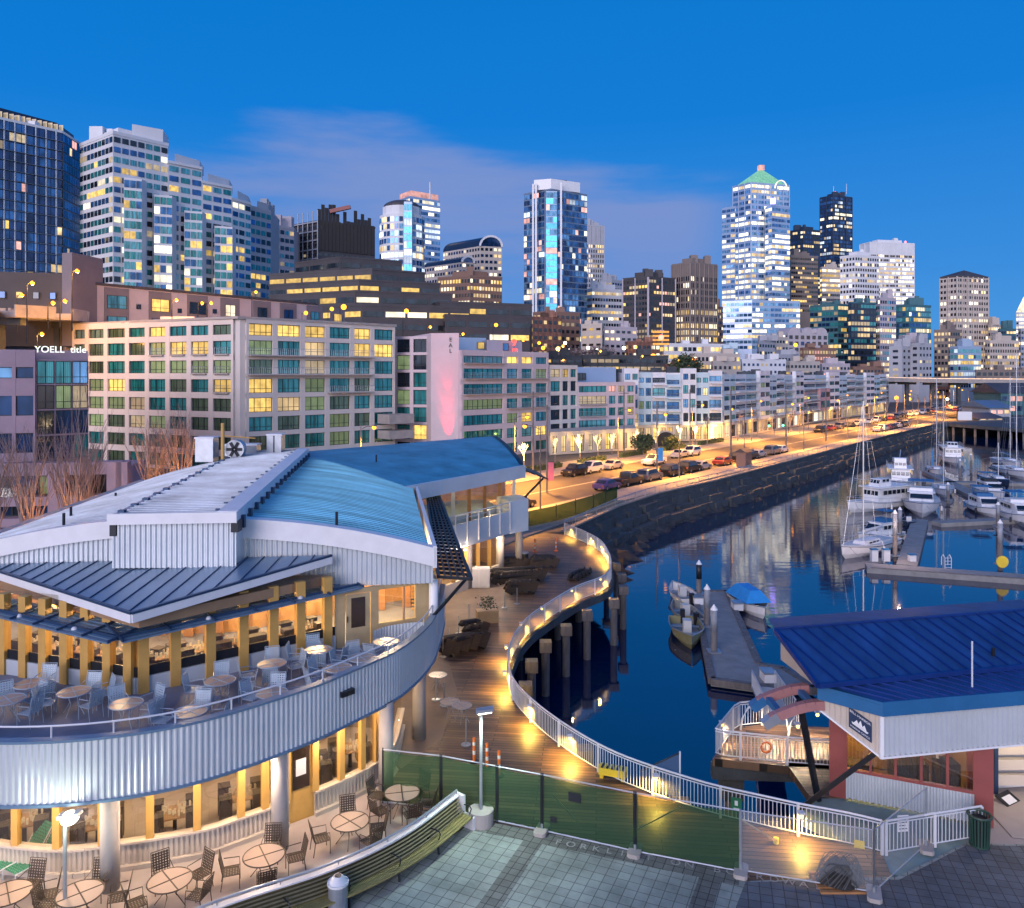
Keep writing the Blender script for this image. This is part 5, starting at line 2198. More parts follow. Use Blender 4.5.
for k in range(1, 26):
 t = k / 26
 q = lo_f[0].lerp(lo_f[1], t)
 w = q + V((-.95, 1.25, .12))
 mb.beam(q + V((0, 0, .02)), lo_b[0].lerp(lo_b[1], max(0, t - .035)) + V((0, 0, .03)), .04, .05)
mb.build('roof_seam', 'seamblue', lr)
ev = [V((10.1, 26.35, 4.80)), V((24.4, 29.55, 4.80))]
rd = [V((9.72, 29.5, 5.62)), V((24.4, 32.8, 5.62))]
mb = MB()
mb.quad(ev[0], ev[1], rd[1], rd[0])
mb.quad(ev[0] - V((0, 0, .12)), rd[0] - V((0, 0, .12)), rd[1] - V((0, 0, .12)), ev[1] - V((0, 0, .12)))
mb.quad(ev[0], rd[0], rd[0] - V((0, 0, .12)), ev[0] - V((0, 0, .12)))
mb.quad(rd[0], rd[1], V((25, 36.5, 4.9)), V((10.6, 33.2, 4.9)))
ur = mb.build('upper_roof', 'roofblue', pav_)
mb = MB()
for k in range(0, 27):
 t0 = k / 26
 t1 = t0 - .052
 q0, q1 = ev[0].lerp(ev[1], min(1, t0 + .05)), rd[0].lerp(rd[1], t0)
 if t0 + .05 > 1:
  continue
 mb.beam(q0 + V((0, 0, .03)), q1 + V((0, 0, .03)), .04, .055)
mb.build('roof_seam', 'seamblue', ur)
mb = MB()
mb.beam(ev[0] + V((0, -.03, -.03)), ev[1] + V((0, -.03, -.03)), .10, .16)
mb.beam(ev[0] + V((-.03, 0, -.03)), rd[0] + V((-.03, 0, -.03)), .12, .18)
mb.beam(rd[0] + V((0, 0, .03)), rd[1] + V((0, 0, .03)), .14, .06)
mb.build('roof_edge', 'seamblue', pav_)
mb = MB()
mb.add([(10.95, 27.4, 3.9), (10.95, 32.6, 3.4), (10.95, 32.6, 4.7), (10.95, 29.7, 5.38), (10.95, 27.4, 4.8)], [(0, 1, 2, 3, 4)])
mb.prism([(11.0, 27.7), (24, 30.4), (24, 33.5), (11.0, 32.4)], 3.87, 4.66)
mb.build('gable_wall', 'corr_warm', pav_)
for (x, y, z, h) in ((15.3, 26.6, 4.6, 1.55), (17.2, 28.6, 4.8, .45), (21.3, 31.6, 5.5, .45)):
 mb = MB()
 mb.cyl((x, y), .03 if h > 1 else .07, z, z + h, 6)
 mb.build('roof_pole', 'rail' if h > 1 else 'dark', pav_)
for a, b in ((V((11.85, 26.0, 2.75)), V((9.9, 27.6, .0))), (V((9.95, 27.7, 3.75)), V((10.9, 28.3, -.4)))):
 mb = MB()
 mb.beam(a, b, .16)
 mb.build('strut', 'dark', pav_)
# sign on the wing, laid in its plane
ub = V((Cc.x - Cl.x, Cc.y - Cl.y, 0)).normalized()
nb = V((ub.y, -ub.x, 0))
sg = thing('marina_sign', 'navy sign with white boat emblem and lettering on the cream canopy wing', 'sign', (11.3, 26.0, 3.5))
Ms = Matrix.Translation(Cl.lerp(Cc, .68) + nb * .05 + V((0, 0, 3.62))) @ Matrix.Rotation(atan2(ub.y, ub.x), 4, 'Z') @ Matrix.Rotation(R(90), 4, 'X')
Sh = Matrix.Identity(4)
Sh[1][0] = -.45
Ms = Ms @ Sh
mb = MB(Ms)
mb.bx(-.36, .36, -.33, .33, -.01, .01)
mb.build('board', 'signblue', sg)
text('lettering', 'BELL HARBOR', .105, 'signpaint', Ms @ Matrix.Translation((0, .23, .016)), sg, .002)
text('lettering', 'MARINA OFFICE', .085, 'signpaint', Ms @ Matrix.Translation((0, -.24, .016)), sg, .002)
mb = MB(Ms)
for x, s in ((-.12, .8), (.0, 1.1), (.12, .8)):
 mb.add([(x - .10, -.10, .016), (x + .10, -.10, .016), (x + .02, -.10 + .22 * s, .016)], [(0, 1, 2)])
mb.add([(-.24, -.14, .016), (.22, -.14, .016), (.27, -.07, .016), (-.27, -.08, .016)], [(0, 1, 2, 3)])
mb.build('emblem', 'signpaint', sg)
# curved salmon entrance beams over the gangway
en = thing('entrance_arch', 'pair of curved salmon and blue beams over the gangway head', 'arch', (9.8, 28, 3.6))
for k, (m, y0) in enumerate((('salmon', 27.1), ('salmon', 28.5))):
 mb = MB()
 pts = []
 for i in range(7):
  t = i / 6
  pts.append(V((8.75 + 1.75 * t, y0 - .15 * t, 3.35 + .55 * sin(t * pi / 2))))
 for a, b in zip(pts, pts[1:]):
  mb.beam(a, b, .26, .30)
 mb.build('curved_beam', m, en)
 mb = MB()
 mb.beam(pts[0] + V((-.22, .02, -.22)), pts[1] + V((-.05, .02, -.02)), .34, .30)
 mb.build('beam_tip', 'bluetrim' if k else 'railgrey', en)
mb = MB()
mb.beam((9.1, 27.1, 3.5), (9.1, 28.5, 3.5), .2)
mb.beam((10.2, 27.0, 3.8), (10.2, 28.4, 3.8), .2)
mb.build('tie_beam', 'bluetrim', en)

# platform and gangway head
PF = [V((7.85, 31.3, 0)), V((9.5, 34.1, 0)), V((11.0, 34.4, 0)), V((14, 34.0, 0)), V((14, 30.3, 0)), V((12.2, 30.4, 0)), V((10.4, 30.7, 0))]
mb = MB()
mb.prism(PF, -.3, 0.0)
mb.prism([V((10.6, 28.4, 0)), V((10.6, 31.3, 0)), V((14, 31, 0)), V((14, 28.4, 0))], -.3, 0.0)
struct('gangway_platform', mb, 'deck')
mb = MB()
mb.wall(PF[0], V((14, 31.0, 0)) + V((-1.8, 0, 0)), .4, -.85, -.31, 0, o=-.05)
mb.bx(8.4, 9.2, 31.7, 32.6, -1.9, -.86)
struct('platform_beam', mb, 'conc_dark')
for x, y, lb in ((8.8, 32.1, 'near left'), (12.4, 31.5, 'near right')):
 o = put('platform_pile', pile0)
 o.location = (x, y, 0)
 tag(o, f'concrete pile under the gangway platform, {lb}', 'pile', 'piles of the gangway platform')
pr = railing('platform_railing', 'warmly lit white railing round the gangway platform', [V((12.3, 30.5, 0)), V((10.4, 30.8, 0)), V((7.95, 31.4, 0)), V((9.55, 34.0, 0)), V((10.7, 34.25, 0))], 1.6)
rail_light(pr, 8.5, 32.4, .55, 26, (1, .72, .4))
for x, y in ((11.4, 31.9), (10.8, 33.2), (12.6, 33)):
 rail_light(pr, x, y, .7, 30, (1, .75, .45))
r = thing('life_ring', 'orange life ring hanging on the platform railing', 'life ring', (9.8, 30.85, .65))
mb = MB()
mb.tube([(9.8 + .2 * cos(a * pi / 8), 30.85, .65 + .2 * sin(a * pi / 8)) for a in range(17)], .045, 6)
mb.build('ring', 'orange', r)
mb = MB()
mb.tube([(9.8 + .26 * cos(a * pi / 4), 30.81, .65 + .26 * sin(a * pi / 4)) for a in range(9)], .012, 4)
mb.build('rope', 'signpaint', r)
# curved entrance railing and gangway down to the float
gw = thing('gangway', 'ramped gangway with arched side rails leading down to the float', 'gangway', (11.5, 35, 0))
mb = MB()
a, b = V((11.6, 34.2, -.05)), V((14.3, 45.5, -2.8))
mb.beam(a, b, 1.3, .12)
mb.build('ramp', 'railgrey', gw)
for s in (-.65, .65):
 o_ = V((s, 0, 0))
 mb = MB()
 mb.tube([a + o_ + V((0, 0, 1)), b + o_ + V((0, 0, 1))], .04, 5)
 for k in range(16):
  p = (a + o_).lerp(b + o_, k / 15)
  mb.tube([p, p + V((0, 0, 1))], .02, 4)
 mb.build('side_rail', 'rail', gw)
mb = MB()
mb.tube([(10.6 + 1.0 * cos(k * pi / 8), 33.6, .1 + 1.25 * sin(k * pi / 8)) for k in range(9)], .04, 6)
mb.tube([(12.4 + 1.0 * cos(k * pi / 8), 33.0, .1 + 1.25 * sin(k * pi / 8)) for k in range(9)], .04, 6)
mb.build('arched_rail', 'rail', gw)
# bin by the pavilion
p = G(979.5, 846)
r = thing('street_bin', 'dark green slatted street bin by the red pillar', 'bin', p)
mb = MB()
for k in range(20):
 a = k * 2 * pi / 20
 mb.beam((.27 * cos(a), .27 * sin(a), .05), (.31 * cos(a), .31 * sin(a), .98), .05, .02, up=(cos(a), sin(a), 0))
mb.build('slat', 'greenbin', r, world=False) if False else mb.build('slatted_body', 'greenbin', r, world=False)
mb = MB()
mb.cyl((0, 0), .24, .03, .9, 16)
mb.build('liner', 'dark', r, world=False)
mb = MB()
mb.tube([(.34 * cos(a * pi / 10), .34 * sin(a * pi / 10), 1.0) for a in range(21)], .04, 6)
mb.cyl((0, 0), .30, .04, .09, 16)
mb.build('rim', 'greenbin', r, world=False)
r = thing('sandwich_board', 'low dark and white sandwich board lying by the pavilion entrance', 'sign board', G(1008, 800))
p = G(1009, 803)
mb = MB()
mb.M = Matrix.Translation((p.x, p.y, .1)) @ Matrix.Rotation(R(30), 4, 'Z') @ Matrix.Rotation(R(25), 4, 'X')
mb.bx(-.4, .4, -.3, .3, 0, .03)
mb.build('board', 'dark', r)
mb = MB(mb.M)
mb.bx(-.25, .25, -.15, .15, .031, .036)
mb.build('print', 'signpaint', r)

# ------------------------------------------------------------ floats, pilings
FL = [G(694, 591, -3), G(727, 591, -3), G(760, 664, -3), G(784, 668, -3), V((17.5, 46, 0)), G(768, 687, -3), G(711, 679, -3)]
mb = MB()
mb.prism(FL, -3.42, -3.0)
struct('near_float_deck', mb, 'float')
mb = MB()
for a, b in zip(FL, FL[1:] + FL[:1]):
 mb.wall(a, b, .22, -3.3, -2.93, 0, o=.05)
 mb.wall(b, a, .22, -3.3, -2.93, 0, o=.05 - .1)
struct('near_float_edge', mb, 'pile')


def piling(p, h, lb, grp, wrap=True, r0=.22):
 r = thing('piling', lb, 'piling', (p.x, p.y, -3), grp)
 mb = MB()
 mb.cyl((p.x, p.y), r0, -6, -3 + h * .45, 12)
 mb.build('shaft', 'pile', r, True)
 mb = MB()
 mb.cyl((p.x, p.y), r0 + .005, -3 + h * .45, -3 + h - .35, 12)
 mb.build('sleeve', 'pilewrap' if wrap else 'dark', r, True)
 mb = MB()
 mb.cyl((p.x, p.y), r0 + .03, -3 + h - .35, -3 + h, 12, 0, .03)
 mb.build('cap', 'signpaint', r)
 mb = MB()
 mb.bx(p.x - .42, p.x + .42, p.y - .42, p.y + .42, -2.99, -2.9)
 mb.build('collar', 'railgrey', r)


piling(G(699, 594, -3), 2.8, 'white capped piling at the far corner of the near float, dark sleeved', 'pilings of the near float', False)
piling(G(707, 626, -3), 3.0, 'white capped piling halfway along the near float', 'pilings of the near float')
piling(G(714, 652, -3), 3.1, 'tallest white capped piling, nearest on the float', 'pilings of the near float')
for px, py, lb, m in ((697.5, 603, 'white storage box between the two far pilings', 'signpaint'), (737, 609, 'small white dock box beside the blue tarped boat', 'rail'), (768, 688 - 8, 'white ramp plate at the landward end of the near float', 'signpaint')):
 p = G(px, py, -3)
 r = thing('dock_box', lb, 'dock box', (p.x, p.y, -3))
 mb = MB()
 mb.bx(p.x - .35, p.x + .35, p.y - .5, p.y + .5, -2.99, -2.5)
 mb.build('body', m, r)
 mb = MB()
 mb.bx(p.x - .38, p.x + .38, p.y - .53, p.y + .53, -2.499, -2.42)
 mb.build('lid', 'railgrey', r)
mb = MB()
p = G(743, 655, -3.4)
mb.sphere((p.x + .6, p.y, -3.2), .28, 0, 10, 6)
tag(mb.build('mooring_buoy', 'signpaint', None, True), 'round white buoy against the near float', 'buoy')

# ------------------------------------------------------------ boats
def hull_rings(L, B, H, bowrise=.35, keel=-.45, fine=.5, n=12):
 rings = []
 for i in range(n + 1):
  t = i / n
  x = -L / 2 + L * t
  w = B / 2 * (1 - max(0, (t - fine) / (1 - fine)) ** 2.0) * (0.86 + .14 * min(1, t / .3))
  w = max(w, .02)
  top = H + bowrise * max(0, (t - .35) / .65) ** 1.8
  kz = keel * (1 - max(0, (t - .75) / .25) ** 2)
  xo = x + (.06 * L * max(0, t - .8) / .2)
  rings.append([(xo, w, top), (xo - .02 * L * t, w * .86, top * .35), (x - .02 * L * t, w * .35, kz * .6), (x - .02 * L * t, 0, kz), (x - .02 * L * t, -w * .35, kz * .6), (xo - .02 * L * t, -w * .86, top * .35), (xo, -w, top)])
 return rings


def boat(label, cat, p, hd, L, B, H, kind, hullm='hullw', mast=0, cover='bluetrim', name=None, group=None, stripe=None, bow=.45):
 if kind == 'skiff':
  bow = .18
 r = thing(name or {'sail': 'sailboat', 'cruiser': 'motor_cruiser', 'skiff': 'small_boat', 'work': 'work_boat', 'trawl': 'motor_yacht'}[kind], label, cat, (p.x, p.y, WZ), group, hd)
 hr_ = hull_rings(L, B, H, bow)
 mb = MB()
 mb.loft(hr_, 0, False, False)
 mb.add(hr_[0], [tuple(range(7))])
 mb.build('hull', hullm, r, False, False)
 if kind != 'skiff':
  mb = MB()
  dk = [(a[0], a[1] * .97, a[2] - .05) for a in [q[0] for q in hr_]]
  dk2 = [(a[0], -a[1], a[2]) for a in dk]
  mb.loft([dk, dk2])
  mb.build('deck', 'deckw', r, False, False)
  mb = MB()
  for s in (1, -1):
   mb.tube([(q[0][0], q[0][1] * s * .95, q[0][2] + .5) for q in hr_[4:]], .018, 4)
   for q in hr_[4::2]:
    mb.tube([(q[0][0], q[0][1] * s * .95, q[0][2] - .05), (q[0][0], q[0][1] * s * .95, q[0][2] + .5)], .014, 4)
  mb.build('guard_rail', 'mast', r, False, False)
  mb = MB()
  for s in (1, -1):
   mb.tube([(q[0][0], q[0][1] * s * 1.01, q[0][2] - .12) for q in hr_], .035, 4)
  mb.build('rubbing_strake', stripe or 'bluetrim', r, False, False)

 if L > 6:
  for i, x in enumerate((-.28, 0, .22)):
   mb = MB()
   q = hr_[int((x + .5) * 12)][0]
   s = 1 if i % 2 else -1
   mb.cyl((q[0], s * (q[1] + .12)), .13, .25, .85, 8)
   mb.tube([(q[0], s * (q[1] + .1), .85), (q[0], s * q[1] * .95, H + .4)], .02, 3)
   mb.build('fender', ('bluetrim', 'signpaint', 'dark')[i], r, False, False)
  mb = MB()
  mb.tube([(L * .45, .1, H + bow), (L * .45 + .8, 1.2, .9), (L * .45 + 1.2, 2.2, .6)], .025, 4)
  mb.tube([(-L * .45, -B * .4, H), (-L * .5, -B * .4 - 1, .8), (-L * .45, -B * .4 - 1.8, .6)], .025, 4)
  mb.build('mooring_line', 'hullg', r, False, False)

 def cab(x0, x1, w, z0, z1, m='hullw', rake=.25, nm='cabin'):
  mb = MB()
  b = [(x0, -w / 2, z0), (x1 + rake, -w / 2 * .8, z0), (x1 + rake, w / 2 * .8, z0), (x0, w / 2, z0)]
  t = [(x0, -w / 2 * .92, z1), (x1 - rake, -w / 2 * .75, z1), (x1 - rake, w / 2 * .75, z1), (x0, w / 2 * .92, z1)]
  mb.add(b + t, [(0, 3, 2, 1), (4, 5, 6, 7), (0, 1, 5, 4), (1, 2, 6, 5), (2, 3, 7, 6), (3, 0, 4, 7)])
  o = mb.build(nm, m, r, False, False)
  return o

 def front(o, x1, w, z0, z1, za, zb, rake=.1, n=3, m='g_dark'):
  fx = lambda z: x1 + rake - 2 * rake * (z - z0) / (z1 - z0) + .015
  mb = MB()
  for i in range(n):
   y0, y1 = -w * .38 + w * .76 * (i + .08) / n, -w * .38 + w * .76 * (i + .92) / n
   mb.add([(fx(za), y0, za), (fx(za), y1, za), (fx(zb), y1, zb), (fx(zb), y0, zb)], [(0, 1, 2, 3)])
  mb.build('front_window', m, o, False, False)

 def wins(o, x0, x1, w, z0, z1, n, m='g_dark'):
  for s in (1, -1):
   for i in range(n):
    a = x0 + (x1 - x0) * (i + .12) / n
    b = x0 + (x1 - x0) * (i + .88) / n
    mb = MB()
    y = s * (w / 2 + .012)
    mb.bx(a, b, min(y, y - s * .02), max(y, y - s * .02), z0, z1)
    mb.build('window', m, o, False, False)
 if kind == 'sail':
  o = cab(-L * .12, L * .2, B * .5, H - .06, H + .42)
  wins(o, -L * .1, L * .12, B * .47, H + .12, H + .28, 3)
  mb = MB()
  mb.bx(-L * .36, -L * .14, -B * .28, B * .28, H - .04, H + .12)
  mb.build('cockpit', 'deckw', r, False, False)
  mb = MB()
  mb.tube([(L * .1, 0, H + .3), (L * .1, 0, H + mast)], .075, 8)
  mb.build('mast', 'mast', r, False, False)
  mb = MB()
  for z in (mast * .45, mast * .72):
   mb.tube([(L * .1, -B * .3, H + z), (L * .1, B * .3, H + z)], .025, 4)
  mb.build('spreader', 'mast', r, False, False)
  mb = MB()
  for a in ((L * .52, 0, H + bow), (-L * .48, 0, H + .1), (L * .08, B * .42, H), (L * .08, -B * .42, H)):
   mb.tube([a, (L * .1, 0, H + mast - .1)], .012, 3)
  mb.build('rigging', 'mast', r, False, False)
  mb = MB()
  mb.tube([(L * .1, 0, H + 1.3), (-L * .32, 0, H + 1.35)], [.16, .12], 8)
  mb.build('sail_cover', cover, r, False, False)
  mb = MB()
  mb.tube([(L * .1, 0, H + 1.12), (-L * .34, 0, H + 1.18)], .06, 6)
  mb.build('boom', 'mast', r, False, False)
 elif kind == 'cruiser':
  o = cab(-L * .3, L * .18, B * .78, H - .06, H + 1.15, rake=.55)
  wins(o, -L * .25, L * .08, B * .76, H + .55, H + .95, 3)
  mb = MB()
  mb.add([(L * .18 - .05, -B * .29, H + .5), (L * .18 - .05, B * .29, H + .5), (L * .18 - .50, B * .28, H + 1.08), (L * .18 - .50, -B * .28, H + 1.08)], [(0, 1, 2, 3)])
  for k in range(4):
   mb.v[k - 4] = (mb.v[k - 4][0] + .22, mb.v[k - 4][1], mb.v[k - 4][2])
  mb.build('windscreen', 'g_dark', r, False, False)
  mb = MB()
  mb.bx(-L * .33, L * .10, -B * .36, B * .36, H + 1.16, H + 1.24)
  mb.build('hard_top', 'hullw', r, False, False)
  mb = MB()
  mb.bx(-L * .2, L * .0, -B * .30, B * .30, H + 1.24, H + 1.62)
  mb.build('flybridge', cover, r, False, False)
  mb = MB()
  for s in (-1, 1):
   mb.tube([(-L * .3, s * B * .33, H + 1.2), (-L * .26, s * B * .33, H + 2.4), (-L * .05, s * B * .3, H + 2.45)], .03, 5)
  mb.bx(-L * .3, -L * .05, -B * .33, B * .33, H + 2.42, H + 2.48)
  mb.build('bimini', 'bluetrim', r, False, False)
  mb = MB()
  mb.tube([(-L * .2, 0, H + 1.6), (-L * .22, 0, H + 3.6)], .02, 4)
  mb.build('aerial', 'mast', r, False, False)
 elif kind in ('work', 'trawl'):
  o = cab(-L * .42, L * .15, B * .85, H - .06, H + 1.9, rake=.1)
  front(o, L * .15, B * .85, H - .06, H + 1.9, H + .9, H + 1.5, .1, 4)
  wins(o, -L * .38, L * .1, B * .83, H + 1.0, H + 1.55, 6, 'l_warm' if kind == 'work' else 'g_dark')
  mb = MB()
  mb.bx(-L * .44, L * .18, -B * .45, B * .45, H + 1.9, H + 2.0)
  mb.build('upper_deck', 'hullw', r, False, False)
  o = cab(-L * .1, L * .08, B * .55, H + 2.0, H + 3.6 if kind == 'work' else H + 3.0, nm='wheelhouse')
  front(o, L * .08, B * .55, H + 2.0, H + 3.6 if kind == 'work' else H + 3.0, H + 2.45, H + 2.9, .25)
  wins(o, -L * .08, L * .05, B * .52, H + 2.6, H + 3.0, 2)
  mb = MB()
  for s in (-1, 1):
   mb.tube([(-L * .42, s * B * .43, H + 2.8), (L * .16, s * B * .43, H + 2.8)], .025, 4)
   for k in range(7):
    x = -L * .42 + L * .58 * k / 6
    mb.tube([(x, s * B * .43, H + 2.0), (x, s * B * .43, H + 2.8)], .02, 4)
  mb.build('deck_rail', 'mast', r, False, False)
  if kind == 'work':
   mb = MB()
   mb.beam((-L * .25, 0, H + 2.0), (-L * .38, .4, H + 4.6), .1)
   mb.beam((-L * .38, .4, H + 4.6), (-L * .05, 0, H + 3.6), .05)
   mb.build('boom_crane', 'mast', r, False, False)
 elif kind == 'skiff':
  mb = MB()
  fl_ = [(q[0][0], q[0][1] * .8, H * .35) for q in hr_[:-1]]
  mb.loft([fl_, [(a[0], -a[1], a[2]) for a in fl_]])
  mb.build('floor', 'hullg', r, False, False)
  mb = MB()
  for s in (1, -1):
   mb.tube([(q[0][0], q[0][1] * s, q[0][2]) for q in hr_], .045, 6)
  mb.build('gunwale', 'railgrey', r, False, False)
  for x in (-.2, .15):
   mb = MB()
   mb.bx(L * x - .14, L * x + .14, -B * .42, B * .42, H * .6, H * .68)
   mb.build('thwart', 'railgrey', r, False, False)
  mb = MB()
  mb.bx(-L * .08, L * .06, -.28, .28, H * .36, H + .45)
  mb.build('console', 'deckw', r, False, False)
  mb = MB()
  mb.bx(-L * .5 - .3, -L * .5 + .05, -.16, .16, H * .2, H + .45)
  mb.build('outboard', 'dark', r, False, False)
 return r


hu = atan2(RU.y, RU.x)
W3 = lambda px, py: G(px, py, WZ)
boat('white motor cruiser with flybridge and dark windscreen in the middle of the marina', 'motor cruiser', W3(921, 511), R(-116), 12, 4.7, 1.5, 'cruiser', cover='hullw', bow=.6)
boat('white sailboat with two tall masts moored at the near dock end', 'sailboat', W3(868, 552), R(-140), 10, 3.1, 1.0, 'sail', mast=14.8, cover='deckw', stripe='seam')
boat('long white motor yacht moored behind the near sailboat', 'motor yacht', W3(879, 509), R(-150), 12, 3.6, 1.2, 'trawl', bow=.5)
boat('white two-deck work boat with lit windows and a boom', 'work boat', W3(900, 487), R(-112), 11, 4.2, 1.2, 'work')
boat('white sailboat right of the middle cruiser with blue sail cover', 'sailboat', W3(943, 494), R(-115), 9.5, 3.0, 1.0, 'sail', mast=15, cover='bluetrim')
boat('white boat with wheelhouse beyond the sailboats at the far dock', 'work boat', W3(952, 463), R(-112), 12, 4.5, 1.4, 'trawl')
boat('slim far sailboat whose mast stands left of the wheelhouse boat', 'sailboat', W3(936, 474), R(-112), 9, 2.8, 1.0, 'sail', mast=17, cover='bluetrim')
boat('open blue-topped motorboat, first of the right hand row', 'motor cruiser', W3(985, 513), R(-102), 8.5, 3.3, 1.0, 'cruiser', cover='bluetrim', hullm='hullw')
boat('dark hulled motorboat behind the first of the right hand row', 'motor cruiser', W3(991, 497), R(-102), 9, 3.2, 1.1, 'cruiser', cover='dark', hullm='hullw')
boat('navy sailboat with dark canvas behind the right hand row', 'sailboat', W3(996, 485), R(-102), 10, 3.2, 1.2, 'sail', mast=6, cover='dark', hullm='hullb')
boat('white cabin cruiser with lit saloon at the right picture edge', 'motor cruiser', W3(1020, 522), R(-100), 9.5, 3.6, 1.2, 'cruiser', cover='hullw', bow=.55)
boat('big sailboat at the right edge with the tallest mast', 'sailboat', W3(1014, 476), R(-104), 13, 3.8, 1.3, 'sail', mast=21, cover='rail')
boat('second sailboat at the right edge behind the tallest mast', 'sailboat', W3(1008, 466), R(-104), 12, 3.6, 1.2, 'sail', mast=17, cover='bluetrim')
boat('small blue canvas motorboat nearest behind the near dock', 'motor cruiser', W3(879, 540), R(-150), 6.5, 2.5, .8, 'cruiser', cover='bluetrim')
boat('small dark dinghy tucked behind the middle cruiser', 'dinghy', W3(909, 525), R(-120), 4, 1.7, .6, 'skiff', hullm='hullb')
# small boats at the near float
boat('grey aluminium skiff furthest out on the left of the near float', 'skiff', W3(682, 600), R(96), 4.6, 2.0, .75, 'skiff', hullm='hullw')
boat('small white skiff in the middle of the three on the left of the float', 'skiff', W3(685, 619), R(98), 4.4, 1.9, .7, 'skiff', hullm='hullg')
boat('olive hulled skiff nearest the camera at the near float', 'skiff', W3(687, 638), R(-95), 4.8, 2.3, .85, 'skiff', hullm=mat('olive_hull', (.22, .22, .12), .5))
bt = boat('white skiff with bright blue tarp on the right of the near float', 'skiff', W3(750, 610), R(-82), 4.8, 2.2, .8, 'skiff')
mb = MB()
mb.add([(-2.2, -1.1, .9), (1.6, -1.05, .98), (1.6, 1.05, .98), (-2.2, 1.1, .9), (-1.5, -.5, 1.75), (1.0, -.4, 1.8), (1.0, .4, 1.8), (-1.5, .5, 1.75)], [(4, 5, 6, 7), (0, 1, 5, 4), (1, 2, 6, 5), (2, 3, 7, 6), (3, 0, 4, 7)])
mb.build('tarp', 'bluecover', bt, False, False)

# docks of the marina
def dock(name, a, b, w, lb=None):
 mb = MB()
 u = (b - a).normalized()
 n = V((u.y, -u.x, 0)) * (w / 2)
 mb.prism([a - n, a + n, b + n, b - n], WZ - .2, -3.02)
 struct(name, mb, 'float')


dA, dB = G(866, 565, -3), G(1060, 579, -3)
dock('marina_dock', dA, dB, 2.2)
mb = MB()
mb.wall(dA + V((0, -1.15, 0)), dB + V((0, -1.15, 0)), .15, -3.35, -2.95)
struct('marina_dock_edge', mb, 'pile')
dC = V((37.5, 76, 0))
dock('marina_dock', dC, V((51, 100, 0)), 1.8)
dock('marina_dock', V((52, 98, 0)), V((78, 104, 0)), 1.6)
dock('marina_dock', V((62, 93, 0)), V((78, 150, 0)), 2.0)
dock('marina_dock', V((70, 136, 0)), V((130, 128, 0)), 2.0)
for px, py, h, lb in ((1006, 567, 4.3, 'white capped dock piling with a yellow disc at its foot'), (923, 527, 0, '')):
 if h:
  piling(G(px, py, -3) + V((0, .9, 0)), h, lb, None)
p = G(1001, 570, -3)
mb = MB(Matrix.Translation((p.x, p.y - .2, -2.2)) @ Matrix.Rotation(R(90), 4, 'X'))
mb.cyl((0, 0), .55, -.06, .06, 20)
tag(mb.build('yellow_disc', 'yellowp'), 'round yellow disc marker at the foot of the dock piling', 'marker')
for i, (px, py, h) in enumerate(((895, 556, 4.6), (900, 535, 3.2), (998, 527, 3.0), (960, 478, 3.4), (971, 470, 3.2), (948, 500, 2.6))):
 piling(G(px, py, -3), h, 'marina piling ' + ['lit pink at the end of the near dock', 'behind the lit one, by the small motorboat', 'between the two right hand boats', 'standing left at the far dock', 'standing right at the far dock', 'beside the middle cruiser'][i], 'pilings of the marina')
lamp('dock_light', G(893, 560, -3) + V((0, -1.2, 3.6)), 120, (1, .62, .42), .1)
for px, py, lb in ((874, 561, 'left of three at the near dock end'), (886, 561, 'middle of three at the near dock end'), (912, 561, 'right of three at the near dock end')):
 p = G(px, py, -3)
 r = thing('dock_pedestal', 'white service pedestal on the dock, ' + lb, 'pedestal', p, 'service pedestals on the near dock')
 mb = MB()
 mb.bx(-.3, .3, -.25, .25, .0, 1.1 if px < 900 else .6)
 mb.build('cabinet', 'rail', r, world=False)
 mb = MB()
 mb.bx(-.33, .33, -.28, .28, 1.1 if px < 900 else .6, 1.2 if px < 900 else .7)
 mb.build('lid', 'bluetrim', r, world=False)
p = G(947, 566, -3)
r = thing('dock_ladder', 'small white arched ladder on the near dock edge', 'ladder', p)
mb = MB()
for s in (-.3, .3):
 mb.tube([(s, -.2, -.6), (s, -.2, .8), (s, .1, 1.05), (s, .4, .8), (s, .4, 0)], .035, 5)
mb.build('side_rail', 'rail', r, world=False)
mb = MB()
for k in range(5):
 mb.tube([(-.3, -.2, -.4 + k * .3), (.3, -.2, -.4 + k * .3)], .025, 4)
mb.build('rung', 'rail', r, world=False)

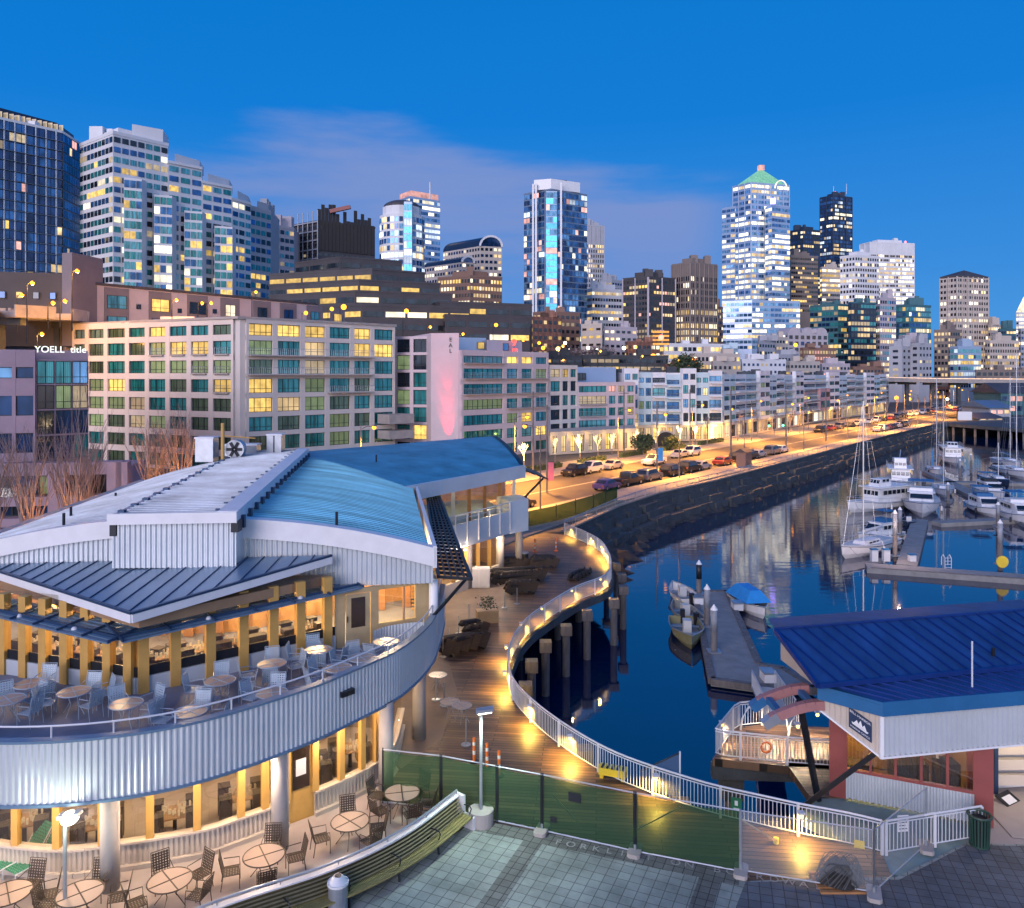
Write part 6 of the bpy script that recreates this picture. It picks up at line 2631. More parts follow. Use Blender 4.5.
# ------------------------------------------------------------ cars on the road
def car_proto(kind, bodym):
 L = {'sedan': 4.5, 'suv': 4.7, 'pickup': 5.6}[kind]
 r = thing('parked_car' if kind != 'pickup' else 'pickup_truck', 'x', 'car' if kind != 'pickup' else 'pickup truck')
 Wd = 1.8 if kind == 'sedan' else 1.9
 prof = {'sedan': [(-2.25, .35), (-2.25, .85), (-1.7, .95), (-1.1, 1.38), (.3, 1.42), (1.0, .95), (2.1, .78), (2.25, .55), (2.25, .3)],
   'suv': [(-2.35, .38), (-2.35, 1.0), (-2.1, 1.65), (-1.8, 1.75), (.4, 1.75), (1.1, 1.10), (2.2, .98), (2.35, .7), (2.35, .35)],
   'pickup': [(-2.8, .45), (-2.8, 1.05), (-.9, 1.07), (-.75, 1.75), (.6, 1.78), (1.3, 1.15), (2.6, 1.05), (2.8, .8), (2.8, .4)]}[kind]
 mb = MB()
 rows = []
 for s, y in ((1, -Wd / 2), (1, -Wd / 2 + .12), (1, Wd / 2 - .12), (1, Wd / 2)):
  edge = abs(y) > Wd / 2 - .05
  rows.append([(x * (.985 if edge else 1), y * (1 - .14 * max(0, z - .95)), z - (.05 if edge and z > .5 else 0)) for x, z in prof])
 mb.loft(rows)
 n = len(prof)
 mb.add(rows[0], [tuple(range(n))])
 mb.add(rows[-1], [tuple(range(n))[::-1]])
 mb.build('body', bodym, r, False, False)
 zt = max(z for x, z in prof)
 zb = .98 if kind == 'sedan' else 1.12
 x0, x1 = {'sedan': (-1.25, .55), 'suv': (-2.0, .7), 'pickup': (-.68, .8)}[kind]
 for s in (-1, 1):
  mb = MB()
  y = s * (Wd / 2 + .012)
  yt = s * (Wd / 2 * (1 - .14 * (zt - .95)) + .012)
  mb.add([(x0, y, zb), (x1 + .15, y, zb), (x1 - .3, yt, zt - .12), (x0 + .25, yt, zt - .12)], [(0, 1, 2, 3)])
  mb.build('side_window', 'carglass', r, False, False)
 mb = MB()
 a, b = prof[4], prof[5]
 mb.add([(b[0] - .02, -.72, b[1] + .03), (b[0] - .02, .72, b[1] + .03), (a[0] + .05, .66, a[1] - .03), (a[0] + .05, -.66, a[1] - .03)], [(0, 1, 2, 3)])
 for k in range(4):
  x, y, z = mb.v[k]
  mb.v[k] = (x + .03, y, z + .03)
 mb.build('windscreen', 'carglass', r, False, False)
 mb = MB()
 a, b = prof[2], prof[3]
 if kind == 'pickup':
  mb.add([(-.86, -.7, 1.15), (-.86, .7, 1.15), (-.78, .66, 1.65), (-.78, -.66, 1.65)], [(0, 1, 2, 3)])
 else:
  if kind == 'suv':
   a, b = prof[1], prof[2]
  mb.add([(a[0] - .02, -.7, a[1] + .08), (a[0] - .02, .7, a[1] + .08), (b[0] - .03, .64, b[1] - .03), (b[0] - .03, -.64, b[1] - .03)], [(0, 1, 2, 3)])
 mb.build('rear_window', 'carglass', r, False, False)
 for sx in (-1, 1):
  for sy in (-1, 1):
   cx = sx * L * .31
   mb = MB(Matrix.Translation((cx, sy * (Wd / 2 - .08), .34)) @ Matrix.Rotation(R(90), 4, 'X'))
   mb.cyl((0, 0), .34, -.11, .11, 14)
   w = mb.build('wheel', 'tyre', r, False, False)
   mb.v, mb.f, mb.mi = [], [], []
   mb.cyl((0, 0), .2, -.125, .125, 8)
   mb.build('rim', 'rim', w, False, False)
 for s in (-1, 1):
  mb = MB()
  x = prof[-2][0]
  mb.bx(x - .03, x + .02, s * .65 - .17, s * .65 + .17, prof[-2][1] + .02, prof[-2][1] + .16)
  mb.build('headlight', 'rim', r, False, False)
  mb = MB()
  x = prof[1][0]
  mb.bx(x - .02, x + .03, s * .72 - .12, s * .72 + .12, prof[1][1] - .25, prof[1][1] - .05)
  mb.build('taillight', 'red', r, False, False)
 return r


def paint(nm, c):
 return mat('car_paint_' + nm, c, .3, .3, .03)


carp = {}
for kind, cn, c in (('sedan', 'silver', (.42, .42, .44)), ('sedan', 'dark', (.03, .03, .035)), ('sedan', 'purple', (.10, .07, .20)), ('sedan', 'red', (.30, .04, .03)), ('sedan', 'white', (.7, .7, .7)),
     ('suv', 'black', (.015, .015, .018)), ('suv', 'white', (.68, .68, .68)), ('suv', 'grey', (.14, .14, .15)), ('pickup', 'white', (.7, .69, .66)), ('pickup', 'black', (.02, .02, .02))):
 carp[(kind, cn)] = (kind, cn, paint(kind + '_' + cn, c))
cobj = {}
hr0 = atan2(RU.y, RU.x)


def car(kind, cn, p, label, back=False, group='cars along the quay road'):
 k = (kind, cn)
 if k not in cobj:
  cobj[k] = car_proto(kind, carp[k][2])
 place(cobj[k], (p.x, p.y, 0.005), hr0 + (pi if back else 0), label, group)


near = [(608, 489.5, 'sedan', 'purple', 'nearest, behind the netted fence'), (630, 485, 'pickup', 'black', 'second from the near end of the kerb row'), (652, 480.5, 'suv', 'grey', 'third in the kerb row, under the blue banner'),
  (672, 475.5, 'suv', 'black', 'right of the blue banner pole'), (688, 471.7, 'suv', 'black', 'fifth in the kerb row'), (702, 469.5, 'sedan', 'silver', 'right behind two black cars'), (723, 464.8, 'sedan', 'red', 'alone in the gap of the kerb row'),
  (738, 461.2, 'suv', 'black', 'just past the red car'), (746, 459.3, 'pickup', 'black', 'second past the red car'), (757, 457.3, 'sedan', 'silver', 'third past the red car'), (769, 454, 'suv', 'grey', 'fourth past the red car'), (782, 452.5, 'sedan', 'white', 'fifth past the red car')]
for px, py, k, c, d in near:
 p = G(px, py)
 s = (p - RO).dot(RU)
 car(k, c, RD(s, 12.9 if s > -18 else 13.6), f'{c} {k if k != "pickup" else "pickup"} parked by the quay, {d}')
for px, py, k, c, d in ((540, 519.5 - 2, 'sedan', 'dark', 'behind the left end of the netted fence'),):
 p = G(524, 509)
 car(k, c, RD((p - RO).dot(RU), 12.9), f'dark sedan parked {d}')
for px, py, k, c, d in ((563, 474.5, 'suv', 'black', 'leftmost of the hotel side'), (582, 472, 'suv', 'white', 'second from the left on the hotel side'), (601, 468, 'sedan', 'silver', 'third from the left on the hotel side'), (665, 456.5, 'sedan', 'silver', 'behind the white one, beyond the pickup'), (677, 454.5, 'suv', 'white', 'far right of the near hotel group')):
 p = G(px, py)
 s = (p - RO).dot(RU)
 car(k, c, RD(s, 1.5 if px < 620 else 1.9), f'{c} {k} on the hotel side, {d}', True)
p = G(632, 463)
car('pickup', 'white', RD((p - RO).dot(RU), 3.9), 'white pickup truck driving in the lane in front of the hotel', True)
cols = [('sedan', 'silver'), ('suv', 'black'), ('sedan', 'dark'), ('suv', 'white'), ('suv', 'grey'), ('sedan', 'white'), ('sedan', 'red')]
for i in range(7):
 k, c = cols[(i * 3) % 7]
 car(k, c, RD(132 + i * 5.4, 12.9), f'{c} {k} in the packed far kerb row, {["first","second","third","fourth","fifth","sixth","seventh"][i]} from the left', group='packed far row of parked cars')
for i in range(16):
 k, c = cols[(i * 5 + 1) % 7]
 car(k, c, RD(120 + i * 9.5 + random.uniform(-2, 2), 1.3), f'{c} {k} parked far along the condo pavement', True, group=f'far {c} {k} cars on the condo side')
for i in range(12):
 k, c = cols[(i * 4 + 2) % 7]
 car(k, c, RD(286 + (i // 2) * 7 + random.uniform(-1, 1), -3 + (i % 2) * 9), f'{c} {k} in the crowded far end of the road', True, group=f'{c} {k} cars at the far road end')

# ------------------------------------------------------------ street lamps, poles, lit trees
def street_lamp(p, h, label, power=900, arm=1.6, ang=0.0, m='bulb', col=SOD, grp='sodium street lamps', br=.24, polem='dark', z0=0.0, spot=True):
 r = thing('street_lamp', label, 'street lamp', (p.x, p.y, z0), grp)
 mb = MB()
 mb.tube([(p.x, p.y, z0), (p.x, p.y, z0 + h)], [.11, .06], 6)
 mb.build('pole', polem, r)
 ax, ay = arm * cos(ang), arm * sin(ang)
 mb = MB()
 mb.tube([(p.x, p.y, z0 + h - .3), (p.x + ax * .5, p.y + ay * .5, z0 + h + .1), (p.x + ax, p.y + ay, z0 + h + .1)], .045, 5)
 mb.build('arm', polem, r)
 mb = MB()
 mb.M = Matrix.Translation((p.x + ax, p.y + ay, z0 + h + .12)) @ Matrix.Rotation(ang, 4, 'Z')
 mb.bx(-.3, .3, -.16, .16, 0, .12)
 mb.build('lamp_head', polem, r)
 mb = MB()
 mb.sphere((p.x + ax, p.y + ay, z0 + h), br, 0, 8, 5)
 mb.build('bulb', m, r)
 if power:
  lamp('street_light', (p.x + ax, p.y + ay, z0 + h - .25), power * 2.4 if spot else power, col, .25, r, 'SPOT' if spot else 'POINT', R(142) if spot else None, (0, 0, 0))
 return r


k = 0
ordw = ['nearest', 'second', 'third', 'fourth', 'fifth', 'sixth', 'seventh', 'eighth', 'ninth', 'tenth', 'eleventh', 'twelfth']
for s in (-34, -6, 22, 50, 80, 112, 146, 184, 226, 272, 322):
 street_lamp(RD(s, -.9), 9.2, f'street lamp on the hotel side of the road, {ordw[k]} one', 3600 if s < 120 else 4800, 2.2, atan2(RR.y, RR.x), grp='street lamps on the hotel side', polem='pile')
 k += 1
k = 0
for s in (-22, 12, 36, 66, 96, 130, 168, 210, 256):
 street_lamp(RD(s, 15.3), 9.2, f'street lamp on the quay side of the road, {ordw[k]} one', 3000 if s < 120 else 4200, 2.2, atan2(-RR.y, -RR.x), grp='street lamps on the quay side', polem='pile')
 k += 1
for px, py0, h, lb, ban in ((547, 493, 8.2, 'timber pole carrying the pink banner', 'pinkban'), (657, 479, 8.2, 'timber pole carrying the blue banner', 'blueban')):
 p = G(px, py0)
 r = thing('banner_pole', lb, 'pole', p)
 mb = MB()
 mb.tube([(0, 0, 0), (0, 0, h + 3)], [.13, .09], 8)
 mb.build('pole', 'pile', r, world=False)
 mb = MB()
 mb.bx(.16, .86, -.02, .02, 1.6 if ban == 'pinkban' else 2.6, 3.9 if ban == 'pinkban' else 4.5)
 mb.build('banner', ban, r, world=False)
 mb = MB()
 mb.tube([(0, 0, 3.95 if ban == 'pinkban' else 4.55), (.9, 0, 3.95 if ban == 'pinkban' else 4.55)], .03, 5)
 mb.build('bracket', 'dark', r, world=False)
for i, (px, py, h) in enumerate(((533, 474, 12.5), (624, 457, 12.5), (690, 446, 12), (731, 464, 12.5), (786, 452, 12), (826, 441, 12))):
 p = G(px, py)
 r = thing('utility_pole', 'tall bare timber utility pole, ' + ['left, in front of the corner hotel', 'in front of the second hotel', 'in front of the condo shops', 'on the quay past the black cars', 'on the quay by the far packed row', 'furthest on the quay'][i], 'utility pole', p, 'timber utility poles')
 mb = MB()
 mb.tube([(0, 0, 0), (0, 0, h)], [.17, .11], 8)
 mb.build('pole', 'pile', r, world=False)
 mb = MB()
 mb.bx(-.9, .9, -.05, .05, h - .9, h - .75)
 mb.build('crossarm', 'pile', r, world=False)


def branches(mb, p, d, L, r, depth, spread=.5, m=0, up=.5, n=3, minr=.012):
 q = p + d * L
 mb.tube([p, p.lerp(q, .5) + V((random.uniform(-.04, .04), random.uniform(-.04, .04), 0)) * L, q], [r, r * .85, max(minr, r * .65)], 4 if depth < 2 else 5, m)
 if depth == 0:
  return
 for k in range(n):
  a = random.uniform(0, 2 * pi)
  nd = (d + V((cos(a), sin(a), 0)) * spread * random.uniform(.6, 1.3) + V((0, 0, up * .3))).normalized()
  st = p.lerp(q, random.uniform(.45, 1.0))
  branches(mb, st, nd, L * random.uniform(.6, .85), max(minr, r * .6), depth - 1, spread, m, up, n, minr)


trees = [G(524, 469), G(555, 461.5), G(580, 460), G(612, 455.5), G(634.5, 451.5), G(656, 449.5), G(680, 446), G(695.5, 444.5), G(712, 441), G(598, 457.5)]
for i, p in enumerate(trees):
 r = thing('lit_tree', 'small street tree wound with warm fairy lights, ' + ['left of the first utility pole', 'second from the left, by the dark suv', 'third from the left, the broadest', 'fourth, left of the hotel entrance', 'fifth, before the recessed balconies', 'sixth, beside the dark arch', 'seventh, at the condo shops', 'eighth, the brightest at the condo shops', 'ninth, furthest right', 'slender one between the third and fourth'][i], 'tree', p, 'fairy-lit street trees')
 mb = MB()
 mb.tube([(0, 0, 0), (0, 0, 1.3)], [.09, .07], 6)
 mb.build('trunk', 'bark', r, world=False)
 mb = MB()
 st = random.getstate()
 random.seed(40 + i)
 branches(mb, V((0, 0, 1.2)), V((0, 0, 1)), 1.15, .05, 4, .5, 0, .9, 3, .022)
 mb.build('crown', 'fairy', r, world=False)
 random.setstate(st)
 if i % 2 == 0:
  lamp('fairy_glow', (p.x, p.y - .5, 2.4), 130, YEL, .6, r)
for i in range(22):
 s = 66 + i * 12.5
 p = RD(s + random.uniform(-2, 2), -4.2)
 r = thing('street_tree', 'bare street tree on the condo pavement', 'tree', (p.x, p.y, .1), 'bare street trees before the condos')
 r['label'] = f'bare upright street tree before the condos, {["near", "middle", "far"][min(2, i // 8)]} stretch'
 mb = MB()
 mb.tube([(0, 0, 0), (0, 0, 1.6)], [.12, .09], 5)
 mb.build('trunk', 'bark', r, world=False)
 mb = MB()
 branches(mb, V((0, 0, 1.5)), V((0, 0, 1)), 2.1, .07, 3, .42, 0, 1.0, 3, .03)
 mb.build('crown', 'bark', r, world=False)
for st_ in range(3):
 for o in [o for o in bpy.data.objects if o.name.startswith('street_tree') and (['near', 'middle', 'far'][st_]) in o.get('label', '')]:
  o['group'] = f'bare street trees, {["near", "middle", "far"][st_]} stretch'
# bare poplars between the offices and the restaurant
for i, (px, d, h, n) in enumerate(((-5, 62, 8.5, 6), (22, 66, 9, 6), (30, 60, 10, 7), (66, 64, 9, 7), (76, 60, 11.5, 8), (88, 66, 9, 6), (150, 78, 9.2, 8), (166, 80, 10, 9), (181, 79, 10.2, 9))):
 p = P(px, d)
 r = thing('bare_poplar', ['bare poplar cut by the left picture edge', 'bare poplar in front of the office left bay', 'orange-lit bare poplar low at the left', 'bare poplar left of the tall one at the office corner', 'tallest bare poplar before the office corner', 'bare poplar right of the tall one at the office corner', 'orange-lit bare poplar left of three by the hotel', 'orange-lit bare poplar middle of three by the hotel', 'orange-lit bare poplar right of three by the hotel'][i], 'tree', p, 'bare poplars behind the restaurant')
 mb = MB()
 mb.tube([(0, 0, 0), (0, 0, 2.2)], [.18, .14], 6)
 mb.build('trunk', 'bark', r, world=False)
 mb = MB()
 branches(mb, V((0, 0, 2.1)), V((0.03, 0, 1)), h * .4, .11, 4, .30, 0, .8, 2, .012)
 for k in range(n + 1):
  a = k * 2.4
  dd = V((cos(a) * .22, sin(a) * .22, 1)).normalized()
  branches(mb, V((0, 0, 1.6 + .5 * (k % 3))), dd, h * .34, .06, 4, .26, 0, .8, 2, .010)
 mb.build('crown', 'bark', r, world=False)
for px, d, pw in ((30, 58, 320), (82, 58, 160), (160, 74, 420), (186, 76, 520)):
 p = P(px, d)
 street_lamp(p + V((1.5, -1, 0)), 5.2 if px > 100 else 4.5, 'low sodium lamp behind the restaurant roof, ' + {30: 'at the left', 82: 'by the tall poplar', 160: 'left of the hotel corner', 186: 'right of the three poplars'}[px], pw, .6, 2.2, spot=False)


def crown(mb, c, rx, rz_, n, s, m=0):
 for k in range(n):
  a, b = random.uniform(0, 2 * pi), math.asin(random.uniform(-1, 1))
  f = random.uniform(.45, 1.05) * (1 + .25 * sin(3 * a) * cos(2 * b))
  p = V((c[0] + rx * f * cos(a) * cos(b), c[1] + rx * f * sin(a) * cos(b), c[2] + rz_ * f * sin(b)))
  u = V((random.gauss(0, 1), random.gauss(0, 1), random.gauss(0, 1))).normalized() * s
  w = V((random.gauss(0, 1), random.gauss(0, 1), random.gauss(0, 1))).normalized() * s
  mb.add([p - u, p + w, p + u, p - w], [(0, 1, 2, 3)], m)


def tree(px, d, z0, h, rx, lb, cat='tree', nm='evergreen_tree', n=900, s=.3, m='leaf', pos=None):
 p = pos or P(px, d)
 r = thing(nm, lb, cat, (p.x, p.y, z0))
 mb = MB()
 mb.tube([(0, 0, 0), (0, 0, h * .7)], [rx * .08, rx * .03], 6)
 mb.build('trunk', 'bark', r, world=False)
 mb = MB()
 crown(mb, (0, 0, h * .6), rx, h * .42, n, s)
 mb.build('crown', m, r, world=False)


tree(686, 262, 12, 9.5, 5.2, 'round dark evergreen tree above the condo roofs by the orange lamp', n=1600, s=.42)
tree(643, 150, 0, 4.0, 2.2, 'rounded dark evergreen by the lit arch in front of the condos', n=900, s=.22)
tree(672, 158, 0, 3.0, 1.6, 'small dark evergreen right of the arch in front of the condos', n=500, s=.2)
tree(600, 330, 17, 10, 7, 'broad bare-brown tree among the lamps below the brown tower', n=1300, s=.4, m='bark')
tree(572, 320, 17, 9, 6, 'brownish winter tree below the brick building', n=1100, s=.4, m='bark')
for i, (s, r_, w) in enumerate(((-6, -6, 9), (8, -6, 9), (22, -6, 8), (36, -6, 9), (52, -6, 10), (70, -6, 12))):
 p = RD(s, r_)
 r = thing('clipped_hedge', 'low clipped hedge along the hotel pavement, ' + ['first', 'second', 'third', 'fourth', 'fifth', 'sixth'][i] + ' from the left', 'hedge', p, 'clipped hedges along the hotel pavement', hr0)
 mb = MB()
 for k in range(int(w * 60)):
  c = V((random.uniform(-w / 2, w / 2), random.uniform(-.5, .5), random.uniform(.1, .95)))
  u = V((random.gauss(0, 1), random.gauss(0, 1), random.gauss(0, 1))).normalized() * .16
  v_ = V((random.gauss(0, 1), random.gauss(0, 1), random.gauss(0, 1))).normalized() * .16
  mb.add([c - u, c + v_, c + u, c - v_], [(0, 1, 2, 3)])
 mb.build('leaves', 'hedge', r, world=False)
 mb = MB()
 mb.bx(-w / 2, w / 2, -.4, .4, .1, .75)
 mb.build('core', 'leaf', r, world=False)

# ------------------------------------------------------------ buildings with individual windows
WCACHE = {}


def win_mesh(w, h, mull, pm):
 k = (round(w, 1), round(h, 1), mull, pm)
 if k not in WCACHE:
  w, h = k[0], k[1]
  mb = MB()
  f = .07
  mb.bx(-w / 2, w / 2, -.10, -.01, 0, f)
  mb.bx(-w / 2, w / 2, -.10, -.01, h - f, h)
  mb.bx(-w / 2, -w / 2 + f, -.10, -.01, f, h - f)
  mb.bx(w / 2 - f, w / 2, -.10, -.01, f, h - f)
  for i in range(1, mull + 1):
   x = -w / 2 + w * i / (mull + 1)
   mb.bx(x - f / 2, x + f / 2, -.10, -.01, f, h - f)
  if h > 1.5 and mull:
   mb.bx(-w / 2 + f, w / 2 - f, -.09, -.011, h * .3 - f / 2, h * .3 + f / 2)
  fr = mb.mesh('window', ['dark'])
  mb = MB()
  mb.quad((-w / 2 + f, -.03, f), (w / 2 - f, -.03, f), (w / 2 - f, -.03, h - f), (-w / 2 + f, -.03, h - f))
  WCACHE[k] = (fr, mb.mesh('pane', [pm]))
 return WCACHE[k]


NW = {}


def add_window(root, p, ang, w, h, mull, pm):
 NW[root.name] = NW.get(root.name, 0) + 1
 fr, pn = win_mesh(w, h, mull, pm)
 o = put('window', fr, root, False)
 o.location = p - root.location
 o.rotation_euler = (0, 0, ang)
 q = put('pane', pn, o, False)
 return o


def facade(root, wmb, a, b, z0, zt, nf, bays, pick, pier=.45, sp=.75, dep=.42, mull=1, z_first=None, skip=()):
 """bays: list of relative widths, each bay a window between piers; wmb gathers the relief of the wall"""
 a, b = V((a.x, a.y, 0)), V((b.x, b.y, 0))
 L = (b - a).length
 u = (b - a).normalized()
 n = V((u.y, -u.x, 0))
 ang = atan2(u.y, u.x)
 tot = sum(bays)
 fh = (zt - z0) / nf
 xs = [0]
 for w in bays:
  xs.append(xs[-1] + L * w / tot)
 for x in xs:
  x0, x1 = max(0, x - pier / 2), min(L, x + pier / 2)
  wmb.wall(a + u * x0, a + u * x1, dep + .02, z0, zt, 0, o=dep)
 for i in range(nf + 1):
  z = zt - i * fh
  za = z - (sp if i == 0 else sp * .5)
  zb = z + (0 if i == 0 else sp * .5)
  if i == nf:
   za = z
  if zb - za > .02:
   wmb.wall(a, b, dep, za, zb, 0, o=dep - .025)
 for i in range(nf):
  top = zt - i * fh - (sp if i == 0 else sp * .5)
  bot = zt - (i + 1) * fh + sp * .5
  for j in range(len(bays)):
   if (i, j) in skip:
    continue
   m = pick(i, j)
   if m is None:
    continue
   xm = (xs[j] + xs[j + 1]) / 2
   w = xs[j + 1] - xs[j] - pier
   ml = mull if w < 3.2 else max(mull, int(w / 1.3))
   add_window(root, a + u * xm + n * .02 + V((0, 0, bot)), ang, w, top - bot, ml, m)
 return xs, u, n, ang


def balcony(root, a, b, z, dep=1.2, m='conc'):
 a, b = V((a.x, a.y, 0)), V((b.x, b.y, 0))
 u = (b - a).normalized()
 n = V((u.y, -u.x, 0))
 mb = MB()
 mb.wall(a, b, dep, z - .18, z, 0, o=dep + .3)
 s = mb.build('balcony', m, root)
 mb = MB()
 p, q = a + n * (dep + .25), b + n * (dep + .25)
 mb.tube([p + V((0, 0, z + 1.05)), q + V((0, 0, z + 1.05))], .03, 4)
 k = max(2, int((b - a).length / .35))
 for i in range(k + 1):
  w = p.lerp(q, i / k)
  mb.tube([w + V((0, 0, z)), w + V((0, 0, z + 1.05))], .014, 3)
 mb.tube([a + n * .35 + V((0, 0, z + 1.05)), p + V((0, 0, z + 1.05))], .03, 4)
 mb.tube([b + n * .35 + V((0, 0, z + 1.05)), q + V((0, 0, z + 1.05))], .03, 4)
 mb.build('balcony_rail', 'railgrey', s)


def picker(lit, base=('g_teal', 'g_teal', 'g_teal2', 'g_green'), p=.06, seed=1):
 rn = random.Random(seed)

 def f(i, j):
  if (i, j) in lit:
   return lit[(i, j)]
  if rn.random() < p:
   return rn.choice(('l_dim', 'l_green', 'l_warm'))
  return rn.choice(base)
 return f


Y, DMM, GN = 'l_yel', 'l_dim', 'l_green'
# corner hotel
hA = thing('corner_hotel', 'eight storey pale hotel with teal windows and rounded corner behind the restaurant', 'hotel', (-42, 130, 0))
A0, A1, A2 = V((-75.5, 138, 0)), V((-41.5, 122, 0)), V((-21.0, 142, 0))
zt = 23.7
mb = MB()
mb.prism([A0, A1, A2, V((-32, 152, 0)), V((-44, 143, 0)), V((-69, 150, 0))], 0, zt - .15)
litA = {(0, 4): Y, (1, 5): Y, (1, 6): Y, (1, 4): GN, (2, 4): GN, (2, 5): GN, (2, 6): GN, (2, 7): GN, (3, 2): Y, (3, 7): Y, (3, 1): GN, (4, 1): GN, (4, 2): GN, (4, 3): DMM, (5, 1): GN, (5, 2): 'g_green', (5, 3): DMM, (5, 4): GN, (4, 0): 'g_green'}
cc = A0.lerp(A1, .975)
xs, u, n, ang = facade(hA, mb, A0, cc, 0, zt, 8, [.8, 1, 1.1, 1, 1, 1, 1, 1], picker(litA, ('g_teal', 'g_teal', 'g_green'), .02, 3), pier=.95, sp=.95)
for i in (1, 2, 3):
 for j in (4, 5, 6, 7):
  if (i, j) in ((1, 4), (1, 5), (1, 6), (1, 7), (0, 4), (2, 6), (2, 7), (3, 7)):
   balcony(hA, A0 + u * (xs[j] + .8), A0 + u * (xs[j + 1] - .8), zt - (i + 1) * zt / 8 + .45, .5)
c2 = A1.lerp(A2, .03)
litA2 = {(0, 0): Y, (0, 1): Y, (0, 2): Y, (0, 4): Y, (1, 4): Y, (1, 5): Y, (3, 0): Y, (4, 0): Y, (4, 1): 'l_warm', (4, 2): GN, (3, 2): GN, (1, 0): GN, (5, 3): GN, (6, 3): GN, (2, 2): 'l_dim'}
xs, u, n, ang = facade(hA, mb, c2, A2, 0, zt, 8, [1, 1, .95, 1, .85, 1], picker(litA2, ('g_teal', 'g_teal', 'g_green'), .02, 4), pier=.85, sp=.75)
for i in (1, 2):
 balcony(hA, c2 + u * .2, c2 + u * (xs[5] - .2), zt - (i + 1) * zt / 8 + .3, 1.1)
balcony(hA, c2 + u * xs[3], c2 + u * (xs[5] - .2), zt - 4 * zt / 8 + .3, 1.1)
mb.build('wall', 'hotel', hA)
mb = MB()
mb.prism([A0 + V((-.4, -.1, 0)), A1 + V((-.1, -.7, 0)), A2 + V((.6, -.3, 0)), V((-32, 152.3, 0)), V((-44, 143.3, 0)), V((-69, 150.3, 0))], zt - .14, zt + .25)
mb.build('roof', 'conc', hA)
mb = MB()
mb.wall(c2 + u * (xs[5] + 1), A2 + u * 1.5, 3.5, 6.6, 8.2, 0, o=4)
mb.wall(c2 + u * (xs[5] + 1), A2 + u * 1.5, 3.5, 4.0, 5.4, 0, o=4)
mb.build('terrace_block', 'conc', hA)
mb = MB()
mb.bx(-62, -56, 141, 145, zt + .26, zt + 1.6)
mb.build('roof_plant', 'hotel', hA)

# mauve hotel with recess, pink-lit fin and main block
hB = thing('mauve_hotel', 'mauve hotel with pink-lit blank fin, ribbon balconies and a setback top floor', 'hotel', (0, 150, 0))
B0, B1 = P(396, 146), P(430, 144)
mb = MB()
zB = 22.0
mb.prism([B0, B1, B1 + V((-6, 12, 0)), B0 + V((-8, 10, 0))], 0, zB - .1)
facade(hB, mb, B0, B1, 0, zB, 7, [1, 1.05], picker({(1, 0): GN, (5, 1): Y, (6, 1): GN, (3, 0): GN}, ('g_teal', 'g_teal', 'g_dark'), .0, 5), pier=.7, sp=.5)
mb.build('wall', 'hotel2', hB)
F0, F1 = P(431, 141.5), P(459, 141)
mb = MB()
mb.prism([F0, F1, F1 + V((-5, 12, 0)), F0 + V((-5, 12, 0))], 0, 22.4)
for k in range(52):
 mb.wall(F0, F1, .04, .4 * k + .3, .4 * k + .33, 0, o=.03)
mb.build('fin_wall', 'hotel2', hB)
pf = (F0 + F1) / 2
u = (F1 - F0).normalized()
for t, pw, zq, zt_ in ((.62, 900, 1.5, 9.0), (.58, 620, 5, 15), (.56, 420, 8.5, 21)):
 q = F0.lerp(F1, t) + V((0.2, -1.5, zq))
 tgt = F0.lerp(F1, t - .05) + V((0, .2, zt_))
 lamp('pink_uplight', q, pw * 1.7, (1, .012, .04), .15, hB, 'SPOT', R(30), (tgt - q).to_track_quat('-Z', 'Y').to_euler())
Mx = Matrix.Translation(F0.lerp(F1, .70) + V((0, -.08, 20.2))) @ Matrix.Rotation(atan2(u.y, u.x), 4, 'Z') @ Matrix.Rotation(R(90), 4, 'X')
for i, ch in enumerate('EAL'):
 text('sign_letter', ch, 1.0, 'dark', Mx @ Matrix.Translation((0, 1.0 - i * 1.0, 0)), hB, .05)
C0b, C1b = P(460, 140.5), P(547, 158)
zB2 = ZZ(350, 142)
mb = MB()
mb.prism([C0b, C1b, C1b + V((-11, 14, 0)), C0b + V((-10, 13, 0))], 0, zB2 - .1)
litB = {(0, 1): Y, (0, 2): Y, (1, 3): GN, (4, 2): Y, (4, 1): GN, (5, 3): Y, (3, 0): GN}
xs, u, n, ang = facade(hB, mb, C0b, C1b, 0, zB2, 7, [2.7, 1.0, 1.0, 1.05], picker(litB, ('g_teal', 'g_teal2', 'g_teal'), .02, 6), pier=1.0, sp=1.0)
for i in (0, 1, 2):
 balcony(hB, C0b + u * .4, C0b + u * (xs[1] - .3), zB2 - (i + 1) * zB2 / 7 + .5, .8)
for i in (1, 2, 3):
 balcony(hB, C0b + u * (xs[1] + .4), C0b + u * (xs[4] - .3), zB2 - (i + 1) * zB2 / 7 + .5, .8)
mb.build('wall', 'hotel2', hB)
mb = MB()
mb.prism([P(448, 146), P(486, 150), P(486, 158), P(448, 154)], zB2 - .1, ZZ(337, 146))
mb.build('penthouse', 'steelblue', hB)
mb = MB()
mb.prism([P(486.5, 149), P(522, 156), P(522, 163), P(486, 158)], zB2 - .1, ZZ(340, 150))
mb.build('penthouse', 'hotel2', hB)
add_window(hB, P(481, 149.2, zB2 + .4) + V((0, -.02, 0)), .5, 1.4, 1.3, 0, 'l_yel')
add_window(hB, P(503, 152.4, zB2 + .2) + V((0, -.15, 0)), .35, 2.2, 1.4, 1, 'g_blue')
sgn = thing('red_sign', 'small glowing red sign standing on the roof edge of the mauve hotel', 'sign', P(514, 154, zB2 + .3))
Mx = Matrix.Translation(P(514, 153, ZZ(346, 153))) @ Matrix.Rotation(R(90), 4, 'X')
text('letter', '9', 2.0, 'redsign', Mx @ Matrix.Translation((0, .6, 0)), sgn, .05)
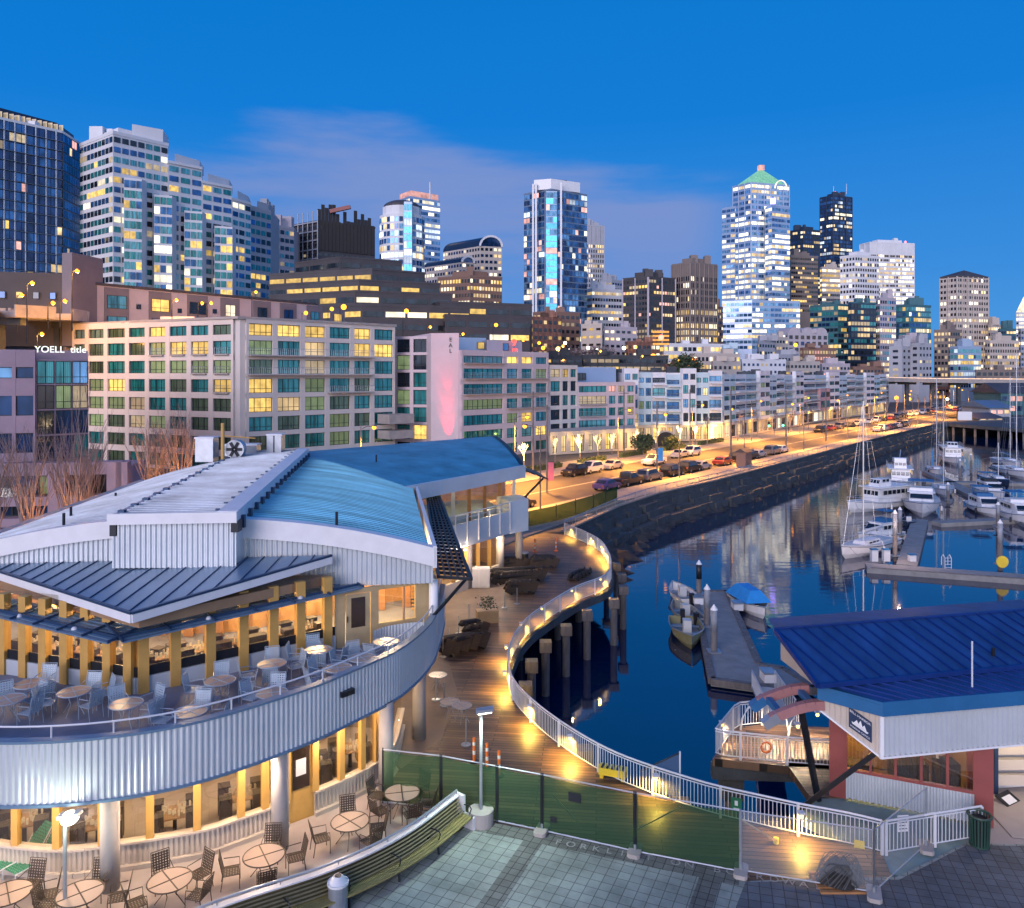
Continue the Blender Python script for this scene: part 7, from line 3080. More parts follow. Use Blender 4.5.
text('letter', 'm', 1.5, 'redsign', Mx @ Matrix.Translation((.2, -.75, 0)), sgn, .05)
mb = MB()
mb.beam(P(514, 153.1, zB2 - .1), P(514, 153.1, zB2 + 1.5), .12)
mb.build('bracket', 'dark', sgn)

# third hotel block: stone, ribbon balconies, lit ground floor
hC = thing('stone_hotel', 'stone and teal glass hotel block with lit ground floor arcade behind the fairy-lit trees', 'hotel', (20, 165, 0))
D0, D1, D2 = P(548, 158.5), P(576, 164), P(634, 172)
zC = ZZ(365, 160)
mb = MB()
mb.prism([D0, D1, D1 + V((-12, 14, 0)), D0 + V((-11, 14, 0))], 0, zC - .1)
facade(hC, mb, D0, D1, 0, zC, 6, [1.1, .75, .75], picker({(0, 0): 'l_dim', (0, 1): 'l_yel'}, ('g_teal', 'g_teal2', 'g_dark'), .05, 7), pier=.6, sp=.8)
mb.build('wall', 'hotel', hC)
mb = MB()
zC2 = ZZ(382, 168)
mb.prism([D1 + V((.1, 0, 0)), D2, D2 + V((-12, 14, 0)), D1 + V((-11, 14.3, 0))], 0, zC2 - .1)
xs, u, n, ang = facade(hC, mb, D1 + V((.1, 0, 0)), D2, 3.6, zC2, 4, [2.5, .8, .8, .8], picker({(0, 1): 'l_pink', (0, 2): 'l_dim', (2, 3): 'l_dim'}, ('g_teal', 'g_teal', 'g_teal2'), .06, 8), pier=.6, sp=.8)
for i in (1, 2):
 balcony(hC, D1 + u * .5, D1 + u * (xs[1] - .3), zC2 - (i) * (zC2 - 3.6) / 4 + .4 - 2.5, .7)
mb.build('wall', 'hotel2', hC)
mb = MB()
mb.prism([P(572, 170), P(616, 176), P(616, 184), P(572, 178)], zC2 - .1, ZZ(367, 170))
mb.build('penthouse', 'steelblue', hC)
add_window(hC, P(581, 171.0, zC2 + .3) + V((0, -.1, 0)), .2, 2.2, 1.6, 2, 'g_dark')
mb = MB()
E0_, E1_ = P(549, 149), P(636, 160)
mb.prism([E0_, E1_, D2, D0], 0.0, 4.3)
xs, u, n, ang = facade(hC, mb, E0_, E1_, 0.12, 4.4, 1, [1] * 10, lambda i, j: ('l_dim', 'l_warm', 'l_yel', 'l_dim')[j % 4], pier=.9, sp=.8)
mb.build('arcade_wall', 'beige', hC)
for j in range(0, 10, 2):
 q = E0_ + u * xs[j] + n * 1.4
 lamp('arcade_light', (q.x, q.y, 3.4), 12, YEL, .2, hC)

# condos
def condo(name, label, px0, d0, px1, d1, ztop, nb, seed, alt=('condo', 'condo2'), shops=True, nf=4):
 r = thing(name, label, 'apartment building', P((px0 + px1) / 2, (d0 + d1) / 2))
 a, b = P(px0, d0), P(px1, d1)
 z0 = 3.9
 rn = random.Random(seed)
 u = (b - a).normalized()
 n = V((u.y, -u.x, 0))
 L = (b - a).length
 mb = MB()
 mb.prism([a, b, b - n * 13, a - n * 13], 0, ztop - .1)
 w = L / nb
 wm = {alt[0]: MB(), alt[1]: MB()}
 for k in range(nb):
  p, q = a + u * (w * k), a + u * (w * (k + 1) - .02)
  kind = (k + seed) % 4
  o = (0.0, 1.0, .3, 0.0)[kind]
  m = alt[0] if kind in (0, 2) else alt[1]
  top = ztop + (.9 if kind == 1 else rn.choice((0, 0, -.5, .4)))
  if o:
   wm[m].prism([p + n * o, q + n * o, q, p], z0 - .3, top)
  facade(r, wm[m], p + n * o, q + n * o, z0, top, nf, [1, 1] if kind in (1, 2) else [1.7], picker({}, ('g_teal2', 'g_blue', 'g_dark', 'g_sky'), .10, seed * 10 + k), pier=.5, sp=1.2, mull=1, dep=.15)
  if kind in (0, 3):
   for i in range(nf):
    balcony(r, p + u * .3, q - u * .3, z0 + i * (top - z0) / nf + .25, .9, 'white')
 mb.build('core', 'condo2', r)
 for m, x in wm.items():
  x.build('wall', m, r)
 if shops:
  mb = MB()
  facade(r, mb, a + n * .2, b + n * .2, .12, 3.8, 1, [1] * (nb * 2), lambda i, j: rn.choice(('l_yel', 'l_warm', 'l_white', 'l_dim', 'g_dark')), pier=.5, sp=.6, dep=.4)
  mb.build('shopfront', 'beige', r)
  for j in range(0, nb, 2):
   q = a + u * (w * j + 2) + n * 1.7
   lamp('shop_light', (q.x, q.y, 3.3), 34, YEL, .2, r)
 mb = MB()
 for k in range(nb):
  if rn.random() < .75:
   p = a + u * (w * k + 1) - n * rn.uniform(3, 8)
   mb.bx(p.x - 1, p.x + 1.2, p.y - .8, p.y + .8, ztop - .1, ztop + rn.uniform(.5, 1.4))
 mb.build('roof_plant', 'conc_dark', r)
 return r


condo('pale_blue_condo', 'pale blue and white condo block nearest the stone hotel, over lit shops', 622, 178, 722, 184, 15.6, 7, 1)
condo('pale_blue_condo', 'long pale blue condo block in the middle of the waterfront row', 722, 186, 800, 238, 15.2, 8, 2, nf=5)
condo('pale_blue_condo', 'white and pale blue condo block at the far end of the waterfront row', 803, 246, 886, 326, 15.0, 9, 3, nf=5)
condo('mauve_town_houses', 'lower mauve brick town houses with lit bays before the middle condos', 757, 212, 852, 290, 9.8, 9, 4, ('brickmauve', 'salmonwall'), True, 2)
# dark arch and timber wall by the shops
r = thing('garden_arch', 'dark arched opening in a planted wall by the condo shops', 'arch', P(665, 168))
mb = MB()
c = P(666, 168)
for k in range(12):
 a0, a1 = pi * k / 12, pi * (k + 1) / 12
 mb.beam(c + V((2.2 * cos(a0), 0, 1.2 + 2.0 * sin(a0))), c + V((2.2 * cos(a1), 0, 1.2 + 2.0 * sin(a1))), .3)
mb.build('arch_rib', 'conc', r)
mb = MB()
mb.add([c + V((2.1 * cos(pi * k / 12), .2, 1.2 + 1.9 * sin(pi * k / 12))) for k in range(13)] + [c + V((-2.1, .2, 0)), c + V((2.1, .2, 0))], [tuple(range(15))])
mb.build('arch_gate', 'dark', r)

# dark office at the left with terrace frames and roof lettering
of = thing('left_office', 'low mauve office building at the left edge with roof lettering and concrete frames', 'office', (-48, 88, 0))
O0, O1 = V((-62, 84, 0)), P(88, 91)
mb = MB()
zo = ZZ(350, 88)
mb.prism([O0, O1, O1 + V((-12, 20, 0)), O0 + V((-12, 20, 0))], 0, zo)
q = P(84, 90)
mo = P(36, 87.5)
rn = random.Random(5)
xs, u, n, ang = facade(of, mb, O0, mo, 5.6, zo, 3, [1.1, 1, 1.1, 1, 1], lambda i, j: {(0, 3): 'g_sky', (1, 4): 'g_navy'}.get((i, j), rn.choice(('g_navy', 'g_dark', 'g_navy'))), pier=.35, sp=1.9, mull=0)
facade(of, mb, mo, O1, 5.6, zo - 1.0, 4, [1.2, 1.1, 1.1], lambda i, j: {(1, 0): 'g_brown', (1, 1): 'l_green', (1, 2): 'l_dim', (0, 2): 'g_sky'}.get((i, j), rn.choice(('g_navy', 'g_teal', 'g_dark'))), pier=.12, sp=.16, dep=.1, mull=1)
mb.build('wall', 'office', of)
Mo = Matrix.Translation(P(69, 90.2, ZZ(353, 90)) + V((0.3, -2.2, 0.3))) @ Matrix.Rotation(ang, 4, 'Z') @ Matrix.Rotation(R(90), 4, 'X')
text('roof_lettering', 'YOELL  title', 1.0, 'signwhite', Mo, of, .06)
fr = thing('terrace_office', 'heavy mauve concrete terrace frames with lit rooms in front of the left office', 'office', (-44, 80, 0))
mb = MB()
T0_, T1_ = V((-58, 77.5, 0)), P(122, 81)
u = (T1_ - T0_).normalized()
n = V((u.y, -u.x, 0))
Lf = (T1_ - T0_).length
mb.prism([T0_ - n * 1.2, T1_ - n * 1.2, T1_ - n * 9, T0_ - n * 9], 0, 5.5)
for x0, x1 in ((0, 1.2), (12.0, 13.6), (18.3, 19.4), (Lf - 1.4, Lf)):
 mb.wall(T0_ + u * x0, T0_ + u * x1, 1.4, 0, 6.2, 0, o=.2)
for z0, z1 in ((5.0, 6.25), (2.0, 2.9), (-.1, .8)):
 mb.wall(T0_, T1_, 1.25, z0, z1, 0, o=.1)
mb.build('frame', 'office', fr)
for k in range(14):
 x = .8 + k * (Lf - 1.6) / 14
 for z in (.85, 2.95):
  add_window(fr, T0_ + u * (x + .7) - n * 1.17 + V((0, 0, z)), atan2(u.y, u.x), 1.35, 1.1 if z < 2 else 1.95, 0, rn.choice(('g_dark', 'g_navy', 'l_green', 'g_dark', 'l_dim', 'g_brown')))
mb = MB()
mb.wall(T0_, T1_, .05, 2.95, 3.9, 0, o=.15)
mb.build('balustrade_glass', 'pane', fr)

# ------------------------------------------------------------ elevated road behind the hotels, and lamps on it
vp = [V((-150, 112, 25.2)), P(0, 128, 25.2), P(75, 158, 25.6), P(190, 185, 25.2), P(400, 205, 19.5), P(600, 244, 15.6), P(700, 290, 15.2), P(800, 345, 14.2), P(885, 385, 12.9), P(960, 395, 12.2), P(1120, 400, 11.8)]
vp = cr(vp, 5)
via = thing('elevated_road', 'concrete elevated road deck on piers running behind the hotels to the far right', 'viaduct', (0, 200, 0))
mb = MB()
for a, b in zip(vp, vp[1:]):
 u = (b - a)
 u.z = 0
 u.normalize()
 n = V((u.y, -u.x, 0))
 for w0, w1, h0, h1 in ((-5, 5, -1.1, 0), (4.7, 5.05, 0, .85), (-5.05, -4.7, 0, .85)):
  pts = []
  for p in (a, b):
   for w in (w0, w1):
    for h in (h0, h1):
     pts.append(p + n * w + V((0, 0, h)))
  mb.add(pts, [(0, 1, 3, 2), (4, 6, 7, 5), (0, 4, 5, 1), (2, 3, 7, 6), (1, 5, 7, 3), (0, 2, 6, 4)])
mb.build('deck', 'conc', via)
pr_ = resample(vp, 14)
for p in pr_:
 mb = MB()
 mb.bx(p.x - .8, p.x + .8, p.y - .8, p.y + .8, -1, p.z - 2.2)
 mb.bx(p.x - 4.2, p.x + 4.2, p.y - .9, p.y + .9, p.z - 2.25, p.z - 1.05)
 mb.build('pier', 'conc_dark', via)
mb = MB()
far = vp[-22:]
mb.tube([p + V((0, 0, 1.0)) for p in far], .16, 4)
mb.build('headlight_trail', 'trail', via)  # glowing tube over the deck stands for streaks of passing headlights
for i, (px, py, d, h, pw) in enumerate(((27, 283, 118, 9, 2200), (72, 271, 120, 9, 2600), (17, 295, 128, 6, 900), (48, 303, 125, 4, 700), (60, 301, 126, 4, 500), (172, 300, 140, 6, 2600), (207, 303, 150, 6, 900), (37, 334, 127, 7, 3000), (198, 303, 152, 5, 500), (252, 292, 160, 6, 700), (560, 346, 215, 6, 900), (598, 351, 238, 6, 1100), (640, 356, 258, 6, 1100), (690, 360, 285, 6, 1100), (520, 340, 205, 6, 800))):
 z = ZZ(py, d)
 street_lamp(P(px, d), h, 'sodium lamp on the elevated road, ' + ['tallest at the far left', 'big glow left of the grey block', 'at the picture edge', 'small, below the tallest', 'smallest of the low cluster', 'before the lilac facade', 'by the lit hall window', 'shining under the deck at the left', 'short one by the lit hall window', 'right end of the lilac facade', 'added for orange glow, left above the stone hotel', 'added for orange glow, right above the stone hotel', 'added for orange glow, above the first pale condo', 'added for orange glow, left of the round evergreen', 'behind the red sign'][i], pw * .55, .8, 0, z0=z - h, grp='sodium lamps on the elevated road', br=.32, spot=False)  # lamps over the stone hotel and condos added to tint the deck orange
for i, (px, py, d, pw, sz) in enumerate(((302, 313, 165, 900, .35), (328, 309, 168, 1500, .35), (340, 307, 172, 2600, .5), (403, 311, 190, 2600, .45), (427, 327, 195, 600, .3), (493, 325, 210, 2000, .42), (460, 334, 205, 500, .3))):
 z = ZZ(py, d)
 street_lamp(P(px, d), 8, 'sodium lamp before the dark terraced office, ' + ['leftmost', 'second from the left', 'brightest double glow', 'tall one above the roofline', 'small low one', 'rightmost by the red sign', 'small one left of the rightmost'][i], pw, .8, 0, z0=z - 8, grp='sodium lamps before the dark office', br=sz * 1.2, spot=False)
for i, (px, py, d, pw, sz, m) in enumerate(((537, 343, 300, 2500, .5, 'bulb'), (541, 348, 300, 2500, .6, 'bulb'), (556, 349, 300, 5000, .7, 'bulby'), (563, 343, 305, 2000, .5, 'bulbw'), (567, 350, 300, 800, .35, 'bulbw'), (586, 348, 310, 1800, .5, 'bulbw'), (595, 350, 310, 1200, .4, 'bulbw'), (622, 348, 320, 2500, .6, 'bulbw'), (651, 357, 300, 14000, 1.0, 'bulb'), (634, 347, 330, 900, .4, 'bulb'), (676, 361, 300, 3000, .5, 'bulb'),
           (794, 345, 400, 5000, .8, 'bulb'), (928, 370, 460, 9000, .9, 'bulb'), (895, 398, 420, 14000, .9, 'bulb'), (908, 399, 430, 7000, .7, 'bulb'), (878, 401, 400, 5000, .6, 'bulb'), (977, 404, 430, 6000, .6, 'bulb'), (983, 402, 430, 3000, .5, 'bulb'), (946, 399, 440, 3000, .6, 'bulbw'), (720, 350, 380, 1500, .4, 'bulbw'), (852, 352, 480, 1500, .5, 'bulbw'))):
 z = ZZ(py, d)
 pw *= 2.2
 street_lamp(P(px, d), 9, 'distant city lamp, ' + ['left of the cluster by the brick block', 'low left of that cluster', 'widest glow of the cluster', 'white one above the cluster', 'small white one under the cluster', 'white one left of the brown tree', 'small white one above the brown tree', 'white one below the pale tower', 'brightest orange one above the condo roofs', 'small one near the neon sign', 'by the round evergreen', 'before the arched lilac block', 'before the pale blocks by the elevated road', 'brightest under the elevated road', 'right of the brightest under the elevated road', 'by the condo end wall', 'low at the far pier', 'right one at the far pier', 'white one under the elevated road', 'above the middle condos', 'below the teal tower'][i], pw, .8, 0, m, SOD if m == 'bulb' else (1, .8, .5), z0=z - 9, grp='distant city lamps', br=sz * 1.25, spot=False)

# lilac hall behind the elevated road
li = thing('lilac_hall', 'long low lilac panelled building behind the elevated road at the left', 'building', (-50, 150, 15))
H0, H1, H2 = P(64, 136), P(100, 133), P(330, 200)
mb = MB()
zl0, zl = 15, ZZ(273, 140)
pts0 = [(P(66, 140), ZZ(268, 140)), (P(228, 165), ZZ(285, 165)), (P(316, 185), ZZ(300, 185))]
a, b = P(66, 140), P(318, 186)
u = (b - a).normalized()
n = V((u.y, -u.x, 0))
L = (b - a).length
mb.prism([a, b, b - n * 16, a - n * 16], 14, 31.2)
mb.build('wall', 'lilac', li)
rn = random.Random(9)
k = 0
for x in (9, 17.5, 25.5, 33, 41, 48, 55.5, 62.5):
 mb = MB()
 mb.wall(a + u * (x - 2.3), a + u * (x + 2.3), .12, 19.5, 31.0, 0, o=.12)
 mb.build('panel_strip', 'lilac_dark', li)
 for z, h in ((27.2, 2.4), (22.9, 2.9)):
  m = ('g_teal2', 'g_teal2', 'l_yel', 'g_sky', 'g_dark', 'g_dark', 'l_white', 'g_dark', 'g_dark', 'g_teal', 'g_navy', 'l_yel')[k % 12]
  k += 1
  add_window(li, a + u * x + n * .13 + V((0, 0, z)), atan2(u.y, u.x), 3.6 if x < 30 else 2.4, h, 1, m)
for x, z in ((13.2, 27.4), (21.6, 27.2), (29.4, 27.6), (45, 26.5), (52, 26), (29.4, 22.5), (37.5, 22.6), (44.7, 22)):
 add_window(li, a + u * x + n * .02 + V((0, 0, z)), atan2(u.y, u.x), .9, .9, 0, rn.choice(('l_white', 'l_warm', 'g_dark', 'g_dark')))
mb = MB()
mb.prism([a + n * .2, b + n * .2, b - n * 16, a - n * 16], 31.21, 31.7)
mb.build('roof', 'darkstone', li)
mb = MB()
mb.prism([P(62, 139), P(72, 138), P(103, 146), P(92, 156)], 20, ZZ(254, 140))
mb.build('plant_block', 'lilac_dark', li)
mb = MB()
mb.prism([P(-30, 136), P(63, 140), P(63, 152), P(-30, 152)], 20, ZZ(272, 138))
mb.build('low_wing', 'darkstone', li)
for x in range(9):
 add_window(li, P(-14 + x * 8.4, 136.7 + x * .36, 28.2 - (x % 2) * 3) + V((0, -.15, 0)), .04, 1.1, 1.2, 0, ('g_dark', 'l_yel', 'g_navy')[x % 3])

# ------------------------------------------------------------ towers
def bands(root, faces, z0, z1, fh, pw, bh, lit, dark, litm, rn, off=.12, gap=.12, floorp=None, zmin=-1e9, name='window_band', zoff=0.0):
 n = max(1, int(round((z1 - z0) / fh)))
 fh = (z1 - z0) / n
 mats = list(dark) + list(litm)
 for i in range(n):
  za = z0 + i * fh + fh * (1 - bh) / 2
  zb = za + fh * bh
  if zb < zmin:
   continue
  mb = MB()
  fp = lit * rn.choice(floorp or (.35, .6, 1, 1, 1.5, 2.4))
  for (a, b, sh) in faces:
   L = (b - a).length
   if L < .5:
    continue
   u = (b - a).normalized()
   nn = V((u.y, -u.x, 0)) * off
   k = max(1, int(L / pw))
   w = L / k
   run = None
   for j in range(k):
    if run is None or rn.random() > .45:
     run = (len(dark) + rn.randrange(len(litm))) if rn.random() < fp * sh else rn.randrange(len(dark))
    p, q = a + u * (w * (j + gap / 2)) + nn, a + u * (w * (j + 1 - gap / 2)) + nn
    mb.add([(p.x, p.y, za), (q.x, q.y, za), (q.x, q.y, zb), (p.x, p.y, zb)], [(0, 1, 2, 3)], run)
  if mb.f:
   mb.build(name, mats, root)


def foot(x0, xc, x1, d, dl, dr):
 L, C, Rr = P(x0, d + dl), P(xc, d), P(x1, d + dr)
 return L, C, Rr, L + Rr - C


TWN = 0
LW = ('l_white', 'l_warm', 'l_hot')


def tower(name, label, x0, xc, x1, yt, d, wall='greystone', lit=.25, fh=3.8, pw=3.0, bh=.5, gap=.15, dark=('g_dark', 'g_navy'), litm=LW, dl=None, dr=None, yb=372, tiers=(), cap='flat', capm=None, fins=0, finm='white', sh=(1, 1), cat='tower', root=None, seed=None, floorp=None, zb=None, mech=0, ztop=None):
 global TWN
 TWN += 1
 rn = random.Random(seed or TWN * 7)
 wl = abs(xc - x0) * d / 800
 wr = abs(x1 - xc) * d / 800
 dl = dl if dl is not None else max(6, .6 * min(wr, 40))
 dr = dr if dr is not None else max(6, .6 * min(wl, 40))
 L, C, Rr, B = foot(x0, xc, x1, d, dl if x0 < xc else 0, dr if x1 > xc else 0)
 if x0 >= xc:
  L = C.copy()
  B = C + V((0, max(dr, 20), 0))
  Rr2 = Rr
  poly = [C, Rr, Rr + V((-2, 18, 0)), C + V((-2, 18, 0))]
 elif x1 <= xc:
  poly = [L, C, C + V((2, 18, 0)), L + V((2, 18, 0))]
 else:
  poly = [L, C, Rr, B]
 z1 = ZZ(yt, d) if ztop is None else ztop
 pw *= .78
 z0 = zb if zb is not None else 0
 r = root or thing(name, label, cat, (C.x, C.y, z0))
 mb = MB()
 mb.prism(poly, z0, z1)
 mb.build('wall', wall, r)
 faces = []
 if (C - L).length > .5:
  faces.append((L, C, sh[0]))
 if (Rr - C).length > .5:
  faces.append((C, Rr, sh[1]))
 zmin = ZZ(yb, d) - 6
 bands(r, faces, max(z0, zmin), z1 - mech, fh, pw, bh, lit, dark, litm, rn, gap=gap, floorp=floorp)
 if fins:
  for a, b, s in faces:
   k = max(1, int((b - a).length / fins))
   u = (b - a).normalized()
   n = V((u.y, -u.x, 0)) * .35
   mbf = MB()
   for j in range(k + 1):
    p = a.lerp(b, j / k) + n
    mbf.bx(p.x - .3, p.x + .3, p.y - .3, p.y + .3, max(z0, zmin), z1 + .5)
   mbf.build('fin_facade', finm, r)
 mb = MB()
 cen = sum(poly, V((0, 0, 0))) / len(poly)
 for k in range(rn.randrange(2, 5)):
  p = cen.lerp(poly[rn.randrange(len(poly))], rn.uniform(.1, .6))
  s = rn.uniform(.8, 2.4)
  if cap != 'hip':
   mb.bx(p.x - s, p.x + s, p.y - s, p.y + s, z1 + .8, z1 + (4 if cap == 'flat' else .8) + rn.uniform(1, 2.8))
 if cap == 'flat':
  mb.prism([p.lerp(cen, -.015) for p in poly], z1 + .003, z1 + 1.1)
  mb.prism([p.lerp(cen, .45) for p in poly], z1 + 1.1, z1 + 4)
  mb.build('roof', capm or wall, r)
 elif cap == 'hip':
  h = (x1 - x0) * d / 800 * .14
  mb.prism([p.lerp(cen, -.02) for p in poly], z1 + .003, z1 + 1.2)
  base = [V((p.x, p.y, z1 + 1.2)) for p in poly]
  mb.add(base + [V((cen.x, cen.y, z1 + 1.2 + h))], [(i, (i + 1) % len(base), len(base)) for i in range(len(base))])
  mb.build('roof', capm or 'darkstone', r)
 elif cap == 'plain':
  mb.prism([p.lerp(cen, -.01) for p in poly], z1 + .003, z1 + .8)
  mb.build('roof', capm or wall, r)
 return r, poly, z1


def rooftop(root, poly, z, items, seed=1):
 rn = random.Random(seed)
 cen = sum(poly, V((0, 0, 0))) / len(poly)
 for nm, m, n in items:
  for k in range(n):
   p = cen.lerp(poly[rn.randrange(len(poly))], rn.uniform(.1, .8))
   mb = MB()
   if nm == 'mast':
    mb.tube([(p.x, p.y, z), (p.x, p.y, z + rn.uniform(6, 12))], .25, 4)
   elif nm == 'beacon':
    mb.sphere((p.x, p.y, z + 1.5), 1.0, 0, 6, 4)
   else:
    s = rn.uniform(1.5, 4)
    mb.bx(p.x - s, p.x + s, p.y - s, p.y + s, z, z + rn.uniform(1, 3))
   mb.build(nm, m, root)


# 1 dark blue residential slab, far left
t, poly, z1 = tower('blue_slab_tower', 'dark blue glass apartment tower cut by the left picture edge', -70, 62, 81, 133, 262, 'navywall', .09, 3.1, 2.2, .80, .10, ('g_navy', 'g_blue', 'g_navy', 'g_navy'), ('l_yel', 'l_warm', 'l_dim', 'l_pink'), dl=-28, dr=14, yb=265, cap='plain', capm='whitestone', floorp=(.5, 1, 1.5), mech=0)
mb = MB()
a, b = poly[0], poly[1]
u = (b - a).normalized()
n = V((u.y, -u.x, 0))
for i in range(22):
 z = z1 - 3 - i * 3.1
 mb.wall(a, b, .5, z, z + .12, 0, o=.55)
mb.build('balcony_slab', 'bluewall', t)
for j in range(12):
 mb = MB()
 p = a.lerp(b, (j + .5) / 12)
 mb.bx(p.x - .15, p.x + .15, p.y - .6, p.y + .3, 40, z1)
 mb.build('fin', 'bluewall', t)
mb = MB()
mb.prism([a.lerp(b, .3) + V((0, 4, 0)), b + V((-4, 4, 0)), b + V((-6, 18, 0)), a.lerp(b, .3) + V((0, 18, 0))], z1 + .8, z1 + 4.6)
mb.build('penthouse', 'navywall', t)
mb = MB()
for k in range(14):
 p = a.lerp(b, .35 + .045 * k) + V((0, 3.9, 0))
 mb.bx(p.x - .7, p.x + .7, p.y - .05, p.y, z1 + 1.3, z1 + 3.2)
mb.build('lit_penthouse_glass', 'l_dim', t)

# 2 white stepped residential
t, poly, z1 = tower('white_stepped_tower', 'white stepped apartment tower with bay windows and terraces, upper left', 80, 113, 168, 134, 255, 'whitestone', .16, 3.25, 3.2, .56, .20, ('g_teal2', 'g_blue', 'g_teal', 'g_dark'), ('l_yel', 'l_white', 'l_dim'), dl=14, dr=14, yb=285)
for x0, x1, yt, dd, sd_ in ((168, 202, 163, 268, 21), (202, 232, 183, 277, 22), (232, 251, 200, 286, 23)):
 L_, R_ = P(x0, dd), P(x1, dd + 9)
 mb = MB()
 zz1 = ZZ(yt, dd)
 mb.prism([L_, R_, R_ + V((-6, 16, 0)), L_ + V((-6, 16, 0))], 20, zz1)
 mb.prism([L_ + V((0, -.5, 0)), R_ + V((0.3, -.5, 0)), R_ + V((-6, 16, 0)), L_ + V((-6, 16, 0))], zz1 + .003, zz1 + .9)
 mb.build('wall', 'whitestone', t)
 bands(t, [(L_, R_, 1)], 40, zz1, 3.25, 3.2, .56, .15, ('g_teal2', 'g_blue', 'g_teal', 'g_dark'), ('l_yel', 'l_white'), random.Random(sd_), gap=.2)
 mb = MB()
 mb.prism([L_ + V((1, 3, 0)), R_ + V((-2, 3, 0)), R_ + V((-4, 12, 0)), L_ + V((0, 12, 0))], zz1 + .9, zz1 + 4)
 mb.build('setback_storey', 'whitestone', t)
L_, R_ = P(132, 262), P(163, 268)
mb = MB()
mb.prism([L_, R_, R_ + V((-2, 9, 0)), L_ + V((-2, 9, 0))], z1, ZZ(124, 262))
mb.build('penthouse', 'whitestone', t)
C_ = poly[1]
for k in range(4):
 x0 = 126 + k * 30
 aa, bb = P(x0, 257.5 + k * 7), P(x0 + 18, 260 + k * 7)
 mb = MB()
 zz1 = ZZ(178 + k * 12, 257)
 mb.prism([aa + V((0, -1.5, 0)), bb + V((0, -1.5, 0)), bb + V((0, 2, 0)), aa + V((0, 2, 0))], 30, zz1)
 mb.build('bay', 'whitestone', t)
 bands(t, [(aa + V((0, -1.5, 0)), bb + V((0, -1.5, 0)), 1)], 42, zz1 - .3, 3.25, 1.7, .72, .14, ('g_teal2', 'g_blue', 'g_teal'), ('l_yel', 'l_white'), random.Random(k + 60), gap=.12, name='bay_window')
# 3 small grey towers
tower('grey_apartment_block', 'narrow grey apartment block with teal windows beside the white stepped tower', 250, 250, 271, 208, 300, 'greystone', .1, 3.3, 3, .55, .2, ('g_teal', 'g_dark', 'g_blue'), ('l_yel', 'l_dim'), yb=300, dr=10)
tower('pink_grey_apartment_block', 'low stepped pinkish apartment block left of the building site tower', 270, 270, 294, 226, 330, 'lilac', .15, 3.3, 3, .5, .2, ('g_teal2', 'g_dark'), ('l_warm', 'l_dim'), yb=300, dr=10)
# 4 construction
t, poly, z1 = tower('scaffolded_tower', 'tower under construction, upper floors wrapped in dark netting', 289, 318, 375, 222, 350, 'darkstone', .04, 4, 3, .3, .3, ('g_dark',), ('l_dim',), dl=12, dr=16, yb=300, cap='plain')
rn = random.Random(3)
L_, C_, R_ = poly[0], poly[1], poly[2]
mb = MB()
for k in range(16):
 p = C_.lerp(R_, k / 16) + V((0, -.6, 0))
 q = C_.lerp(R_, (k + .93) / 16) + V((0, -.6, 0))
 mb.wall(p, q, .2, ZZ(250, 350), z1 + rn.uniform(0, 7) + (4 if k < 6 else 0), 0, o=0)
mb.build('debris_netting', 'darkwood', t)
mb = MB()
for k in range(7):
 p = L_.lerp(C_, k / 6) + V((0, -.8, 0))
 mb.bx(p.x - .2, p.x + .2, p.y - .2, p.y + .2, 40, z1 + 5)
for i in range(9):
 mb.beam(L_ + V((0, -.8, 50 + 4 * i)), C_ + V((0, -.8, 50 + 4 * i)), .5)
 if i < 6:
  mb.beam(C_ + V((0, -.9, 44 + 4 * i)), R_ + V((0, -.9, 44 + 4 * i)), .9)
mb.build('scaffolding', 'greystone', t)
for k in range(3):
 mb = MB()
 mb.wall(C_.lerp(R_, .1), C_.lerp(R_, .95), .1, 46 + k * 5, 47.6 + k * 5, 0, o=1.0)
 mb.build('lit_floor', 'l_dim', t)
mb = MB()
p = P(330, 352)
mb.beam(V((p.x, p.y, z1 + 5)), V((p.x + 9, p.y, z1 + 7)), 1.6)
mb.build('hoist_beam', 'red', t)
# 5 round glass tower pair
t, poly, z1 = tower('pink_topped_tower', 'slim glass tower with glowing pink top and mast behind the domed tower', 398, 410, 440, 197, 560, 'steelblue', .35, 4, 3.2, .55, .1, ('g_blue', 'g_sky'), ('l_cool', 'l_white'), dl=14, dr=16, yb=280, cap='plain')
mb = MB()
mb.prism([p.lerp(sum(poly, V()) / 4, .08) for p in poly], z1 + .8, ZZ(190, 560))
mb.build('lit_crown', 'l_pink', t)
mb = MB()
p = P(430, 566)
mb.tube([(p.x, p.y, z1), (p.x, p.y, ZZ(182, 566))], .5, 5)
mb.build('mast', 'whitestone', t)
ro = thing('domed_tower', 'rounded glass tower with dark domed roof and cyan lit bay', 'tower', P(402, 430))
cen = P(402, 448)
rad = 12.6
ring = [V((cen.x + rad * cos(a), cen.y + rad * sin(a), 0)) for a in [2 * pi * k / 16 for k in range(16)]]
zr = ZZ(213, 435)
mb = MB()
mb.prism(ring, 0, zr)
mb.prism([cen + (p - cen) * .86 for p in ring], zr, zr + 5)
mb.build('wall', 'whitestone', ro)
fc = [(ring[k], ring[(k + 1) % 16], 1) for k in range(8, 16)]
bands(ro, fc, 55, zr - 1, 4, 2.4, .68, .34, ('g_blue', 'g_navy', 'g_sky'), ('l_white', 'l_cool', 'l_warm'), random.Random(8), off=.15, gap=.2)
mb = MB()
rings = []
for i in range(6):
 t_ = i / 5 * .5 * pi
 rings.append([(cen.x + rad * .84 * cos(t_) * cos(a), cen.y + rad * .84 * cos(t_) * sin(a), zr + 5 + 4.5 * sin(t_)) for a in [2 * pi * k / 16 for k in range(16)]])
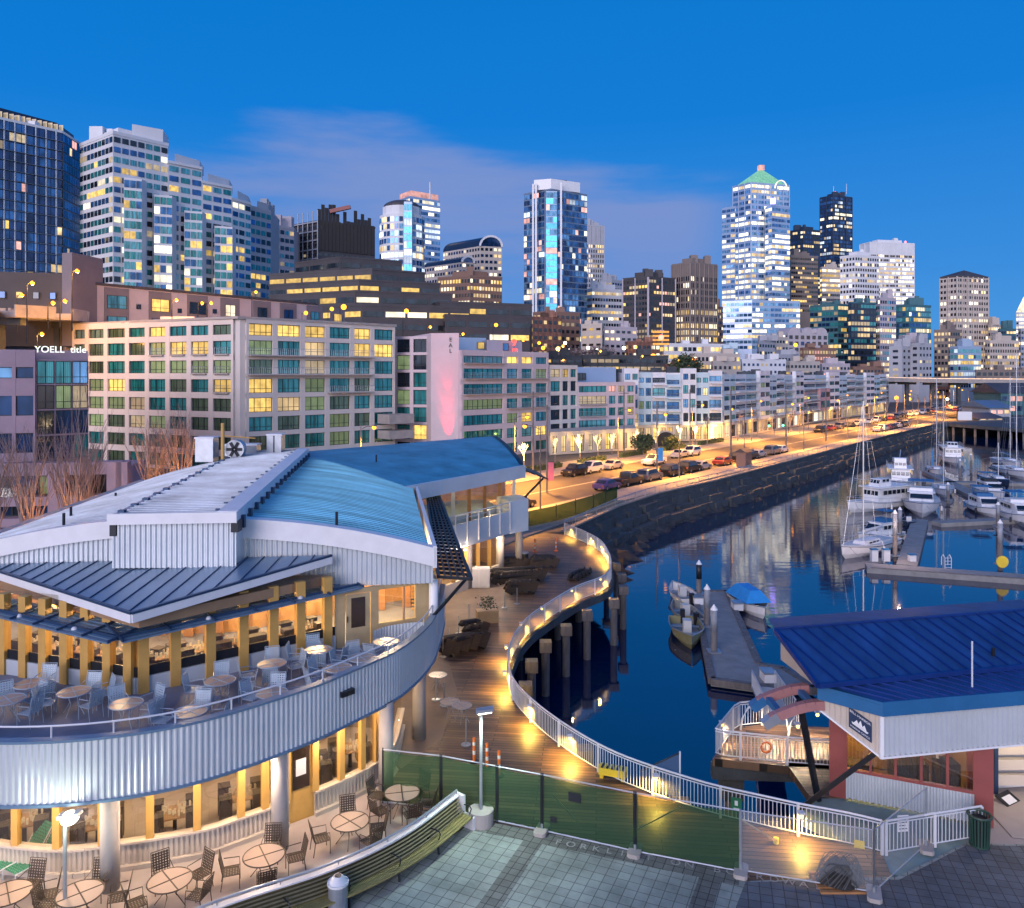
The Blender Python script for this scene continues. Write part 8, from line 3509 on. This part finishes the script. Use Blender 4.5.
mb.loft(rings, 0, True, True)
mb.build('dome', 'darkstone', ro)
mb = MB()
a_, b_ = P(404, 434.0), P(412, 434.2)
mb.prism([a_, b_, b_ + V((0, 3, 0)), a_ + V((0, 3, 0))], 55, zr + 6)
mb.build('lit_bay', 'steelblue', ro)
bands(ro, [(a_, b_, 1)], 55, zr + 5, 4, 1.1, .8, .8, ('g_cyan',), ('g_cyan', 'l_cool'), random.Random(8), off=.15, gap=.2, name='bay_window')
# 6 arched roof blocks
ar = thing('arched_tower_block', 'stepped pale office block with two dark barrel roofs', 'office tower', P(465, 520))
for x0, xc, x1, yt, d, sd_ in ((424, 462, 474, 262, 500, 1), (443, 480, 502, 246, 520, 2)):
 wl = (xc - x0) * d / 800
 L_, C_, R_, B_ = foot(x0, xc, x1, d, 26, 4)
 zz = ZZ(yt, d)
 mb = MB()
 mb.prism([L_, C_, R_, B_], 20, zz)
 mb.build('wall', 'beige', ar)
 bands(ar, [(L_, C_, 1), (C_, R_, 1)], 50, zz, 4, 2.6, .45, .35, ('g_dark', 'g_navy'), ('l_white', 'l_warm'), random.Random(sd_), gap=.35)
 mb = MB()
 c0, c1 = (C_ + R_) / 2, (L_ + B_) / 2
 w = (R_ - C_).length / 2
 ud = (R_ - C_).normalized()
 rows = []
 for k in range(11):
  a = pi * k / 10
  off_ = ud * (-w * cos(a)) + V((0, 0, zz + w * .9 * sin(a)))
  rows.append([c0 + off_, c1 + off_])
 mb.loft(rows)
 mb.build('barrel_roof', 'navywall', ar)
 mb = MB()
 fr_ = V((ud.y, -ud.x, 0)) * .3
 for r_, q_ in zip(rows, rows[1:]):
  mb.beam(r_[0] + fr_, q_[0] + fr_, 1.3)
 mb.build('arch_trim', 'whitestone', ar)
 mb = MB()
 mb.add([r_[0] for r_ in rows], [tuple(range(11))])
 mb.build('arch_window', 'g_navy', ar)
tower('brown_lit_block', 'brown stone block with many lit windows before the arched roofs', 438, 470, 502, 277, 430, 'brown', .75, 3.9, 2.3, .5, .35, ('g_brown', 'g_dark'), ('l_warm', 'l_white', 'l_yel'), dl=10, dr=10, yb=302, floorp=(.8, 1, 1.2))
# 7 dark terraced office in tiers
to = thing('dark_terraced_office', 'dark stone office stepped in terraces with lit ribbon windows', 'office building', P(370, 235, 15))
for i, (x0, xc, x1, yt, yb_, d) in enumerate(((295, 340, 402, 258, 275, 262), (269, 372, 425, 270, 288, 248), (269, 359, 440, 281, 300, 240), (269, 355, 452, 292, 330, 232), (285, 362, 470, 306, 345, 225), (425, 440, 532, 303, 345, 236), (440, 445, 530, 316, 350, 228))):
 L_, C_, R_, B_ = foot(x0, xc, x1, d, 14, 10)
 zz = ZZ(yt, d)
 mb = MB()
 mb.prism([L_, C_, R_, B_], 10, zz)
 mb.prism([p.lerp((L_ + R_) / 2, -.01) for p in (L_, C_, R_, B_)], zz + .003, zz + .6)
 mb.build('tier', 'darkstone', to)
 bands(to, [(L_, C_, 1), (C_, R_, 1)], zz - 7.6, zz - .4, 3.6, 6.2, .42, .62 if i in (2, 3, 4) else .25, ('g_dark',), ('l_yel', 'l_warm', 'l_white'), random.Random(i + 4), gap=.12, floorp=(.6, 1, 1.2))
# 8 blue tower centre
t, poly, z1 = tower('blue_glass_tower', 'tall blue glass apartment tower with white vertical edges in the centre', 524, 551, 587, 190, 430, 'bluewall', .16, 3.3, 2.6, .78, .10, ('g_blue', 'g_sky', 'g_navy', 'g_blue'), ('l_pink', 'l_white', 'l_cool'), dl=12, dr=14, yb=330, cap='plain', sh=(1, .8))
mb = MB()
for px, dd in ((533, 435.0), (561, 431.5), (536, 433)):
 p = P(px, dd - 1.4)
 mb.bx(p.x - .5, p.x + .5, p.y - .5, p.y + .8, 30, z1 + 4)
mb.build('white_edge', 'white', t)
a_, b_ = P(546, 428.5), P(557, 428.5)
mb = MB()
mb.prism([a_, b_, b_ + V((1, 5, 0)), a_ + V((-1, 5, 0))], 25, z1 - 1)
mb.build('cyan_bay', 'steelblue', t)
bands(t, [(a_, b_, 1)], 40, z1 - 1.3, 3.3, 1.9, .85, .12, ('g_cyan', 'g_sky', 'g_cyan'), ('l_white', 'l_pink'), random.Random(88), gap=.08, name='bay_window')
mb = MB()
mb.prism([P(534, 434), P(551, 431), P(580, 440), P(562, 450)], z1 + .8, ZZ(180, 434))
mb.build('crown_screen', 'white', t)
mb = MB()
p = P(552, 436)
mb.beam(V((p.x - 1, p.y, ZZ(179, 434))), V((p.x + 8, p.y, ZZ(180, 434))), .6)
mb.build('roof_crane', 'dark', t)
tower('striped_grey_tower', 'narrow grey vertically striped tower behind the central blue tower', 586, 586, 604, 226, 640, 'greystone', .3, 4, 2.2, .6, .45, ('g_dark', 'g_brown'), ('l_white', 'l_warm'), dr=4, yb=310, mech=14, fins=3.5, finm='greystone')
tower('small_slate_block', 'small flat blue-grey block behind the white office block', 599, 612, 622, 281, 560, 'greystone', .1, 4, 3, .4, .3, dl=6, dr=6, yb=300)
tower('white_office_block', 'white banded mid-rise office with lit rows beside the blue tower', 585, 592, 624, 290, 470, 'whitestone', .5, 3.6, 2.2, .45, .22, ('g_dark', 'g_navy'), ('l_yel', 'l_white', 'l_warm'), dl=8, dr=8, yb=330, floorp=(.3, .6, 1, 1.8))
t, poly, z1 = tower('dark_residential_tower', 'dark apartment tower with pale bands and balconies', 623, 648, 675, 278, 430, 'darkstone', .30, 3.1, 2.4, .50, .28, ('g_dark', 'g_brown', 'g_dark'), ('l_pink', 'l_warm', 'l_dim', 'l_yel'), dl=10, dr=10, yb=345, fins=7.5, finm='lilac')
tower('brown_tapered_tower', 'brown stone tower with blank top storeys left of the bright tower', 672, 690, 717, 264, 440, 'taupe', .42, 3.7, 1.9, .66, .42, ('g_brown', 'g_dark'), ('l_warm', 'l_yel', 'l_white'), dl=9, dr=10, yb=345, mech=6, fins=3, finm='taupe', floorp=(.15, .3, .5, .8, 2.2))
tower('thin_brown_tower', 'thin brown tower slice between the tapered and the bright tower', 711, 714, 723, 308, 520, 'brown', .3, 3.7, 2, .5, .4, yb=345, dl=4, dr=4)
# 13 bright tower with green pyramid
t, poly, z1 = tower('bright_pyramid_tower', 'tallest bright glass tower crowned with a green lit pyramid', 733, 751, 789, 183, 620, 'steelblue', .50, 4.1, 2.9, .55, .12, ('g_sky', 'g_blue', 'g_sky'), LW, dl=14, dr=10, yb=345, cap='plain', fins=5.4, finm='steelblue', floorp=(.25, .5, .8, 1.2, 1.9))
for args in ((722, 735, 752, 206, 632, 5), (722, 752, 800, 300, 590, 6), (765, 772, 790, 205, 612, 7)):
 x0, xc, x1, yt, d, sd_ = args
 L_, C_, R_, B_ = foot(x0, xc, x1, d, 8, 8)
 zz = ZZ(yt, d)
 mb = MB()
 mb.prism([L_, C_, R_, B_], 0, zz)
 mb.build('wall', 'steelblue', t)
 bands(t, [(L_, C_, 1), (C_, R_, 1)], max(10, ZZ(350, d)), zz - 1, 4.1, 2.9, .55, .5 if sd_ != 6 else .7, ('g_sky', 'g_blue'), LW, random.Random(sd_), gap=.12, floorp=(.3, .6, 1.0, 1.7))
cn = sum(poly, V()) / 4
base = [V((p.x, p.y, z1 + 1)) for p in [q.lerp(cn, .12) for q in poly]]
mid = [V((cn.x + (p.x - cn.x) * .42, cn.y + (p.y - cn.y) * .42, ZZ(175, 630))) for p in base]
mb = MB()
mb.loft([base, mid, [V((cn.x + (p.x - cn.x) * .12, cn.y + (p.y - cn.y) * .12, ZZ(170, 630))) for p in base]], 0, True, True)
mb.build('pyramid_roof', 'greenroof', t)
mb = MB()
mb.bx(cn.x - 2.2, cn.x + 2.2, cn.y - 2.2, cn.y + 2.2, ZZ(170, 630), ZZ(165, 630))
mb.build('beacon', 'l_pink', t)
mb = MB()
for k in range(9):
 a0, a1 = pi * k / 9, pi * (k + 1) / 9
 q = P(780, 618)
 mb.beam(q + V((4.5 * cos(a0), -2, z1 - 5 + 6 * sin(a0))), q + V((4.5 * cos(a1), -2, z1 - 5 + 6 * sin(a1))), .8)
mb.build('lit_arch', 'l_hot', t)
mb = MB()
q = P(773, 606)
mb.bx(q.x - 2, q.x + 2, q.y, q.y + .5, ZZ(204, 606), ZZ(198, 606))
mb.build('logo', 'purplelamp', t)
# 14-17
tower('black_tower', 'black tower with scattered lights right of the bright tower', 790, 803, 820, 230, 700, 'navywall', .28, 4, 3, .5, .2, ('g_dark', 'g_navy'), ('l_warm', 'l_white'), dl=10, dr=8, yb=300)
tower('brown_banded_block', 'brown banded office block below the black tower', 791, 791, 818, 256, 640, 'taupe', .32, 3.9, 2.6, .45, .12, ('g_brown', 'g_dark'), ('l_warm', 'l_yel'), dr=8, yb=305)
t, poly, z1 = tower('tall_navy_tower', 'tall navy glass tower standing against the sky', 820, 833, 852, 196, 800, 'navywall', .26, 4, 3, .6, .12, ('g_navy', 'g_blue', 'g_navy'), ('l_warm', 'l_white', 'l_cool'), dl=12, dr=10, yb=300, fins=7, finm='navywall', sh=(.8, 1.3))
rooftop(t, poly, z1 + 4, (('beacon', 'redlamp', 2), ('mast', 'whitestone', 2)), 4)
tower('lit_slim_block', 'slim brightly lit block squeezed beneath the navy tower', 820, 822, 842, 268, 690, 'beige', .9, 4, 2.6, .5, .12, ('g_dark',), ('l_yel', 'l_hot', 'l_warm'), yb=300, dl=4, dr=6)
tower('white_grid_block', 'white gridded block with square windows below the navy tower', 840, 855, 879, 256, 600, 'whitestone', .28, 3.9, 2.7, .52, .36, ('g_dark', 'g_brown'), ('l_warm', 'l_white'), dl=9, dr=8, yb=302)
t, poly, z1 = tower('white_bright_tower', 'broad white tower glowing with lit floors and a blank crown', 860, 870, 914, 243, 760, 'whitestone', .85, 4, 2.6, .52, .12, ('g_dark', 'g_brown'), ('l_hot', 'l_white', 'l_warm'), dl=14, dr=8, yb=315, mech=10, fins=6, finm='whitestone', floorp=(.5, .8, 1, 1.2))
rooftop(t, poly, z1 + 1, (('beacon', 'redlamp', 2),), 2)
# 18 teal group
t, poly, z1 = tower('dark_teal_block', 'dark teal glass block with green-tinted balconies, middle right', 810, 838, 858, 305, 480, 'tealwall', .25, 3.4, 2.8, .6, .12, ('g_teal', 'g_dark', 'g_navy'), ('l_warm', 'l_dim', 'l_yel'), dl=12, dr=8, yb=372, cap='plain')
tower('dark_glass_tower', 'very dark glass apartment tower in the middle of the teal group', 848, 851, 876, 303, 462, 'navywall', .25, 3.3, 2.6, .6, .15, ('g_dark', 'g_dark', 'g_teal'), ('l_dim', 'l_warm'), yb=374, dl=4, dr=6, cap='plain', capm='tealwall')
tower('lilac_residential_tower', 'lilac apartment tower with teal panes right of the dark glass tower', 876, 880, 896, 299, 470, 'lilac', .3, 3.3, 2.2, .55, .3, ('g_teal2', 'g_blue', 'g_dark'), ('l_warm', 'l_white'), yb=374, dl=5, dr=6)
tower('teal_residential_tower', 'teal glass apartment tower right of the lilac one', 896, 909, 931, 306, 490, 'tealwall', .28, 3.3, 2.4, .66, .12, ('g_teal2', 'g_teal', 'g_blue'), ('l_yel', 'l_warm', 'l_white'), yb=372, dl=6, dr=8)
t, poly, z1 = tower('hip_roofed_tower', 'pale office tower with dark hipped roof standing alone on the right', 940, 957, 988, 277, 560, 'beige', .45, 4, 2.6, .48, .38, ('g_dark', 'g_brown'), ('l_hot', 'l_white', 'l_warm'), dl=10, dr=8, yb=372, cap='hip', fins=4.2, finm='beige', floorp=(.2, .5, 1, 1.6))
tower('blank_white_block', 'blank grey-white slab block in front of the teal towers', 889, 902, 911, 348, 440, 'greystone', .08, 3.4, 5, .4, .6, ('g_dark',), ('l_dim',), yb=374, dl=4, dr=4)
tower('pinkish_slab_block', 'narrow pinkish block between the two blank slabs', 902, 903, 915, 344, 450, 'lilac', .2, 3.4, 2.4, .45, .4, yb=374, dl=3, dr=4)
tower('blank_grey_block', 'blank grey slab block right of the narrow pinkish block', 911, 919, 932, 345, 440, 'greystone', .18, 3.4, 3, .4, .5, ('g_dark',), ('l_dim', 'l_warm'), yb=374, dl=4, dr=4)
tower('tan_gabled_block', 'tan office block left under the hip-roofed tower', 934, 948, 962, 331, 500, 'taupe', .4, 3.6, 2.4, .5, .35, ('g_dark',), ('l_warm', 'l_dim'), yb=374, dl=5, dr=5)
tower('cyan_lit_block', 'blue-white framed glass block glowing under the hip-roofed tower', 950, 958, 981, 348, 450, 'steelblue', .65, 3.4, 2.2, .62, .2, ('g_navy', 'g_teal2'), ('l_cool', 'l_yel', 'l_white'), yb=378, dl=4, dr=5)
tower('beige_hotel_block', 'beige block with rows of small lit windows, far right', 985, 990, 1019, 342, 480, 'beige', .55, 3.5, 2.1, .5, .4, ('g_dark', 'g_brown'), ('l_warm', 'l_yel'), yb=374, dl=4, dr=5)
tower('dark_teal_slab', 'dark teal slab behind the beige block at the right edge', 998, 1000, 1016, 330, 540, 'tealwall', .1, 3.5, 3, .5, .2, yb=345, dl=3, dr=3)
tower('tan_stepped_block', 'tan stepped block between the hip-roofed tower and the right edge', 988, 991, 1003, 326, 560, 'beige', .4, 3.6, 2.3, .5, .4, yb=345, dl=3, dr=4)
tower('grey_edge_block', 'blue-grey block cut by the right picture edge', 1018, 1021, 1050, 330, 520, 'greystone', .35, 3.5, 2.6, .5, .3, yb=374, dl=4, dr=4)
t, poly, z1 = tower('white_spire_tower', 'white tower with lit pointed top at the right picture edge', 1016, 1019, 1032, 313, 820, 'whitestone', .7, 4, 2.6, .5, .3, ('g_dark',), ('l_white', 'l_hot'), yb=340, dl=3, dr=4, cap='plain')
cn = sum(poly, V()) / 4
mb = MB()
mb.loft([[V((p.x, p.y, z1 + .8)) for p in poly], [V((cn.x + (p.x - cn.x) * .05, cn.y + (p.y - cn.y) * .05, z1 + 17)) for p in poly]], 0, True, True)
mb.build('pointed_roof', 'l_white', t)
tower('brick_long_block', 'long low brick-red block with rows of windows under the arched lilac block', 800, 803, 836, 349, 400, 'brown', .45, 3.3, 2.2, .5, .35, ('g_dark',), ('l_dim', 'l_warm', 'l_pink'), yb=374, dl=3, dr=8, cap='plain')
t, poly, z1 = tower('arched_lilac_block', 'lilac block with three big arched tops left of the dark teal block', 785, 788, 828, 334, 430, 'lilac', .2, 3.4, 4.2, .6, .4, ('g_dark', 'g_brown', 'g_navy'), ('l_warm', 'l_dim'), yb=360, dl=3, dr=8, cap='plain')
a_, b_ = poly[1], poly[2]
for k in range(3):
 q0, q1 = a_.lerp(b_, k / 3 + .02), a_.lerp(b_, (k + 1) / 3 - .02)
 c = (q0 + q1) / 2
 w = (q1 - q0).length / 2
 ud = (q1 - q0).normalized()
 mb = MB()
 top = [c + ud * (-w * cos(pi * i / 8)) + V((0, 0, z1 + .8 + w * .8 * sin(pi * i / 8))) for i in range(9)]
 mb.loft([top, [p + V((-2, 14, 0)) for p in top]])
 mb.add(top, [tuple(range(9))])
 mb.build('arched_top', 'lilac', t)
tower('long_terrace_block', 'long tan warehouse with regular windows by the far elevated road', 975, 976, 1060, 371, 430, 'taupe', .15, 3.4, 4.2, .55, .35, ('g_dark',), ('l_dim', 'l_warm'), yb=384, dl=3, dr=6, cap='plain')

# mid-distance low buildings on the slope
mids = [
 ('brick_corner_block', 'orange-lit brick block with dark frame below the central blue tower', 531, 533, 562, 318, 330, 'brick', .45, 3.3, 3.0, .45, .4, ('g_dark',), ('l_yel', 'l_warm'), 350, 'office building'),
 ('dark_brick_block', 'dark brick block behind the orange-lit one', 533, 545, 580, 313, 350, 'brown', .35, 3.3, 3, .45, .4, ('g_dark',), ('l_dim', 'l_warm'), 350, 'office building'),
 ('ochre_lit_block', 'low ochre-lit block right of the brown winter tree', 581, 602, 604, 325, 340, 'beige', .2, 3.3, 4, .3, .4, ('g_brown',), ('l_yel',), 350, 'building'),
 ('grey_roofed_block', 'low grey-roofed pale block under the white office block', 602, 604, 637, 328, 345, 'lilac', .2, 3.3, 3.5, .35, .4, ('g_dark',), ('l_warm', 'l_white'), 350, 'building'),
 ('rust_market_block', 'rust-coloured low market block below the dark apartment tower', 625, 628, 660, 343, 330, 'brick', .35, 3.2, 3, .45, .3, ('g_dark',), ('l_yel', 'l_white'), 360, 'building'),
 ('long_market_arcade', 'long white market arcade with a lit canopy right of the neon sign', 660, 664, 724, 345, 340, 'whitestone', .6, 3.0, 2.8, .5, .25, ('g_dark',), ('l_yel', 'l_warm'), 362, 'building'),
 ('lower_market_terrace', 'lower cream terrace of small lit windows under the market arcade', 690, 693, 740, 355, 320, 'beige', .5, 3.0, 2.4, .5, .4, ('g_dark',), ('l_yel', 'l_white'), 372, 'building'),
 ('cyan_roofed_house', 'small white house with a cyan roof above the long pale block', 721, 723, 738, 350, 330, 'condo', .3, 3.0, 2.5, .4, .4, ('g_dark',), ('l_white',), 372, 'house'),
 ('pale_punched_block', 'pale block with a row of small square dark windows over the condos', 740, 742, 786, 361, 300, 'whitestone', .1, 3.0, 2.6, .35, .5, ('g_navy',), ('l_dim',), 374, 'building'),
 ('cream_low_block', 'cream low block left of the pale punched one', 711, 713, 741, 363, 290, 'beige', .3, 3.0, 3, .35, .5, ('g_brown',), ('l_yel',), 374, 'building'),
 ('stacked_grey_house', 'grey stacked house below the base of the bright tower', 757, 759, 775, 342, 360, 'greystone', .2, 3.0, 2.6, .4, .4, ('g_dark',), ('l_warm',), 372, 'house'),
 ('tan_stacked_house', 'tan stacked house right of the grey one below the bright tower', 767, 770, 788, 338, 375, 'beige', .3, 3.0, 2.6, .4, .4, ('g_dark',), ('l_warm',), 372, 'house'),
 ('blue_grey_house', 'blue-grey gabled house in front of the arched lilac block', 775, 778, 800, 356, 340, 'greystone', .2, 3.0, 2.6, .4, .4, ('g_dark',), ('l_warm',), 374, 'house'),
 ('cream_roadside_block', 'cream block lit yellow right of the pale punched one', 786, 790, 820, 363, 330, 'beige', .5, 3.0, 2.6, .4, .4, ('g_dark',), ('l_yel', 'l_warm'), 376, 'building'),
 ('pink_low_block', 'pinkish low block before the long brick one', 820, 822, 850, 365, 360, 'lilac', .4, 3.0, 2.6, .4, .4, ('g_dark',), ('l_warm', 'l_pink'), 378, 'building'),
 ('brown_low_block', 'brown low block beneath the dark glass tower', 850, 853, 884, 368, 380, 'brown', .5, 3.0, 2.6, .4, .4, ('g_dark',), ('l_yel', 'l_warm'), 380, 'building'),
 ('wide_lit_garage', 'wide open parking deck with rows of warm lights below the lamps', 580, 583, 668, 357, 285, 'conc_dark', .7, 2.8, 3.4, .45, .15, ('g_dark',), ('l_orange', 'l_yel', 'l_dim'), 378, 'parking deck'),
 ('hillside_retaining_block', 'long low grey block with orange glow behind the stone hotel', 533, 536, 582, 357, 270, 'conc_dark', .5, 2.8, 3.4, .4, .2, ('g_dark',), ('l_orange', 'l_yel'), 378, 'building'),
 ('orange_lit_wall_block', 'low orange-lit block under the brightest orange lamp', 664, 666, 700, 366, 280, 'brick', .4, 2.8, 3, .4, .4, ('g_dark',), ('l_orange',), 378, 'building'),
 ('far_road_shed', 'far low shed under the elevated road, left', 890, 892, 930, 392, 470, 'brown', .5, 3, 3.2, .45, .3, ('g_dark',), ('l_orange', 'l_yel'), 402, 'shed'),
 ('far_brick_warehouse', 'far brick warehouse under the elevated road, middle', 930, 932, 965, 388, 480, 'brick', .45, 3, 3.2, .45, .3, ('g_dark',), ('l_orange', 'l_warm'), 402, 'warehouse'),
 ('far_cream_warehouse', 'far cream warehouse under the elevated road, right', 965, 968, 1000, 389, 470, 'beige', .45, 3, 3.2, .45, .3, ('g_dark',), ('l_orange', 'l_warm'), 402, 'warehouse'),
]
for nm, lb, x0, xc, x1, yt, d, w, lit, fh, pw, bh, gap, dk, lm, yb, cat in mids:
 tower(nm, lb, x0, xc, x1, yt, d, w, lit, fh, pw, bh, gap, dk, lm, dl=6, dr=8, yb=yb, cap='plain', cat=cat, floorp=(.7, 1, 1.3))
r = thing('neon_sign', 'glowing orange and red neon clock sign on the market roof', 'sign', P(661, 318, ZZ(343, 318)))
mb = MB()
q = P(661, 318)
for k in range(4):
 mb.bx(q.x - 3.2, q.x + 3.2, q.y, q.y + .4, ZZ(345, 318) + k * 1.6, ZZ(345, 318) + k * 1.6 + .8)
mb.build('neon_row', 'l_orange', r)
mb = MB()
mb.sphere((q.x, q.y, ZZ(337.5, 318)), 1.1, 0, 8, 5)
mb.build('red_globe', 'redlamp', r)
mb = MB()
mb.beam(V((q.x - 3, q.y + 1, ZZ(350, 318))), V((q.x - 3, q.y + 1, ZZ(340, 318))), .3)
mb.beam(V((q.x + 3, q.y + 1, ZZ(350, 318))), V((q.x + 3, q.y + 1, ZZ(340, 318))), .3)
mb.build('frame', 'dark', r)
# dark low building behind the mauve hotel's roof sign
for i, (px, py) in enumerate(((769, 425.5), (783, 425))):
 p = P(px, 205, ZZ(py, 205))
 r = thing('traffic_light', 'green traffic light over the road crossing, ' + ['left', 'right'][i] + ' of two', 'traffic light', (p.x, p.y, 0))
 mb = MB()
 mb.tube([(p.x + 1.4, p.y, 0), (p.x + 1.4, p.y, p.z + .8), (p.x, p.y, p.z + .8)], .08, 5)
 mb.build('pole', 'dark', r)
 mb = MB()
 mb.bx(p.x - .25, p.x + .25, p.y + .01, p.y + .3, p.z - .4, p.z + .9)
 mb.build('housing', 'dark', r)
 mb = MB()
 mb.sphere((p.x, p.y - .05, p.z - .1), .28, 0, 8, 5)
 mb.build('lens', 'greenlamp', r)

# far pier with sheds at the right
pier = [V((128, 243, 0)), V((135, 247, 0)), V((141.5, 221, 0)), V((330, 232, 0)), V((330, 310, 0)), V((178, 300, 0))]
mb = MB()
mb.prism(pier, -.9, 0.02)
struct('far_pier', mb, 'conc_dark')
pl_ = resample([V((136, 246, 0)), V((142, 222, 0)), V((230, 227, 0))], 4.2)
pm = None
for p in pl_:
 mb = MB()
 mb.cyl((0, 0), .35, -6, -.9, 6)
 if pm is None:
  pm = mb.mesh('pier_pile', ['pile'])
 o = put('pier_pile', pm)
 o.location = (p.x, p.y + .5, 0)
 tag(o, 'timber pile in the row under the far pier', 'pile', 'piles under the far pier')


def shed(name, lb, px0, px1, d, ye, yr, z0, m='tealwall', rm='darkstone', litp=.3):
 a, b = P(px0, d), P(px1, d + 3)
 ze, zr_ = ZZ(ye, d), ZZ(yr, d)
 r = thing(name, lb, 'shed', (a.x, a.y, z0))
 mb = MB()
 mb.prism([a, b, b + V((0, 18, 0)), a + V((0, 18, 0))], z0, ze)
 mb.build('wall', m, r)
 mb = MB()
 mb.add([V((a.x - 1, a.y - 1, ze)), V((b.x + 1, b.y - 1, ze)), V((b.x + 1, b.y + 9, zr_)), V((a.x - 1, a.y + 9, zr_)), V((b.x + 1, b.y + 19, ze)), V((a.x - 1, a.y + 19, ze))], [(0, 1, 2, 3), (3, 2, 4, 5), (0, 3, 5), (1, 4, 2)])
 mb.build('roof', rm, r)
 bands(r, [(a, b, 1)], z0 + .6, ze - .3, 3.2, 3, .5, litp, ('g_dark', 'g_navy'), ('l_warm', 'l_pink'), random.Random(int(px0)), gap=.3)


shed('pier_shed', 'dark gabled shed with long roof on the far pier at the right edge', 1001, 1060, 300, 393, 383, 0)
shed('pier_boat_house', 'low shed with slanted pale roof on the far pier, left one', 990, 1010, 285, 408, 401, 0, 'greystone', 'bluewall', .8)
shed('pier_boat_house', 'low grey shed on the far pier between the slanted roof and the quay', 979, 1003, 262, 419, 414, 0, 'greystone', 'darkstone', .3)
mb = MB()
a, b = P(958, 262), P(972, 262)
r = thing('pier_sign_board', 'pale blank sign board at the corner of the far pier', 'sign', P(965, 262, 0))
mb.wall(a, b, .3, .2, 3.0)
mb.build('board', 'signpaint', r)
mb = MB()
mb.beam(a + V((0, .4, 0)), a + V((0, .4, 3.2)), .3)
mb.beam(b + V((0, .4, 0)), b + V((0, .4, 3.2)), .3)
mb.build('post', 'dark', r)
# brown booth on the quay
p = G(766, 468)
r = thing('quay_booth', 'small brown timber booth on the quay beside the parked cars', 'booth', RD((p - RO).dot(RU), 16.6), rz=hr0)
mb = MB()
mb.bx(-1.3, 1.3, -.8, .8, .12, 2.4)
mb.build('wall', 'brown', r, world=False)
mb = MB()
mb.add([(-1.5, -1, 2.4), (1.5, -1, 2.4), (1.5, 1, 2.4), (-1.5, 1, 2.4), (-1.5, 0, 3.0), (1.5, 0, 3.0)], [(0, 1, 5, 4), (2, 3, 4, 5), (1, 2, 5), (0, 4, 3)])
mb.build('roof', 'darkstone', r, world=False)
mb = MB()
mb.bx(-.4, .4, .8, .83, .2, 2.1)
mb.build('door', 'dark', r, world=False)
